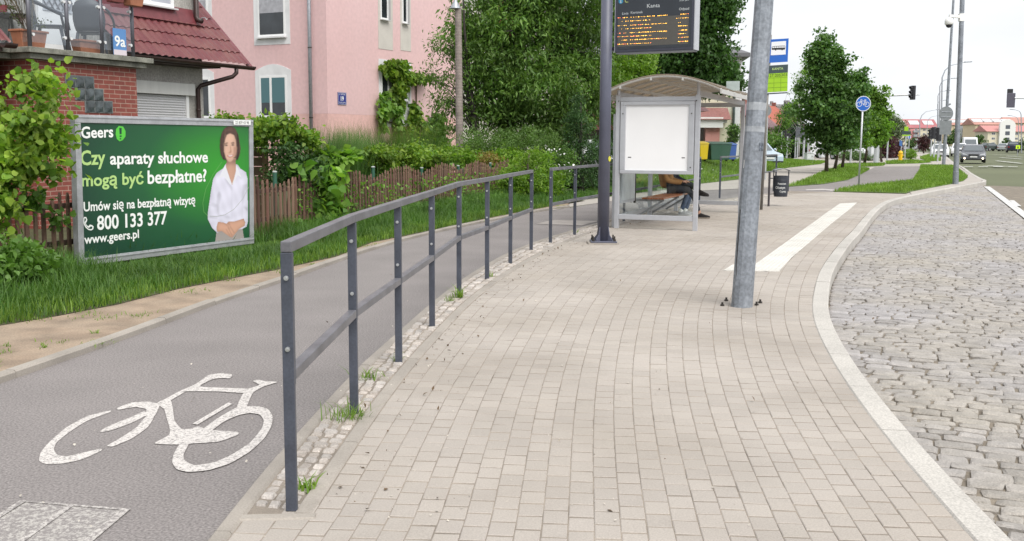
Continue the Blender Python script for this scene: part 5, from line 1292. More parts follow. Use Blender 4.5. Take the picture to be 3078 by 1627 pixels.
# second narrow leaf standing left of the end panel
sbar('post', (-.10, .16, 0), (-.10, .16, 1.95), .05, .05); 
# back wall: rails and panes
for z in (.19, 2.28): sbar('back_rail', (0, .04, z), (0, SL_ - .04, z), .05, .075)
for z in (.98, 1.16): sbar('back_rail', (.0, .04, z), (.0, SL_ - .04, z), .03, .04)
for (a, e) in ((.05, SL_ / 2 - .04), (SL_ / 2 + .04, SL_ - .05)): b = MB(); b.box(-.006, .006, a, e, .235, 2.23); b.build('back_pane', glass_clear, SH)
# notice board on the back wall near the end panel
b = MB(); b.box(.02, .05, .12, 1.05, .42, 1.75); nb = b.build('notice_board', alu, SH); b = MB(); b.box(.0505, .054, .17, 1.0, .47, 1.70); b.build('notice_sheet', mat('pale_notice', (.52, .55, .57), .3, var=.15, vscale=4), nb)
sbar('notice_edge', (.04, 1.075, .38), (.04, 1.075, 1.8), .04, .03, m=dark_steel)
# far end panel: glass with a low rail
sbar('beam', (.038, SL_, .20), (SW - .038, SL_, .20), .06, .085); sbar('beam', (.038, SL_, 2.25), (SW - .038, SL_, 2.25), .06, .09)
b = MB(); b.box(.05, SW - .05, SL_ - .006, SL_ + .006, .245, 2.2); b.build('end_glass', glass_clear, SH)
# roof: arch across the depth, ribs over it
x0r, x1r, zr0 = -.22, SW + .42, 2.215
def arch(x): f_ = (x - x0r) / (x1r - x0r); return zr0 + .06 + .30 * math.sin(math.pi * min(1, max(0, f_ * .94 + .0))) ** .85
N_ = 18; v = []; f = []
for y in (-.30, SL_ + .35):
    for i in range(N_ + 1): x = x0r + (x1r - x0r) * i / N_; v.append((x, y, arch(x) + .012))
for i in range(N_): f.append((i, i + 1, N_ + 2 + i, N_ + 1 + i))
rf = newmesh('roof_sheet', v, f, bronze, SH, smooth=True); md = rf.modifiers.new('solid', 'SOLIDIFY'); md.thickness = .012
rib_m = mat('pale_rib_paint', (.50, .49, .47), .45, .2)
for k in range(9):
    y = -.27 + (SL_ + .58) * k / 8; b = MB(); b.tube([(x0r + (x1r - x0r) * i / N_, y, arch(x0r + (x1r - x0r) * i / N_) - .022) for i in range(N_ + 1)], .022, 6); b.build('roof_rib', rib_m, SH)
for x in (x0r, .1, .62, 1.15, x1r): b = MB(); b.bar((x, -.3, arch(x) - .05), (x, SL_ + .35, arch(x) - .05), .03, .045 if x not in (x0r, x1r) else .07); b.build('roof_purlin', rib_m, SH)
for y in (0, SL_ / 2, SL_):
    
    for xs_ in (0, SW): b = MB(); b.tube([(xs_, y, 2.24), (xs_, y, arch(xs_) - .04)], .03, 6); b.build('roof_strut', alu, SH)
sbar('front_beam', (SW, .038, 2.28), (SW, SL_ - .038, 2.28), .06, .09)
# small clear box sign on the roof edge
b = MB(); b.box(SW + .30, SW + .52, .9, .93, 2.36, 2.52); b.build('roof_sign', mat('pale_roof_sign', (.45, .52, .50), .25, var=.2, vscale=5), SH)
# bench
wood = mat('varnished_bench_wood', (.28, .095, .035), .3, var=.25, vscale=4, streak=False)
bn_y0, bn_y1, bx0, bx1 = 1.12, 4.0, .16, .56
for k in range(4): 
    xa = bx0 + k * .102; b = MB(); b.box(xa, xa + .094, bn_y0, bn_y1, .445, .475); b.build('bench_slat', wood, SH, bevel=.006)
for y in (bn_y0 + .15, (bn_y0 + bn_y1) / 2, bn_y1 - .15):
    b = MB(); b.bar((0, y, .42), (bx1 - .02, y, .425), .04, .04); b.bar((0, y, .10), (bx1 - .06, y, .41), .04, .035); b.build('bench_bracket', mat('bench_bracket_steel', (.30, .30, .31), .4, .5), SH)

# ================================================================ people on the bench
def grow(name, nodes, edges, material, parent, sub=2):
    """skin surface over a skeleton: nodes (x, y, z, r)"""
    me = bpy.data.meshes.new(name); me.from_pydata([n[:3] for n in nodes], edges, [])
    ob = bpy.data.objects.new(name, me); link(ob); ob.parent = parent
    sk = ob.modifiers.new('skin', 'SKIN'); me.skin_vertices[0].data[0].use_root = True
    for i, n in enumerate(nodes): r_ = n[3]; me.skin_vertices[0].data[i].radius = (r_, r_) if not isinstance(r_, tuple) else r_
    ss = ob.modifiers.new('sub', 'SUBSURF'); ss.levels = sub; ss.render_levels = sub
    me.materials.append(material); ob.modifiers['skin'].use_smooth_shade = True
    return ob
eye_p = mat('eye_dark', (.04, .03, .03), .4); lip_p = mat('lips', (.36, .13, .11), .5)
skin_m = mat('skin', (.42, .24, .17), .55, var=.08)
def head(t, c, yaw, hair_m, hair_r=1.06):
    """head about 0.23 m tall facing local +x turned by yaw"""
    h = MB(); h.sphere((0, 0, 0), .082, .072, .112, 16, 12)
    m = Matrix.Translation(c) @ Matrix.Rotation(yaw, 4, 'Z') @ Matrix.Rotation(R(18), 4, 'Y')
    vv = []
    for x, y, z in h.v:
        if z < -.03: x += .012; y *= 1 - (abs(z) - .03) * 3.2
        if x > .05 and abs(y) < .02 and -.035 < z < .02: x += .016          # nose
        if x > .05 and abs(y) > .015 and 0 < z < .03: x -= .006             # eye hollows
        vv.append(tuple(m @ Vector((x, y, z))))
    h.v = vv; hd = h.build('head', skin_m, t, smooth=True)
    for s_ in (-1, 1):
        e = MB(); e.sphere((0, 0, 0), .012, .011, .007, 8, 6); e.v = [tuple(m @ (Vector(p) + Vector((.073, s_ * .028, .014)))) for p in e.v]; e.build('eye', eye_p, hd)
        e = MB(); e.sphere((0, 0, 0), .018, .008, .03, 8, 6); e.v = [tuple(m @ (Vector(p) + Vector((-.008, s_ * .074, -.004)))) for p in e.v]; e.build('ear', skin_m, hd, smooth=True)
    e = MB(); e.sphere((0, 0, 0), .006, .024, .005, 8, 6); e.v = [tuple(m @ (Vector(p) + Vector((.083, 0, -.058)))) for p in e.v]; e.build('mouth', lip_p, hd)
    k = MB(); k.sphere((-.012, 0, .022), .088 * hair_r, .082 * hair_r, .108 * hair_r, 16, 10)
    k.v = [tuple(m @ Vector((x if x < .045 or z > .05 else .045, y, max(z, -.06)))) for x, y, z in k.v]; k.build('hair', hair_m, t, smooth=True)
def hand_on(parent, base, dirv, palm_n, m, curl=.5, side=1):
    """palm with four fingers of different length and a thumb leaving the side of the palm"""
    base = Vector(base); d = Vector(dirv).normalized(); n = Vector(palm_n).normalized(); s_ = d.cross(n).normalized() * side
    nodes = [(*base, .020), (*(base + d * .045), .024), (*(base + d * .085), .022)]; edges = [(0, 1), (1, 2)]
    ob = grow('hand', nodes, edges, m, parent, 2)
    for i, ln in enumerate((.066, .076, .072, .056)):
        a = base + d * .082 + s_ * (.026 - .0175 * i); k1 = a + d * ln * .5 + n * ln * .22 * curl; k2 = k1 + d * ln * .26 * (1 - curl * .4) + n * ln * .35 * curl; k3 = k2 + d * ln * .12 + n * ln * .3 * curl
        grow('finger', [(*a, .0095), (*k1, .0088), (*k2, .008), (*k3, .0068)], [(0, 1), (1, 2), (2, 3)], m, ob, 1)
    a = base + d * .03 + s_ * .028; k1 = a + d * .028 + s_ * .018 + n * .01; k2 = k1 + d * .028 + n * .012
    grow('thumb', [(*a, .011), (*k1, .0098), (*k2, .008)], [(0, 1), (1, 2)], m, ob, 1)
    return ob
def shoe(parent, heel, toe, upn, m, sole_m, w=.046):
    heel = Vector(heel); toe = Vector(toe); d = (toe - heel).normalized(); u = Vector(upn); u = (u - d * u.dot(d)).normalized(); s_ = d.cross(u); L_ = (toe - heel).length
    def ring(f_, hw, hh, z0): c = heel + d * (L_ * f_) + u * z0; return [c + s_ * hw * math.cos(a) + u * (hh * max(0, math.sin(a))) for a in np.linspace(0, math.pi, 7)]
    b = MB(); secs = [(-.02, w * .55, .05), (.06, w * .82, .085), (.22, w * .9, .09), (.38, w * .92, .075), (.6, w * 1.02, .055), (.82, w * .95, .042), (.97, w * .6, .03), (1.0, w * .2, .015)]
    base = len(b.v)
    for f_, hw, hh in secs: b.v += [tuple(p) for p in ring(f_, hw, hh, .022)]
    for i in range(len(secs) - 1):
        for j in range(6): b.f.append((base + i * 7 + j, base + i * 7 + j + 1, base + (i + 1) * 7 + j + 1, base + (i + 1) * 7 + j)); b.m.append(0)
    b.f.append(tuple(base + j for j in range(7))); b.m.append(0)
    sh = b.build('shoe', m, parent, smooth=True)
    b = MB(); out = []
    for f_, hw, hh in secs: out.append(heel + d * (L_ * f_) + s_ * hw * 1.06)
    for f_, hw, hh in reversed(secs): out.append(heel + d * (L_ * f_) - s_ * hw * 1.06)
    n = len(out); b.add(out + [p + u * .026 for p in out], [tuple(range(n)), tuple(reversed(range(n, 2 * n)))] + [(i, (i + 1) % n, (i + 1) % n + n, i + n) for i in range(n)]); b.build('sole', sole_m, sh)
    return sh
coat = mat('ochre_brown_jacket', (.30, .155, .055), .85, var=.22, vscale=9, bump=.5, bscale=18); trousers = mat('charcoal_trousers', (.026, .030, .036), .9, var=.25, vscale=12, bump=.4, bscale=25)
jeans = mat('blue_jeans', (.075, .105, .165), .9, var=.25, vscale=10); dark_jkt = mat('dark_navy_jacket', (.022, .024, .034), .85, var=.2, vscale=10, bump=.4, bscale=20)
def loc_s(p): return SH.matrix_world @ Vector(p)
# local frame of a sitter: x faces the kerb, z up, origin on the ground under the seat's back edge
def sitter(label, y, x=.16): return thing('person', label, 'person', loc_s((x, y, 0)), SR_)
t = sitter('person in ochre brown jacket sitting cross-legged with a phone on the shelter bench', 2.95, .06)
nodes = [(.18, 0, .57, (.135, .155)), (.13, 0, .72, (.130, .150)), (.12, 0, .88, (.140, .165)), (.15, 0, 1.00, (.135, .185)), (.19, 0, 1.07, (.06, .07)), (.21, 0, 1.13, (.052, .055))]
edges = [(0, 1), (1, 2), (2, 3), (3, 4), (4, 5)]
for s_ in (-1, 1):
    k = len(nodes); nodes += [(.16, s_ * .17, 1.005, .072), (.14, s_ * .225, .86, .062), (.21, s_ * .225, .73, .056), (.40, s_ * .13, .69, .046), (.47, s_ * .09, .70, .042)]
    edges += [(3, k), (k, k + 1), (k + 1, k + 2), (k + 2, k + 3), (k + 3, k + 4)]
grow('jacket', nodes, edges, coat, t)
nodes = [(.17, 0, .54, (.11, .15)), (.26, -.09, .555, .095), (.45, -.08, .56, .082), (.60, -.06, .545, .070), (.70, -.05, .42, .058), (.755, -.04, .26, .052), (.80, -.03, .12, .046),
         (.26, .09, .57, .095), (.45, .06, .62, .085), (.62, .00, .645, .074), (.70, -.05, .61, .062), (.77, -.10, .56, .054), (.82, -.14, .515, .048)]
edges = [(0, 1), (1, 2), (2, 3), (3, 4), (4, 5), (5, 6), (0, 7), (7, 8), (8, 9), (9, 10), (10, 11), (11, 12)]
grow('trousers', nodes, edges, trousers, t)
shoe(t, (.76, -.03, .0), (1.03, -.06, .0), (0, 0, 1), mat('black_canvas_shoe', (.012, .010, .010), .8), mat('grey_shoe_sole', (.22, .19, .16), .8))
shoe(t, (.80, -.14, .455), (1.02, -.26, .44), (-.1, 0, 1), mat('black_canvas_shoe', (.012, .010, .010), .8), mat('black_shoe_sole', (.02, .018, .018), .8))
b = MB(); b.tube([(.82, -.14, .52), (.845, -.16, .49)], .036, 10); b.build('ankle', skin_m, t)
b = MB(); b.tube([(.80, -.03, .15), (.81, -.03, .07)], .036, 10); b.build('ankle', skin_m, t)
for s_ in (-1, 1): hand_on(t, (.475, s_ * .085, .705), (.9, -s_ * .45, .12), (0, -s_ * .3, -1) if s_ < 0 else (0, -.3, -1), skin_m, .45, s_)
head(t, Vector((.245, 0, 1.25)), 0, mat('dark_brown_hair', (.028, .018, .013), .7, var=.3, vscale=40))
ph = thing('phone', 'dark mobile phone held by the sitting person in the brown jacket', 'phone', loc_s((.06 + .60, 2.95, .715)), SR_); b = MB(); b.bar((-.06, .0, -.012), (.07, 0, .022), .074, .009); b.build('case', black_plastic, ph, bevel=.003)
b = MB(); b.bar((-.052, 0, -.0055), (.062, 0, .0245), .066, .003); b.build('screen', mat('phone_screen', (.03, .03, .035), .1), ph)
t = sitter('person in dark jacket and blue jeans on the bench beyond the brown jacket', 3.52, -.02)
nodes = [(.18, 0, .57, (.13, .15)), (.15, 0, .72, (.125, .145)), (.15, 0, .88, (.135, .16)), (.19, 0, 1.0, (.13, .18)), (.23, 0, 1.07, (.06, .07)), (.25, 0, 1.13, (.05, .052))]
edges = [(0, 1), (1, 2), (2, 3), (3, 4), (4, 5)]
for s_ in (-1, 1):
    k = len(nodes); nodes += [(.20, s_ * .17, 1.0, .07), (.20, s_ * .22, .86, .06), (.29, s_ * .20, .74, .054), (.46, s_ * .12, .68, .045), (.53, s_ * .09, .66, .04)]
    edges += [(3, k), (k, k + 1), (k + 1, k + 2), (k + 2, k + 3), (k + 3, k + 4)]
grow('jacket', nodes, edges, dark_jkt, t)
nodes = [(.17, 0, .54, (.11, .15)), (.26, -.09, .555, .09), (.42, -.10, .56, .08), (.55, -.10, .545, .068), (.54, -.10, .42, .058), (.49, -.10, .26, .053), (.44, -.10, .12, .05),
         (.26, .09, .555, .09), (.42, .11, .56, .08), (.55, .12, .545, .068), (.55, .12, .42, .058), (.52, .12, .26, .053), (.48, .12, .12, .05)]
edges = [(0, 1), (1, 2), (2, 3), (3, 4), (4, 5), (5, 6), (0, 7), (7, 8), (8, 9), (9, 10), (10, 11), (11, 12)]
grow('jeans', nodes, edges, jeans, t)
wh_sh = mat('white_grey_trainer', (.38, .39, .40), .6, var=.15, vscale=20)
for (hx, hy) in ((.38, -.10), (.42, .12)):
    shoe(t, (hx, hy, 0), (hx + .27, hy - .03, 0), (0, 0, 1), wh_sh, mat('white_sole', (.6, .6, .6), .6)); b = MB(); b.tube([(hx + .05, hy, .15), (hx + .045, hy, .08)], .045, 10); b.build('sock', white_print, t)
for s_ in (-1, 1): hand_on(t, (.535, s_ * .085, .655), (.9, -s_ * .3, -.1), (0, 0, -1), skin_m, .35, s_)
head(t, Vector((.285, 0, 1.245)), R(8), mat('fair_hair', (.16, .10, .05), .7, var=.3, vscale=40))

# ================================================================ big galvanised lamp post beside the tactile strip
p0 = G(2230, 921); top = P(2297, 0, p0.y * 1.02); ax = (top - p0); tl = Matrix.Rotation(math.asin((ax.normalized().x)), 4, 'Y')
def tilted(pb, ptop): 
    a = (ptop - pb).normalized(); q = Vector((0, 0, 1)).rotation_difference(a); return q.to_matrix().to_4x4()
t = thing('lamp_post', 'thick leaning galvanised lamp post with old sticker marks standing on the pavers near the kerb', 'lamp post', p0, 0, None, tilted(p0, top))
galv2 = mat('mottled_galvanised_steel', (.235, .255, .285), .5, .45, var=.22, vscale=7, speck=.22, sscale=36)
b = MB(); n = 12; H_ = 9.0
b.tube([(0, 0, -.05), (0, 0, .9), (0, 0, 3.0), (0, 0, H_)], [.099, .094, .084, .05], 12); shf = b.build('shaft', galv2, t)
def band(z0, z1, a0, a1, m, name, lift=.0012):
    b = MB(); k = 8; rr = lambda z: (.0985 - .0052 * z) + lift
    b.v += [(rr(z) * math.cos(a0 + (a1 - a0) * i / k), rr(z) * math.sin(a0 + (a1 - a0) * i / k), z) for z in (z0, z1) for i in range(k + 1)]
    for i in range(k): b.f.append((i, i + 1, k + 2 + i, k + 1 + i)); b.m.append(0)
    return b.build(name, m, shf)
gum = mat('old_glue_mark', (.31, .33, .355), .8, var=.25, vscale=18)
zz = lambda v: (P(2240, v, p0.y).z)
for v0, v1 in ((306, 330), (379, 396)): band(zz(v1), zz(v0), R(150), R(390), gum, 'glue_band', .0016)
band(zz(452), zz(428), R(290), R(322), mat('torn_sticker', (.10, .115, .14), .7, var=.8, vscale=40), 'torn_sticker', .003)
band(zz(507), zz(482), R(205), R(209), white_plastic, 'torn_sticker', .003)
b = MB(); b.tube([(.0945 * math.cos(R(212)), .0945 * math.sin(R(212)), .28), (.0985 * math.cos(R(206)), .0985 * math.sin(R(206)), .42), (.0985 * math.cos(R(205)), .0985 * math.sin(R(205)), .88)], .0035, 4); b.build('door_edge', dark_steel, shf)
g = random.Random(2)
for (u, v) in ((2183, 905), (2171, 920), (2274, 918), (2285, 911)):
    q = G(u, v); tb = thing('anchor_bolt', ['rusty anchor bolt rear left of the thick lamp post', 'rusty anchor bolt front left of the thick lamp post', 'rusty anchor bolt front right of the thick lamp post', 'rusty anchor bolt rear right of the thick lamp post'][[2183, 2171, 2274, 2285].index(u)], 'bolt', q, 0, 'anchor bolts around the lamp post')
    b = MB(); b.cyl((0, 0, .0), (0, 0, .014), .020, 6); b.build('nut', dark_steel, tb); b = MB(); b.cyl((0, 0, .012), (0, 0, .034), .010, 8); b.build('stud', dark_steel, tb)

# ================================================================ bus stop sign
p0 = G(2288, 631); top = P(2316, 105, p0.y)
t = thing('bus_stop_sign', 'blue bus stop sign over a green timetable headed KANTA on a tall pole', 'sign', p0, 0, None, tilted(p0, top))
b = MB(); L_ = (top - p0).length; b.tube([(0, 0, 0), (0, 0, L_)], .032, 12); b.build('pole', mat('dull_beige_pole', (.20, .19, .175), .6, .2, var=.2), t, smooth=True)
Ds = p0.y - .045
blue = mat('sign_blue', (.012, .10, .42), .35); signw = mat('sign_white', (.66, .67, .70), .4); lime = mat('lime_panel', (.26, .46, .012), .4, var=.05); slate = mat('slate_panel', (.035, .055, .06), .4)
def sp_(px): return [P(u, v, Ds) for u, v in px]
def z2(x, y): return (2080 + x / 4.54, y / 4.54)
def quad_panel(name, px, m, th=.006, par=t, lift=0.0):
    q = [p + V(0, -lift, 0) for p in sp_(px)]; b = MB(); b.hexa([p + V(0, th, 0) for p in (q[3], q[2], q[1], q[0])] + [p for p in (q[3], q[2], q[1], q[0])]); return b.build(name, m, par, world=True)
pl1 = quad_panel('bus_panel', [z2(1075, 540), z2(1320, 525), z2(1306, 845), z2(1055, 860)], blue)
quad_panel('white_field', [z2(1085, 575), z2(1284, 560), z2(1278, 745), z2(1074, 757)], signw, .002, pl1, .004)
def fig(name, pxs, m, par, lift):
    b = MB()
    for px in pxs: q = [p + V(0, -lift, 0) for p in sp_([z2(*p) for p in px])]; b.add(q, [tuple(reversed(range(len(q))))])
    return b.build(name, m, par, world=True)
bus = fig('bus_symbol', [[(1090, 640), (1110, 632), (1265, 624), (1272, 640), (1270, 672), (1262, 680), (1090, 682), (1088, 665)]], black_print, pl1, .0055)
fig('bus_symbol', [[(1130, 680), (1150, 680), (1148, 691), (1134, 691)], [(1218, 676), (1240, 676), (1237, 688), (1222, 688)]], black_print, pl1, .0058)
fig('bus_symbol', [[(1096, 641), (1122, 639), (1122, 655), (1095, 657)], [(1127, 638), (1150, 637), (1150, 654), (1127, 655)], [(1155, 637), (1182, 636), (1182, 653), (1155, 654)], [(1188, 635), (1212, 634), (1212, 652), (1188, 653)], [(1217, 634), (1240, 633), (1240, 651), (1217, 652)], [(1245, 633), (1262, 631), (1265, 652), (1245, 652)]], signw, pl1, .0062)
pl2 = quad_panel('timetable_panel', [z2(1052, 897), z2(1312, 880), z2(1300, 1275), z2(1028, 1291)], slate)
quad_panel('lime_field', [z2(1045, 1008), z2(1307, 992), z2(1302, 1245), z2(1028, 1262)], lime, .002, pl2, .004)
quad_panel('white_line', [z2(1028, 1264), z2(1302, 1247), z2(1301, 1258), z2(1028, 1274)], signw, .002, pl2, .0042)
def stext(body, x0, y0, x1, y1, capy, m, par=pl2):
    a, c, k = sp_([z2(x0, y0), z2(x1, y1), z2(x0, capy)]); ux = (c - a).normalized(); b = MB(); text_on(b, body, (k - a).z, a + V(0, -.0065, 0), ux, (0, 0, 1), (c - a).length, bold=.01); b.build('lettering', m, par, world=True)
stext('KANTA', 1094, 960, 1244, 951, 926, mat('pale_lime_letters', (.40, .55, .20), .5)); dkt = mat('dark_olive_letters', (.06, .10, .01), .6)
stext('127', 1040, 1055, 1110, 1052, 1012, dkt); stext('205', 1130, 1050, 1206, 1046, 1010, dkt); stext('303', 1217, 1045, 1298, 1040, 1003, dkt)
for (a, c) in (((1118, 1010), (1114, 1255)), ((1211, 1003), (1208, 1250))): fig('grid_line', [[(a[0], a[1]), (a[0] + 3, a[1]), (c[0] + 3, c[1]), (c[0], c[1])]], dkt, pl2, .0065)
for y in (1064, 1133, 1196): fig('grid_line', [[(1036, y + 4), (1303, y - 8), (1303, y - 5), (1036, y + 7)]], dkt, pl2, .0067)
# ================================================================ litter bin on its post
p0 = G(2310, 620.5)
t = thing('litter_bin', 'dark grey litter bin with white lettering hung on a short post beyond the shelter', 'litter bin', p0)
dkm = mat('charcoal_bin_paint', (.030, .034, .045), .5, var=.15)
bc = P(2347, 560, p0.y + .12) - p0; zb_, zt_ = P(2347, 592, p0.y).z, P(2347, 529, p0.y).z
b = MB(); b.cyl((0, 0, 0), (0, 0, P(2312, 517, p0.y).z), .025, 10); b.build('post', mat('brownish_dark_post', (.05, .045, .05), .5), t)
b = MB(); b.lathe([(.02, zb_ + .0), (.150, zb_), (.160, zb_ + .06), (.163, zt_ - .12), (.168, zt_ - .11), (.168, zt_ - .10), (.163, zt_ - .09), (.165, zt_), (.152, zt_), (.15, zt_ - .04)], 24, (bc.x, bc.y, 0)); body_ = b.build('bin_body', dkm, t, smooth=False)
zh = P(2347, 509, p0.y).z
for s_ in (-1, 1):
    b = MB(); b.box(bc.x + s_ * .175 - .008, bc.x + s_ * .175 + .008, bc.y - .02, bc.y + .02, zb_ + .12, zh - .02); b.build('side_bracket', dkm, t)
b = MB(); n = 12; v = []; f = []
for y in (-.13, .13):
    for i in range(n + 1): x = -.185 + .37 * i / n; v.append((bc.x + x, bc.y + y, zh - .03 + .045 * math.sin(math.pi * i / n) ** .6))
for i in range(n): f.append((i, i + 1, n + 2 + i, n + 1 + i))
hd = newmesh('hood', v, f, mat('grey_bin_hood', (.24, .25, .27), .45, .3), t, smooth=True); md = hd.modifiers.new('solid', 'SOLIDIFY'); md.thickness = .012
for z in (zb_ + .06, zt_ - .06): b = MB(); b.bar((0, 0, z), (bc.x - .155, bc.y, z), .03, .02); b.build('arm', dkm, t)
def bin_text(body, zc, h, a0, a1):
    v, f = text_verts(body, h, 1.0); v = np.array(v); w = v[:, 0].max(); out = []
    for p in v: a = a0 + (a1 - a0) * p[0] / w; out.append((bc.x + .1675 * math.cos(a), bc.y + .1675 * math.sin(a), zc + p[1]))
    newmesh('lettering', out, f, white_print, body_)
bin_text('Pozostaw', zb_ + .285, .045, R(232), R(300)); bin_text('Olsztyn', zb_ + .185, .062, R(212), R(290)); bin_text('Czysty', zb_ + .105, .045, R(248), R(300))
# ================================================================ cycle path sign
def round_sign(label, base, ctr, rad, face, back=False, zt=None, pole_r=.03, cat='sign', tilt=True):
    p0 = G(*base); c = P(ctr[0], ctr[1], p0.y); t = thing('round_sign', label, cat, p0, 0, None, tilted(p0, P(ctr[0], ctr[1] - rad * .6, p0.y)) if tilt else None)
    L_ = (c - p0).length; r_ = rad * p0.y / F; b = MB(); b.tube([(0, 0, 0), (0, 0, L_ + r_ * .9)], pole_r, 10); b.build('pole', galv_pale, t, smooth=True)
    b = MB(); b.cyl((0, -pole_r - .004, L_), (0, -pole_r - .012, L_), r_, 32); d = b.build('disc', face, t)
    return t, L_, r_, d, pole_r
t, L_, r_, disc, pr_ = round_sign('round blue cycle path sign on a slim pole at the tip of the grass island', (2581, 561), (2594.5, 312), 22.5, blue)
yy = -pr_ - .0135
b = MB(); k = 40
b.add([(r_ * q * math.cos(2 * math.pi * i / k), yy, L_ + r_ * q * math.sin(2 * math.pi * i / k)) for q in (.92, 1.0) for i in range(k)], [(i, (i + 1) % k, (i + 1) % k + k, i + k) for i in range(k)]); b.build('rim', signw, disc)
b = MB(); w_ = r_ / 115.0
def bz(x, y): return ((x - 287) * w_, yy - .0005, L_ - (y - 275) * w_)
for cx in (225, 343):
    k = 20; b.add([(bz(cx, 285)[0] + w_ * q * math.cos(2 * math.pi * i / k), yy - .0005, bz(cx, 285)[2] + w_ * q * math.sin(2 * math.pi * i / k)) for q in (31, 38) for i in range(k)], [(i, (i + 1) % k, (i + 1) % k + k, i + k) for i in range(k)])
def seg(x0, y0, x1, y1, th=6): 
    a, c = Vector(bz(x0, y0)), Vector(bz(x1, y1)); d = (c - a).normalized(); nn_ = Vector((d.z, 0, -d.x)) * th * w_ / 2; b.add([a - nn_, c - nn_, c + nn_, a + nn_], [(0, 1, 2, 3)])
for q in ((225, 285, 250, 222), (245, 238, 308, 234), (250, 240, 290, 290), (290, 290, 312, 228), (290, 290, 343, 285), (312, 234, 343, 285), (240, 218, 268, 212), (300, 220, 330, 220, 9), (300, 292, 282, 296, 8)): seg(*q)
b.build('bicycle_symbol', signw, disc)
# ================================================================ lamp posts, signals, signs beyond the stop
def lamp(name, label, base, topuv, rb, rt, group=None, L_=None, flare=True):
    p0 = G(*base); top = P(topuv[0], topuv[1], p0.y); H_ = (top - p0).length; t = thing(name, label, 'lamp post', p0, 0, group, tilted(p0, top))
    b = MB(); b.tube([(0, 0, -.05), (0, 0, .45), (0, 0, .46), (0, 0, L_ or H_)], [rb * 1.15, rb * 1.12, rb, rt], 14); sh = b.build('shaft', galv2, t, smooth=False)
    return t, H_
t, H1 = lamp('lamp_post', 'grey steel lamp post carrying a white dome camera at the grass island', (2872, 554), (2894, -40), .092, .075, L_=9.5)
cz = P(2866, 64, G(2872, 554).y).z
b = MB(); b.box(-.09, .09, -.09, .09, cz + .0, cz + .26); cb = b.build('camera_bracket', white_plastic, t)
b = MB(); b.bar((-.08, -.05, cz + .15), (-.46, -.05, cz + .19), .10, .09); b.build('camera_arm', white_plastic, t)
b = MB(); b.lathe([(.02, .13), (.11, .11), (.145, .02), (.145, -.10), (.12, -.12)], 18, (-.46, -.05, cz)); dm = b.build('dome_camera', white_plastic, t, smooth=True)
b = MB(); b.sphere((-.46, -.05, cz - .12), .108, .108, .11, 16, 8); b.build('dome_glass', mat('dark_dome', (.03, .03, .04), .15), dm, smooth=True)
t, H2 = lamp('lamp_post', 'grey lamp post with the backs of a round and a square sign', (2836, 498), (2866, 0), .10, .07)
p0 = G(2836, 498); D2 = p0.y
def inT(tt, u, v, D): return tt.matrix_world.inverted() @ P(u, v, D)
sign_back = mat('grey_sign_back', (.20, .215, .225), .5, .3, var=.1, vscale=6)
INV[t.name] = t.matrix_world.inverted()
c = P(2844, 342, D2 - .14); r_ = 21 * D2 / F
b = MB(); b.cyl(c, c + V(0, .02, 0), r_, 28); b.build('round_sign_back', sign_back, t, world=True)
a = P(2826, 362, D2 - .14); e = P(2859, 405, D2 - .14); b = MB(); b.box(a.x, e.x, a.y, a.y + .02, e.z, a.z); b.build('square_sign_back', sign_back, t, world=True)
for z_ in (.25, .6): 
    b = MB(); b.box(c.x - r_ * .7, c.x + r_ * .7, c.y - .025, c.y - .001, c.z - r_ + 2 * r_ * z_, c.z - r_ + 2 * r_ * z_ + .05); b.build('clamp_rail', galv, t, world=True)
# row of arm lamps receding along the street
arm_specs = [(2834, 197, 2899, 187, 111, 2829), (2826, 241, 2860, 236, 140, 2824), (2820, 276, 2843, 273, 175, 2821), (2819, 304, 2836, 302, 212, 2818), (2766, 336, 2815, 330, 160, 2765), (2788, 352, 2820, 347, 230, 2787), (3070, 334, 3050, 330, 170, 3072), (3062, 352, 3040, 348, 230, 3063)]
names = ['tallest and nearest of the curved street lamps over the road', 'second curved street lamp behind the tallest one', 'third curved street lamp in the receding row', 'fourth and thinnest curved street lamp in the receding row', 'curved street lamp standing before the long red roofed block', 'faint curved street lamp right of the one before the red roofs', 'street lamp at the right edge over the yellow houses', 'smaller street lamp left of the right edge over the yellow houses']
for (u0, v0, u1, v1, D, ub), lb_ in zip(arm_specs, names):
    top = P(u0, v0, D); bs = P(ub, 430, D); bs.z = BZ; end = P(u1, v1, D); t = thing('street_lamp', lb_, 'street lamp', bs, 0, 'curved street lamps along the road')
    b = MB(); q = top - bs; s_ = 1 if end.x > top.x else -1; ln = abs(end.x - top.x)
    b.tube([(0, 0, 0), (q.x * .5, 0, q.z * .5), (q.x, 0, q.z - ln * .55), (q.x + s_ * ln * .12, 0, q.z - ln * .22), (q.x + s_ * ln * .35, 0, q.z), (q.x + s_ * ln, 0, end.z - bs.z)], [.10, .085, .07, .06, .05, .04], 8); b.build('pole', galv, t)
    b = MB(); e = V(q.x + s_ * ln, 0, end.z - bs.z); b.bar(e, e + V(s_ * .75, 0, .05), .3, .12); b.build('lantern', galv, t, bevel=.02)
t = thing('street_lamp', 'flat lantern head on an arm right of the post with sign backs', 'street lamp', P(2840, 498, 92) * 1.0, 0); t.location.z = 0; INV[t.name] = Matrix.Translation(-t.location)
a = P(2846, 318, 92); e = P(2856, 313, 92); b = MB(); b.bar(a, e, .3, .12); b.build('lantern', sign_back, t, world=True); b = MB(); b.tube([t.location, V(t.location.x, t.location.y, a.z - .3), a], .06, 6); b.build('pole', galv, t, world=True)

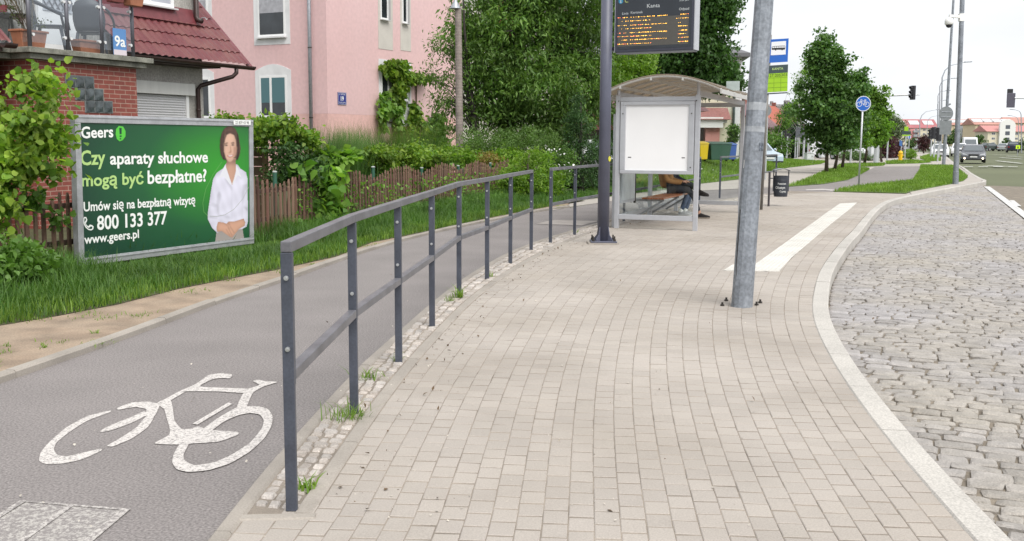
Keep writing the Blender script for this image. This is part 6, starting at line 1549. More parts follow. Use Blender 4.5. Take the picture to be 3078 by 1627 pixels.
sig_black = mat('signal_black', (.018, .018, .022), .5); sig_grey = mat('signal_backplate', (.075, .07, .095), .5)
def signal_head(t, c, hgt, facing, m=sig_black, lit=None, visors=True):
    """three-light head centred at c; facing = direction the lights look"""
    f_ = Vector(facing).normalized(); s_ = V(f_.y, -f_.x, 0); w = hgt * .36; b = MB(); b.bar(c - V(0, 0, hgt / 2), c + V(0, 0, hgt / 2), w, hgt * .22, up=f_); hd = b.build('signal_head', m, t, world=True, bevel=.02)
    for k in range(3):
        z = hgt * (.32 - .32 * k); q = c + V(0, 0, z) + f_ * hgt * .11
        if visors:
            v = []; fc = []; n = 10
            for r_, fl in ((hgt * .13, 0.0), (hgt * .13, hgt * .22)):
                for i in range(n + 1):
                    an = math.pi * (-.12 + 1.24 * i / n); sl = fl * (.55 + .45 * math.sin(max(0, an if an < math.pi else 0)))
                    v.append(q + s_ * r_ * math.cos(an) + V(0, 0, 1) * r_ * math.sin(an) + f_ * sl)
            for i in range(n): fc.append((i, i + 1, n + 2 + i, n + 1 + i))
            newmesh('visor', v, fc, m, hd, world=True)
        b = MB(); b.cyl(q, q + f_ * .004, hgt * .115, 14)
        mm = mat('unlit_lens', (.03, .03, .03), .2)
        if lit == k: mm = mat('red_signal_light', (1.0, .06, .03), .4, emit=5.0)
        b.build('lens', mm, hd, world=True)
    return hd
# signal on a long arm above the side road
p0 = G(2632, 492); D = p0.y; t = thing('traffic_light', 'traffic light hung on a long mast arm above the maples', 'traffic light', p0)
za = P(2740, 288, D); b = MB(); b.tube([p0, V(p0.x + .06, D, za.z - .25), V(p0.x + .3, D, za.z), V(P(2764, 287, D).x, D, za.z + .08)], [.17, .12, .09, .05], 10); b.build('mast', galv_pale, t, world=True)
signal_head(t, V(P(2743, 280, D).x, D - .05, za.z + .2), .96, (-.94, -.34, 0))
p0 = V(P(3215, 480, 66).x, 66, BZ); t = thing('traffic_light', 'back of a traffic light on an arm reaching in from the right edge', 'traffic light', p0)
zc = P(3040, 288, 66); b = MB(); b.tube([p0, V(p0.x, 66, P(3050, 296, 66).z - .3), V(p0.x - .3, 66, P(3050, 296, 66).z), V(zc.x + .2, 66, P(3050, 295, 66).z)], [.16, .11, .08, .05], 10); b.build('mast', galv_pale, t, world=True)
b = MB(); q = 25 * 66 / F; b.box(zc.x - q / 2 * 1.0, zc.x + q / 2, 66.0, 66.03, P(0, 308, 66).z, P(0, 264, 66).z); b.build('backplate', sig_grey, t, world=True, bevel=.02)
signal_head(t, V(zc.x, 66.2, zc.z), .85, (.1, 1, 0))
def post_thing(name, label, cat, base, ztopv, D=None, r_=.05, m=galv_pale, group=None):
    p0 = G(*base) if D is None else V(P(base[0], base[1], D).x, D, 0); t = thing(name, label, cat, p0, 0, group)
    zt = P(base[0], ztopv, p0.y).z; b = MB(); b.tube([p0, V(p0.x, p0.y, zt)], r_, 8); b.build('pole', m, t, world=True); return t, p0
# red pedestrian lights
for (bs, tv, cu, cv, h, lb_) in (((2666, 482), 405, 2661, 416, .9, 'red traffic light on a pole left of the yellow hydrant'), ((2556, 492), 408, 2554, 421, .9, 'red traffic light half hidden behind the maple trunks')):
    t, p0 = post_thing('traffic_light', lb_, 'traffic light', bs, tv, r_=.07)
    signal_head(t, P(cu, cv, p0.y - .12), h, (-.45, -.9, 0), lit=0)
# dark cluster of signals on the left pavement further on
for k, (u, v, D, sc_) in enumerate(((2807, 400, 92, 1.0), (2822, 404, 88, 1.1), (2797, 404, 98, .9))):
    t, p0 = post_thing('traffic_light', ['dark traffic light in the cluster left of the lamp post with sign backs', 'dark traffic light closest to the lamp post with sign backs', 'dark traffic light at the left of the signal cluster'][k], 'traffic light', (u, 470), v - 20, D=D, r_=.07, group='dark signals at the crossing')
    signal_head(t, P(u, v, D - .1), 1.0 * sc_, (-.5, .86, 0))
# signals and signs left behind the bin
t, p0 = post_thing('traffic_light', 'dark traffic light seen from behind on a pale post left of the big maple', 'traffic light', (2364, 479), 410, r_=.08)
signal_head(t, P(2358, 410, p0.y - .1), .95, (.4, .9, 0)); signal_head(t, P(2369, 415, p0.y + .3), .8, (.9, .3, 0)); b = MB(); b.bar(P(2346, 428, p0.y), P(2372, 431, p0.y), .06, .06); b.build('bracket', galv_pale, t, world=True)
t, p0 = post_thing('traffic_light', 'pedestrian signal on a pale post under the dark square sign back', 'traffic light', (2415, 478), 412, r_=.09)
signal_head(t, P(2417, 421, p0.y + .2), .75, (.5, .8, 0)); b = MB(); b.bar(P(2404, 416, p0.y), P(2404, 430, p0.y), .06, .06); b.bar(P(2404, 430, p0.y), P(2415, 431, p0.y), .05, .05); b.build('bracket', galv_pale, t, world=True)
t, p0 = post_thing('sign_post', 'dark square sign back on two posts before the maple crown', 'sign', (2396, 478), 380, r_=.05)
b = MB(); a = P(2392.5, 383, p0.y - .06); e = P(2430, 414, p0.y - .06); b.box(a.x, e.x, a.y, a.y + .02, e.z, a.z); b.build('sign_back', mat('dark_sign_back', (.085, .09, .105), .5), t, world=True)
b = MB(); q = P(2427, 478, p0.y); b.tube([V(q.x, q.y, 0), V(q.x, q.y, a.z - .3)], .05, 8); b.build('pole', galv_pale, t, world=True)
for (bs, tv, lb_) in (((2389.5, 477), 413, 'short pale post left of the dark square sign back'), ((2394, 470), 322, 'thin tall pale pole behind the dark square sign back'), ((2348, 473), 396, 'thin grey post left of the signal seen from behind'), ((2640, 486), 420, 'thin grey post right of the white cabinet'), ((2818, 487), 440, 'slim steel post on the grass before the crossing')):
    post_thing('pole', lb_, 'pole', bs, tv, r_=.055)
# round sign back and dark shape behind the big lamp post
t, p0 = post_thing('round_sign', 'grey back of a round sign peeping out right of the thick lamp post', 'sign', (2300, 540), 318, r_=.03)
c = P(2302, 333, p0.y - .04); b = MB(); b.cyl(c, c + V(0, .01, 0), 17 * p0.y / F, 24); b.build('disc', sign_back, t, world=True)
# distant stop sign, blue signs, warning signs
t, p0 = post_thing('stop_sign', 'small dark and lime bus stop panel far along the pavement', 'sign', (2719, 486), 380, r_=.045)
for (x0, x1, v0, v1, m, nm) in ((2711, 2738, 395, 405, slate, 'panel'), (2719, 2730, 381, 394, lime, 'panel'), (2712, 2736, 405.2, 409, lime, 'panel')):
    a = P(x0, v0, p0.y - .06); e = P(x1, v1, p0.y - .06); b = MB(); b.box(a.x, e.x, a.y, a.y + .02, e.z, a.z); b.build(nm, m, t, world=True)
t, p0 = post_thing('round_sign', 'small distant blue round sign with two white marks', 'sign', (2730, 480), 410, r_=.035)
c = P(2733, 412, p0.y - .05); b = MB(); b.cyl(c, c - V(0, .01, 0), 5.2 * p0.y / F, 20); d = b.build('disc', blue, t, world=True); b = MB()
for dx_ in (-.10, .06): b.box(c.x + dx_, c.x + dx_ + .05, c.y - .013, c.y - .0105, c.z - .13, c.z + .12)
b.build('symbol', signw, d, world=True)
t, p0 = post_thing('square_sign', 'small slanted blue sign left of the yellow hydrant', 'sign', (2707, 482), 420, r_=.035)
a = P(2704, 421, p0.y - .05); e = P(2712, 441, p0.y - .05); b = MB(); b.hexa([a + V(0, 0, -.45), e + V(0, 0, 0), e + V(0, .02, 0), a + V(0, .02, -.45), a, e + V(0, 0, .42), e + V(0, .02, .42), a + V(0, .02, 0)]); b.build('plate', mat('distant_blue_plate', (.05, .13, .33), .5), t, world=True)
yel = mat('fluorescent_yellow', (.55, .80, .02), .5)
for (x0, x1, v0, v1, D, lb_) in ((2933, 2945, 437, 445, 150, 'fluorescent yellow crossing sign above the dark sedan'), (3054, 3066, 437, 448, 130, 'fluorescent yellow crossing sign at the right edge')):
    p0 = V(P((x0 + x1) / 2, 440, D).x, D, BZ); t = thing('crossing_sign', lb_, 'sign', p0, 0, 'fluorescent crossing signs'); a = P(x0, v0, D - .06); e = P(x1, v1, D - .06)
    b = MB(); b.tube([p0, V(p0.x, D, a.z)], .04, 6); b.build('pole', galv, t, world=True); b = MB(); b.box(a.x, e.x, a.y, a.y + .02, e.z, a.z); pl_ = b.build('panel', yel, t, world=True)
    w = e.x - a.x; b = MB(); b.flat([(.25, .2), (.5, .15), (.75, .2), (.62, .5), (.55, .85), (.42, .85), (.40, .5)], V(a.x, a.y - .003, e.z), (w, 0, 0), (0, 0, a.z - e.z)); b.build('symbol', black_print, pl_, world=True)
# yellow hydrant post
p0 = G(2706, 486); t = thing('yellow_hydrant', 'bright yellow hydrant post standing on the pavement before the round bush', 'hydrant', p0)
b = MB(); b.lathe([(.20, 0), (.20, .10), (.15, .14), (.145, .60), (.165, .62), (.165, .68), (.15, .72), (.10, .80), (.03, .84), (0, .845)], 18); b.build('body', mat('yellow_paint', (.72, .42, .01), .4), t, smooth=False)
for s_ in (-1, 1): b = MB(); b.cyl((s_ * .14, 0, .48), (s_ * .20, 0, .48), .05, 10); b.build('nozzle', mat('yellow_paint', (.72, .42, .01), .4), t)
# white service cabinets
cabw = mat('pale_cabinet_paint', (.58, .60, .62), .5, var=.08, vscale=3, streak=True)
for (x0, x1, v0, v1, lb_) in ((2446, 2468, 440, 474, 'tall pale service cabinet left of the maple trunk'), (2424, 2446, 460, 486, 'low pale concrete box left of the tall cabinet'), (2468, 2485, 448, 478, 'pale ribbed cabinet touching the maple trunk'), (2616, 2632, 439, 484, 'pale service cabinet before the purple hedge')):
    p0 = G((x0 + x1) / 2, v1); D = p0.y; w = (x1 - x0) * D / F; zt = P(x0, v0, D).z; t = thing('service_cabinet', lb_, 'cabinet', p0, R(12), 'pale service cabinets')
    b = MB(); b.box(-w / 2, w / 2, 0, .45, .12, zt - .04); bd = b.build('body', cabw, t, bevel=.015); b = MB(); b.box(-w / 2 - .04, w / 2 + .04, -.04, .49, zt - .04 + .002, zt); b.build('lid', cabw, t, bevel=.01); b = MB(); b.box(-w / 2 + .03, w / 2 - .03, .03, .42, 0, .118); b.build('plinth', concrete_edge, t)
    b = MB(); b.box(-w / 2 + .05, w / 2 - .05, -.014, -.001, .2, zt - .12); dr = b.build('door', cabw, t, bevel=.004); b = MB(); b.box(w / 2 - .16, w / 2 - .12, -.03, -.015, zt * .5, zt * .5 + .12); b.build('handle', dark_steel, dr)
# bicycle parked by the trees
# wheelie bins on the bank behind the railing
def wheelie(label, u, D, zb, w, h, m, four=False):
    p = P(u, 450, D); t = thing('wheelie_bin', label, 'waste bin', (p.x, p.y, zb), R(18), 'waste containers behind the railing')
    d_ = w * .8; k = .82; b = MB(); b.hexa([(-w / 2 * k, -d_ / 2 * k, .08), (w / 2 * k, -d_ / 2 * k, .08), (w / 2 * k, d_ / 2 * k, .08), (-w / 2 * k, d_ / 2 * k, .08), (-w / 2, -d_ / 2, h), (w / 2, -d_ / 2, h), (w / 2, d_ / 2, h), (-w / 2, d_ / 2, h)]); b.build('body', m, t, bevel=.02)
    b = MB(); b.hexa([(-w / 2 - .03, -d_ / 2 - .03, h + .004), (w / 2 + .03, -d_ / 2 - .03, h + .004), (w / 2 + .03, d_ / 2 + .03, h + .004), (-w / 2 - .03, d_ / 2 + .03, h + .004), (-w / 2, -d_ / 2, h + .05), (w / 2, -d_ / 2, h + .05), (w / 2 - .05, d_ / 2, h + .12), (-w / 2 + .05, d_ / 2, h + .12)]); b.build('lid', m, t, bevel=.015)
    for s_ in (-1, 1): b = MB(); b.cyl((s_ * w * .36, d_ * .36, .09), (s_ * (w * .36 + .05), d_ * .36, .09), .09, 12); b.build('wheel', black_plastic, t)
    b = MB(); b.bar((-w * .4, d_ / 2 + .06, h - .02), (w * .4, d_ / 2 + .06, h - .02), .03, .03); b.build('handle', m, t)
wheelie('yellow waste bin peeping out right of the bus shelter', 2112, 46, .62, .42, .75, mat('yellow_bin', (.60, .42, .01), .45)); wheelie('wide dark green waste container between the yellow and blue bins', 2154, 46.5, .60, 1.05, .76, mat('dark_green_bin', (.03, .085, .055), .5)); wheelie('blue waste bin right of the green container', 2198, 47.5, .60, .40, .72, mat('blue_bin', (.035, .09, .30), .45))

# ================================================================ vehicles
tyre = mat('tyre_rubber', (.012, .012, .012), .9); rim_m = mat('alloy_rim', (.4, .4, .42), .35, .8); car_glass = mat('car_glass', (.10, .115, .125), .03, spec=1.0); headl = mat('headlamp_glass', (.5, .52, .55), .1, spec=.9)  # car_glass base lightened, so part of the sky's reflection is in its colour
def car(label, pos, rz, paint, L_=4.7, W_=1.8, Hh=1.45, kind='sedan', lights=False, cat='car', group=None, name='parked_car', detail=True):
    t = thing(name, label, cat, pos, rz, group)          # local -y is the front
    if kind == 'van': side = [(-.5, .35), (-.5, .78), (-.44, .98), (-.33, 1.08), (-.24, 1.75), (-.18, 1.95), (.47, 1.98), (.5, 1.85), (.5, .35)]; roof_from, belt = None, 1.1
    elif kind == 'hatch': side = [(-.5, .30), (-.5, .62), (-.46, .78), (-.22, .92), (-.06, 1.40), (.02, 1.48), (.36, 1.47), (.47, 1.05), (.5, .9), (.5, .32)]
    else: side = [(-.5, .28), (-.5, .60), (-.47, .74), (-.20, .92), (-.05, 1.38), (.03, 1.45), (.20, 1.43), (.36, 1.05), (.47, .98), (.5, .75), (.5, .30)]
    s_ = Hh / (1.98 if kind == 'van' else 1.45); bd = MB(); n = len(side)
    def ring(x, k, ztaper):
        out = []
        for y, z in side:
            zz_ = z * s_; f_ = 1.0
            if ztaper and z > .95: f_ = 1 - .22 * min(1, (z - .95) / .5) * (1 if kind != 'van' else .35)
            out.append((x * f_ * k, y * L_ * (1 if k > .99 or True else 1), zz_))
        return out
    xs = [(-W_ / 2, True), (-W_ / 2 * .86, True), (0, False), (W_ / 2 * .86, True), (W_ / 2, True)]
    rings = []
    for x, tp in xs:
        r_ = ring(x, 1, True)
        if abs(x) > W_ / 2 * .95: r_ = [(px_, py_ * .975, pz if pz < .9 * s_ else pz - .03) for px_, py_, pz in r_]
        else: r_ = [(px_, py_ * (1.02 if abs(x) < .01 and abs(py_) > .44 * L_ else 1), pz) for px_, py_, pz in r_]
        rings.append(r_)
    v = [p for r_ in rings for p in r_]; f = []
    for i in range(len(rings) - 1):
        for j in range(n): f.append((i * n + j, i * n + (j + 1) % n, (i + 1) * n + (j + 1) % n, (i + 1) * n + j))
    f.append(tuple(reversed(range(n)))); f.append(tuple((len(rings) - 1) * n + j for j in range(n)))
    body = newmesh('body', v, [tuple(reversed(q)) for q in f], paint, t); md = body.modifiers.new('bevel', 'BEVEL'); md.width = .05; md.segments = 2; md.limit_method = 'ANGLE'; md.angle_limit = R(25)
    def slab(nm, pts, m, par=t): b = MB(); b.add(pts, [tuple(range(len(pts)))]); return b.build(nm, m, par)
    if kind == 'van': wsb, wst, yb, yt = 1.12 * s_, 1.70 * s_, -.325 * L_, -.245 * L_
    elif kind == 'hatch': wsb, wst, yb, yt = .95 * s_, 1.38 * s_, -.21 * L_, -.07 * L_
    else: wsb, wst, yb, yt = .95 * s_, 1.36 * s_, -.195 * L_, -.06 * L_
    o_ = .025; k = .40 * W_; kt = k * (.80 if kind != 'van' else .93)
    slab('windscreen', [(-k, yb - o_, wsb), (k, yb - o_, wsb), (kt, yt - o_, wst), (-kt, yt - o_, wst)], car_glass)
    rb, rt_ = (.50 * L_, .49 * L_) if kind == 'van' else ((.475 * L_, .385 * L_) if kind == 'hatch' else (.355 * L_, .215 * L_))
    slab('rear_window', [(k * .95, rb + .03, (1.1 if kind != 'van' else 1.2) * s_), (-k * .95, rb + .03, (1.1 if kind != 'van' else 1.2) * s_), (-kt, rt_ + .03, wst), (kt, rt_ + .03, wst)], car_glass)
    for sx in (-1, 1):
        xw = W_ / 2 * sx; zb2, zt2 = (.98 * s_, 1.36 * s_) if kind != 'van' else (1.15 * s_, 1.7 * s_)
        fb = .99 if kind != 'van' else .97; ft = .80 if kind != 'van' else .93; e_ = .02 * sx
        ya, yz = (-.16 * L_, .28 * L_) if kind == 'sedan' else ((-.17 * L_, .40 * L_) if kind == 'hatch' else (-.27 * L_, -.10 * L_))
        yta, ytz = (-.04 * L_, .20 * L_) if kind == 'sedan' else ((-.03 * L_, .36 * L_) if kind == 'hatch' else (-.22 * L_, -.10 * L_))
        pts = [(xw * fb + e_, ya, zb2), (xw * fb + e_, yz, zb2), (xw * ft + e_, ytz, zt2), (xw * ft + e_, yta, zt2)]
        slab('side_window', pts if sx > 0 else list(reversed(pts)), car_glass)
        for yw in (-.315 * L_, .30 * L_):
            r_ = .32 * (s_ if kind != 'van' else 1); w = MB(); w.cyl((xw * .80, yw, r_), (xw * 1.01, yw, r_), r_, 20); wh_ = w.build('wheel', tyre, t); w = MB(); w.cyl((xw * 1.011, yw, r_), (xw * 1.02, yw, r_), r_ * .65, 14); w.build('rim', rim_m, wh_)
        if detail:
            m_ = MB(); m_.sphere((xw * 1.10, -.14 * L_, 1.0 * s_), .10, .07, .075, 8, 6); m_.build('mirror', paint, t, smooth=True)
            h_ = MB(); yl = -.497 * L_; h_.hexa([(xw * .48, yl - .03, .60 * s_), (xw * .90, yl + .05, .62 * s_), (xw * .88, yl + .2, .62 * s_), (xw * .48, yl + .1, .60 * s_), (xw * .55, yl - .01, .70 * s_), (xw * .92, yl + .10, .75 * s_), (xw * .90, yl + .22, .75 * s_), (xw * .55, yl + .12, .70 * s_)]); h_.build('headlight', headl, t)
            if lights: h_ = MB(); h_.cyl((xw * .74, -.51 * L_ - .03, .36 * s_), (xw * .74, -.51 * L_ - .05, .36 * s_), .065, 14); h_.build('fog_light', mat('lit_lamp', (1, .80, .58), .4, emit=2.5), t)
            h_ = MB(); yb_ = .497 * L_; h_.box(min(xw * .62, xw * .93), max(xw * .62, xw * .93), yb_ - .04, yb_ + .035, .68 * s_, .82 * s_); h_.build('tail_light', mat('tail_red', (.25, .012, .012), .3), t)
    if detail:
        yl = -.51 * L_
        b = MB(); b.box(-W_ * .20, W_ * .20, yl - .022, yl + .03, .58 * s_, .70 * s_); gr = b.build('grille', black_plastic, t); b = MB(); b.box(-W_ * .21, W_ * .21, yl - .028, yl - .0225, .685 * s_, .71 * s_); b.build('grille_trim', rim_m, gr)
        b = MB(); b.box(-.26, .26, yl - .035, yl - .02, .43 * s_, .54 * s_); b.build('number_plate', mat('number_plate_white', (.62, .62, .62), .4), t)
        b = MB(); b.box(-W_ * .46, W_ * .46, yl - .008, yl + .04, .22 * s_, .31 * s_); b.build('bumper_intake', black_plastic, t)
    return t
def road_at(u, D, z=BZ + .014): p = P(u, 440, D); return V(p.x, D, z)
rzc = -HD      # local -y looks back down the street towards the camera
car('dark sedan with lit fog lamps driving towards the camera on the road', road_at(2926, 86), -R(22), mat('anthracite_car_paint', (.13, .135, .15), .2, .45, spec=.8), lights=True, name='sedan')
car('white delivery van following behind the dark sedan', road_at(2915, 158), -R(20), mat('white_car_paint', (.62, .63, .65), .3), L_=5.3, W_=2.0, Hh=2.4, kind='van', cat='van', name='delivery_van')
car('white car waiting left behind the two lamp posts', road_at(2826, 112), -R(22), mat('white_car_paint', (.62, .63, .65), .3), name='waiting_car')
car('white hatchback partly behind the nearer lamp post', road_at(2884, 125), -R(22), mat('white_car_paint', (.62, .63, .65), .3), kind='hatch', Hh=1.5, name='waiting_car')
car('dark hatchback far along the road right of the sedan', road_at(2980, 200), R(110), mat('grey_green_car_paint', (.06, .075, .07), .3, .2), kind='hatch', Hh=1.5, L_=4.0, name='far_car')
car('dark blue minivan at the right edge of the road', road_at(3044, 172), R(158), mat('dark_blue_car_paint', (.025, .028, .045), .3, .2), kind='hatch', Hh=1.75, L_=4.4, name='minivan')
car('pale car behind the dark blue minivan', road_at(3022, 200), R(140), mat('silver_car_paint', (.42, .44, .45), .3, .3), kind='hatch', name='far_car')
car('white van parked behind the maple trunks', V(P(2512, 450, 95).x, 95, 0), R(80), mat('white_car_paint', (.62, .63, .65), .3), kind='van', Hh=1.9, cat='van', name='parked_van')
car('white car parked right of the white van behind the maples', V(P(2562, 450, 88).x, 88, 0), R(20), mat('white_car_paint', (.62, .63, .65), .3), kind='hatch', Hh=1.5)
car('pale blue car behind the grassy bank and the bin', V(P(2272, 452, 66).x, 66, .0), R(8), mat('pale_blue_car_paint', (.38, .47, .55), .3))
car('white car parked beside the pink garage', V(P(1800, 430, 42).x, 42, 0), R(10), mat('white_car_paint', (.62, .63, .65), .3), kind='hatch', Hh=1.5)

# ================================================================ house behind the shelter and houses along the street
pale_y = mat('pale_yellow_render', (.58, .57, .44), .95, var=.05, vscale=.8); stain = mat('stained_plaster', (.42, .38, .36), .95, var=.3, vscale=2, streak=True)
q = P(2222, 430, 58); t = thing('pale_yellow_house', 'pale yellow apartment house with a pink entrance porch behind the bus shelter', 'house', (q.x, q.y, 0), R(180 - 6))
zr = P(2222, 172, 58).z
b = MB(); b.box(0, 13, -12, 0, -.2, zr); b.build('wall', pale_y, t)
b = MB(); b.box(-.4, 13.4, -12.4, .4, zr, zr + .2); b.hexa([(-.4, -12.4, zr + .2), (13.4, -12.4, zr + .2), (13.4, .4, zr + .2), (-.4, .4, zr + .2), (4, -8, zr + 2.2), (9, -8, zr + 2.2), (9, -4, zr + 2.2), (4, -4, zr + 2.2)]); b.build('roof', mat('grey_roof', (.14, .14, .15), .7), t)
b = MB(); b.tube([(.35, .08, zr), (.35, .08, .2)], .07, 8); b.build('downpipe', mat('dark_green_pipe', (.05, .07, .06), .5), t)
b = MB(); b.box(.0, .30, .0, .012, 0, zr); b.build('corner_band', trim_white, t)
for (xa, xb, za, zb2) in ((2.2, 3.4, 3.9, 5.3), (5.2, 6.4, 3.9, 5.3), (2.2, 3.4, 6.6, 7.9)): window(t, xa, xb, za, zb2, -.0, (1, 1), glass_dark)
pk2 = mat('pink_porch_render', (.55, .27, .24), .95, var=.1, vscale=2)
b = MB(); b.box(1.25, 2.0, .013, 2.0, 0, 2.45); b.box(2.0, 4.6, .013, .6, 0, 2.45); b.build('porch_wall', pk2, t)
b = MB(); b.box(2.02, 2.7, .61, .72, .1, 2.3); b.box(2.9, 3.5, .61, .70, .1, 2.3); b.build('porch_door', stain, t)
b = MB(); b.box(.9, 4.9, .013, 2.2, 2.46, 2.62); b.build('porch_canopy', trim_white, t)
b = MB(); b.hexa([(.7, .02, 2.63), (5.0, .02, 2.63), (5.0, 2.4, 2.63), (.7, 2.4, 2.63), (.7, .02, 3.3), (5.0, .02, 3.3), (5.0, .12, 3.3), (.7, .12, 3.3)]); b.build('porch_roof', mat('faded_red_tile', (.26, .11, .10), .8, var=.2), t)
b = MB(); b.box(1.1, 2.6, 2.21, 2.26, 2.2, 2.75); b.build('sign_board', white_plastic, t)
orange_roof = mat('orange_red_tile', (.33, .085, .05), .7, var=.15, vscale=3); cream = mat('cream_render', (.58, .50, .38), .95, var=.05)
def gable_house(label, u, D, w, d_, zt, pitch, rz, wallm, roofm, name='gable_house'):
    q = P(u, 430, D); t = thing(name, label, 'house', (q.x, q.y, 0), rz); b = MB(); b.box(-w / 2, w / 2, 0, d_, -.2, zt); b.add([(-w / 2, 0, zt), (w / 2, 0, zt), (0, 0, zt + pitch)], [(0, 1, 2)]); b.add([(-w / 2, d_, zt), (w / 2, d_, zt), (0, d_, zt + pitch)], [(2, 1, 0)]); b.build('wall', wallm, t)
    b = MB(); o_ = .35; sl = pitch / (w / 2)
    for s_ in (-1, 1): b.hexa([(0, -o_, zt + pitch + .02), (s_ * (w / 2 + o_), -o_, zt - o_ * sl + .02), (s_ * (w / 2 + o_), d_ + o_, zt - o_ * sl + .02), (0, d_ + o_, zt + pitch + .02), (0, -o_, zt + pitch + .2), (s_ * (w / 2 + o_), -o_, zt - o_ * sl + .2), (s_ * (w / 2 + o_), d_ + o_, zt - o_ * sl + .2), (0, d_ + o_, zt + pitch + .2)])
    rf = b.build('roof', roofm, t); b = MB(); b.box(-.9, -.4, d_ * .5, d_ * .5 + .5, zt + pitch * .6, zt + pitch + .9); b.build('chimney', brick_red, rf)
    for k in (-1, 1): window(t, k * w * .22 - .5, k * w * .22 + .5, 1.0, 2.2, -.04, (1, 1), glass_dark); 
    window(t, -.5, .5, zt + .2, zt + 1.3, -.04, (1, 1), glass_dark); return t
gable_house('steep orange roofed terrace house nearest to the pale yellow house', 2215, 118, 6.2, 9, 3.4, 2.0, R(-28), cream, orange_roof); gable_house('steep orange roofed terrace house second in the row', 2270, 130, 6.0, 9, 3.4, 2.4, R(-28), cream, orange_roof); gable_house('third terrace house with a red roof further down the row', 2310, 142, 6.0, 9, 3.4, 2.5, R(-28), cream, roof_red); gable_house('red roofed house peeping between the shelter and the lamp post', 2190, 106, 5.6, 8, 3.0, 2.2, R(-28), cream, roof_red)
q = P(2345, 430, 165); zc = P(2345, 314, 165).z; t = thing('flat_roofed_block', 'grey flat roofed block with two chimneys above the orange terrace houses', 'house', (q.x, q.y, 0), 0)
b = MB(); b.box(-2.5, 3.2, 0, 8, -.1, zc - .35); b.build('wall', ivory, t); b = MB(); b.box(-2.9, 3.5, -.3, 8.3, zc - .35, zc); rf = b.build('roof', mat('grey_slab_roof', (.30, .29, .29), .8), t)
for x, h in ((-1.2, .55), (1.0, .7)): b = MB(); b.box(x, x + (.4 if x < 0 else .8), 2, 2.6, zc + .002, zc + h); b.build('chimney', mat('grey_chimney', (.22, .20, .20), .9), rf)

# far housing estate ------------------------------------------------
yellow = mat('yellow_render', (.62, .52, .36), .95, var=.05, vscale=.05); palecream = mat('pale_cream_render', (.62, .57, .44), .95); balc = mat('grey_balcony_front', (.30, .32, .33), .8, var=.3, vscale=.4); tile_far = mat('far_red_tile', (.44, .235, .195), .85, var=.2, vscale=.12); tile_far2 = mat('far_dark_red_tile', (.36, .135, .145), .85, var=.15, vscale=.12); sky_l = mat('skylight_glass', (.55, .55, .56), .2)  # roof tiles and yellow walls paled: distance haze put into their colour
def block(label, u0, u1, D, veave, vridge, wallm, roofm, bays=(), rows_=4, dep=14, dormers=0, gable_at=None, name='apartment_block'):
    a = P(u0, 420, D); e = P(u1, 420, D); w = e.x - a.x; ze = P((u0 + u1) / 2, veave, D).z; zr = P((u0 + u1) / 2, vridge, D).z; t = thing(name, label, 'apartment block', (a.x, D, 0))
    b = MB(); b.box(0, w, 0, dep, -2, ze); b.build('wall', wallm, t)
    b = MB(); b.add([(-.8, -.8, ze), (w + .8, -.8, ze), (w + .8, dep / 2, zr), (-.8, dep / 2, zr), (w + .8, dep + .8, ze), (-.8, dep + .8, ze)], [(0, 1, 2, 3), (3, 2, 4, 5), (0, 3, 5), (1, 4, 2), (0, 5, 4, 1)]); rf = b.build('roof', roofm, t)
    nb = len(bays)
    for (x0, x1, m) in bays:
        b = MB(); b.box(x0 * w, x1 * w, -.5, 0, -1, ze - .4); b.build('bay', m, t)
    fh = ze / rows_; nwin = max(3, int(w / 4.2)); wm = mat('far_window_glass', (.09, .10, .12), .15)
    for r_ in range(rows_):
        for i in range(nwin):
            x = (i + .5) / nwin
            yb = -.03
            for (x0, x1, m) in bays:
                if x0 - .01 < x < x1 + .01: yb = -.53
            b = MB(); b.box(x * w - .75, x * w + .75, yb, yb + .02, fh * r_ + fh * .32, fh * r_ + fh * .80); fr = b.build('window', pvc_white, t); b = MB(); b.box(x * w - .62, x * w - .06, yb - .03, yb - .005, fh * r_ + fh * .36, fh * r_ + fh * .76); b.build('pane', wm, fr); b = MB(); b.box(x * w + .06, x * w + .62, yb - .03, yb - .005, fh * r_ + fh * .36, fh * r_ + fh * .76); b.build('pane', wm, fr)
            if yb < -.1:
                b = MB(); b.box(x * w - 1.7, x * w + 1.7, yb - 1.1, yb - .04, fh * r_ - .15, fh * r_ + 1.0); b.build('balcony', balc, t)
    for i in range(dormers):
        x = (i + .5) / dormers * w; f_ = .35; z = ze + (zr - ze) * f_; y = -.8 + (dep / 2 + .8) * f_; b = MB(); dz = (zr - ze) / (dep / 2 + .8); b.hexa([(x - 2.6, y, z + .05), (x + 2.6, y, z + .05), (x + 2.6, y + 3.2, z + 3.2 * dz + .05), (x - 2.6, y + 3.2, z + 3.2 * dz + .05), (x - 2.6, y, z + .4), (x + 2.6, y, z + .4), (x + 2.6, y + 3.2, z + 3.2 * dz + .4), (x - 2.6, y + 3.2, z + 3.2 * dz + .4)]); b.build('skylight', sky_l, rf)
    return t, w, ze
block('long far apartment block with dark red roof behind the signal cluster', 2688, 2815, 560, 385, 358, palecream, tile_far2, bays=((.35, .55, mat('far_pink_bay', (.55, .25, .25), .9)),), rows_=4, dormers=3)
block('far yellow apartment block with orange roof left of its taller twin', 2858, 2945, 520, 376, 358, yellow, tile_far, bays=((.28, .52, balc), (.72, .9, palecream)), rows_=4, dormers=3)
block('far yellow apartment block with many skylights and glazed balconies', 2930, 3045, 500, 375, 355, yellow, tile_far, bays=((.08, .48, balc),), rows_=4, dormers=4)
block('far yellow block rising at the right edge of the picture', 3030, 3130, 540, 370, 352, mat('far_ochre_render', (.62, .49, .32), .95), tile_far, rows_=4)
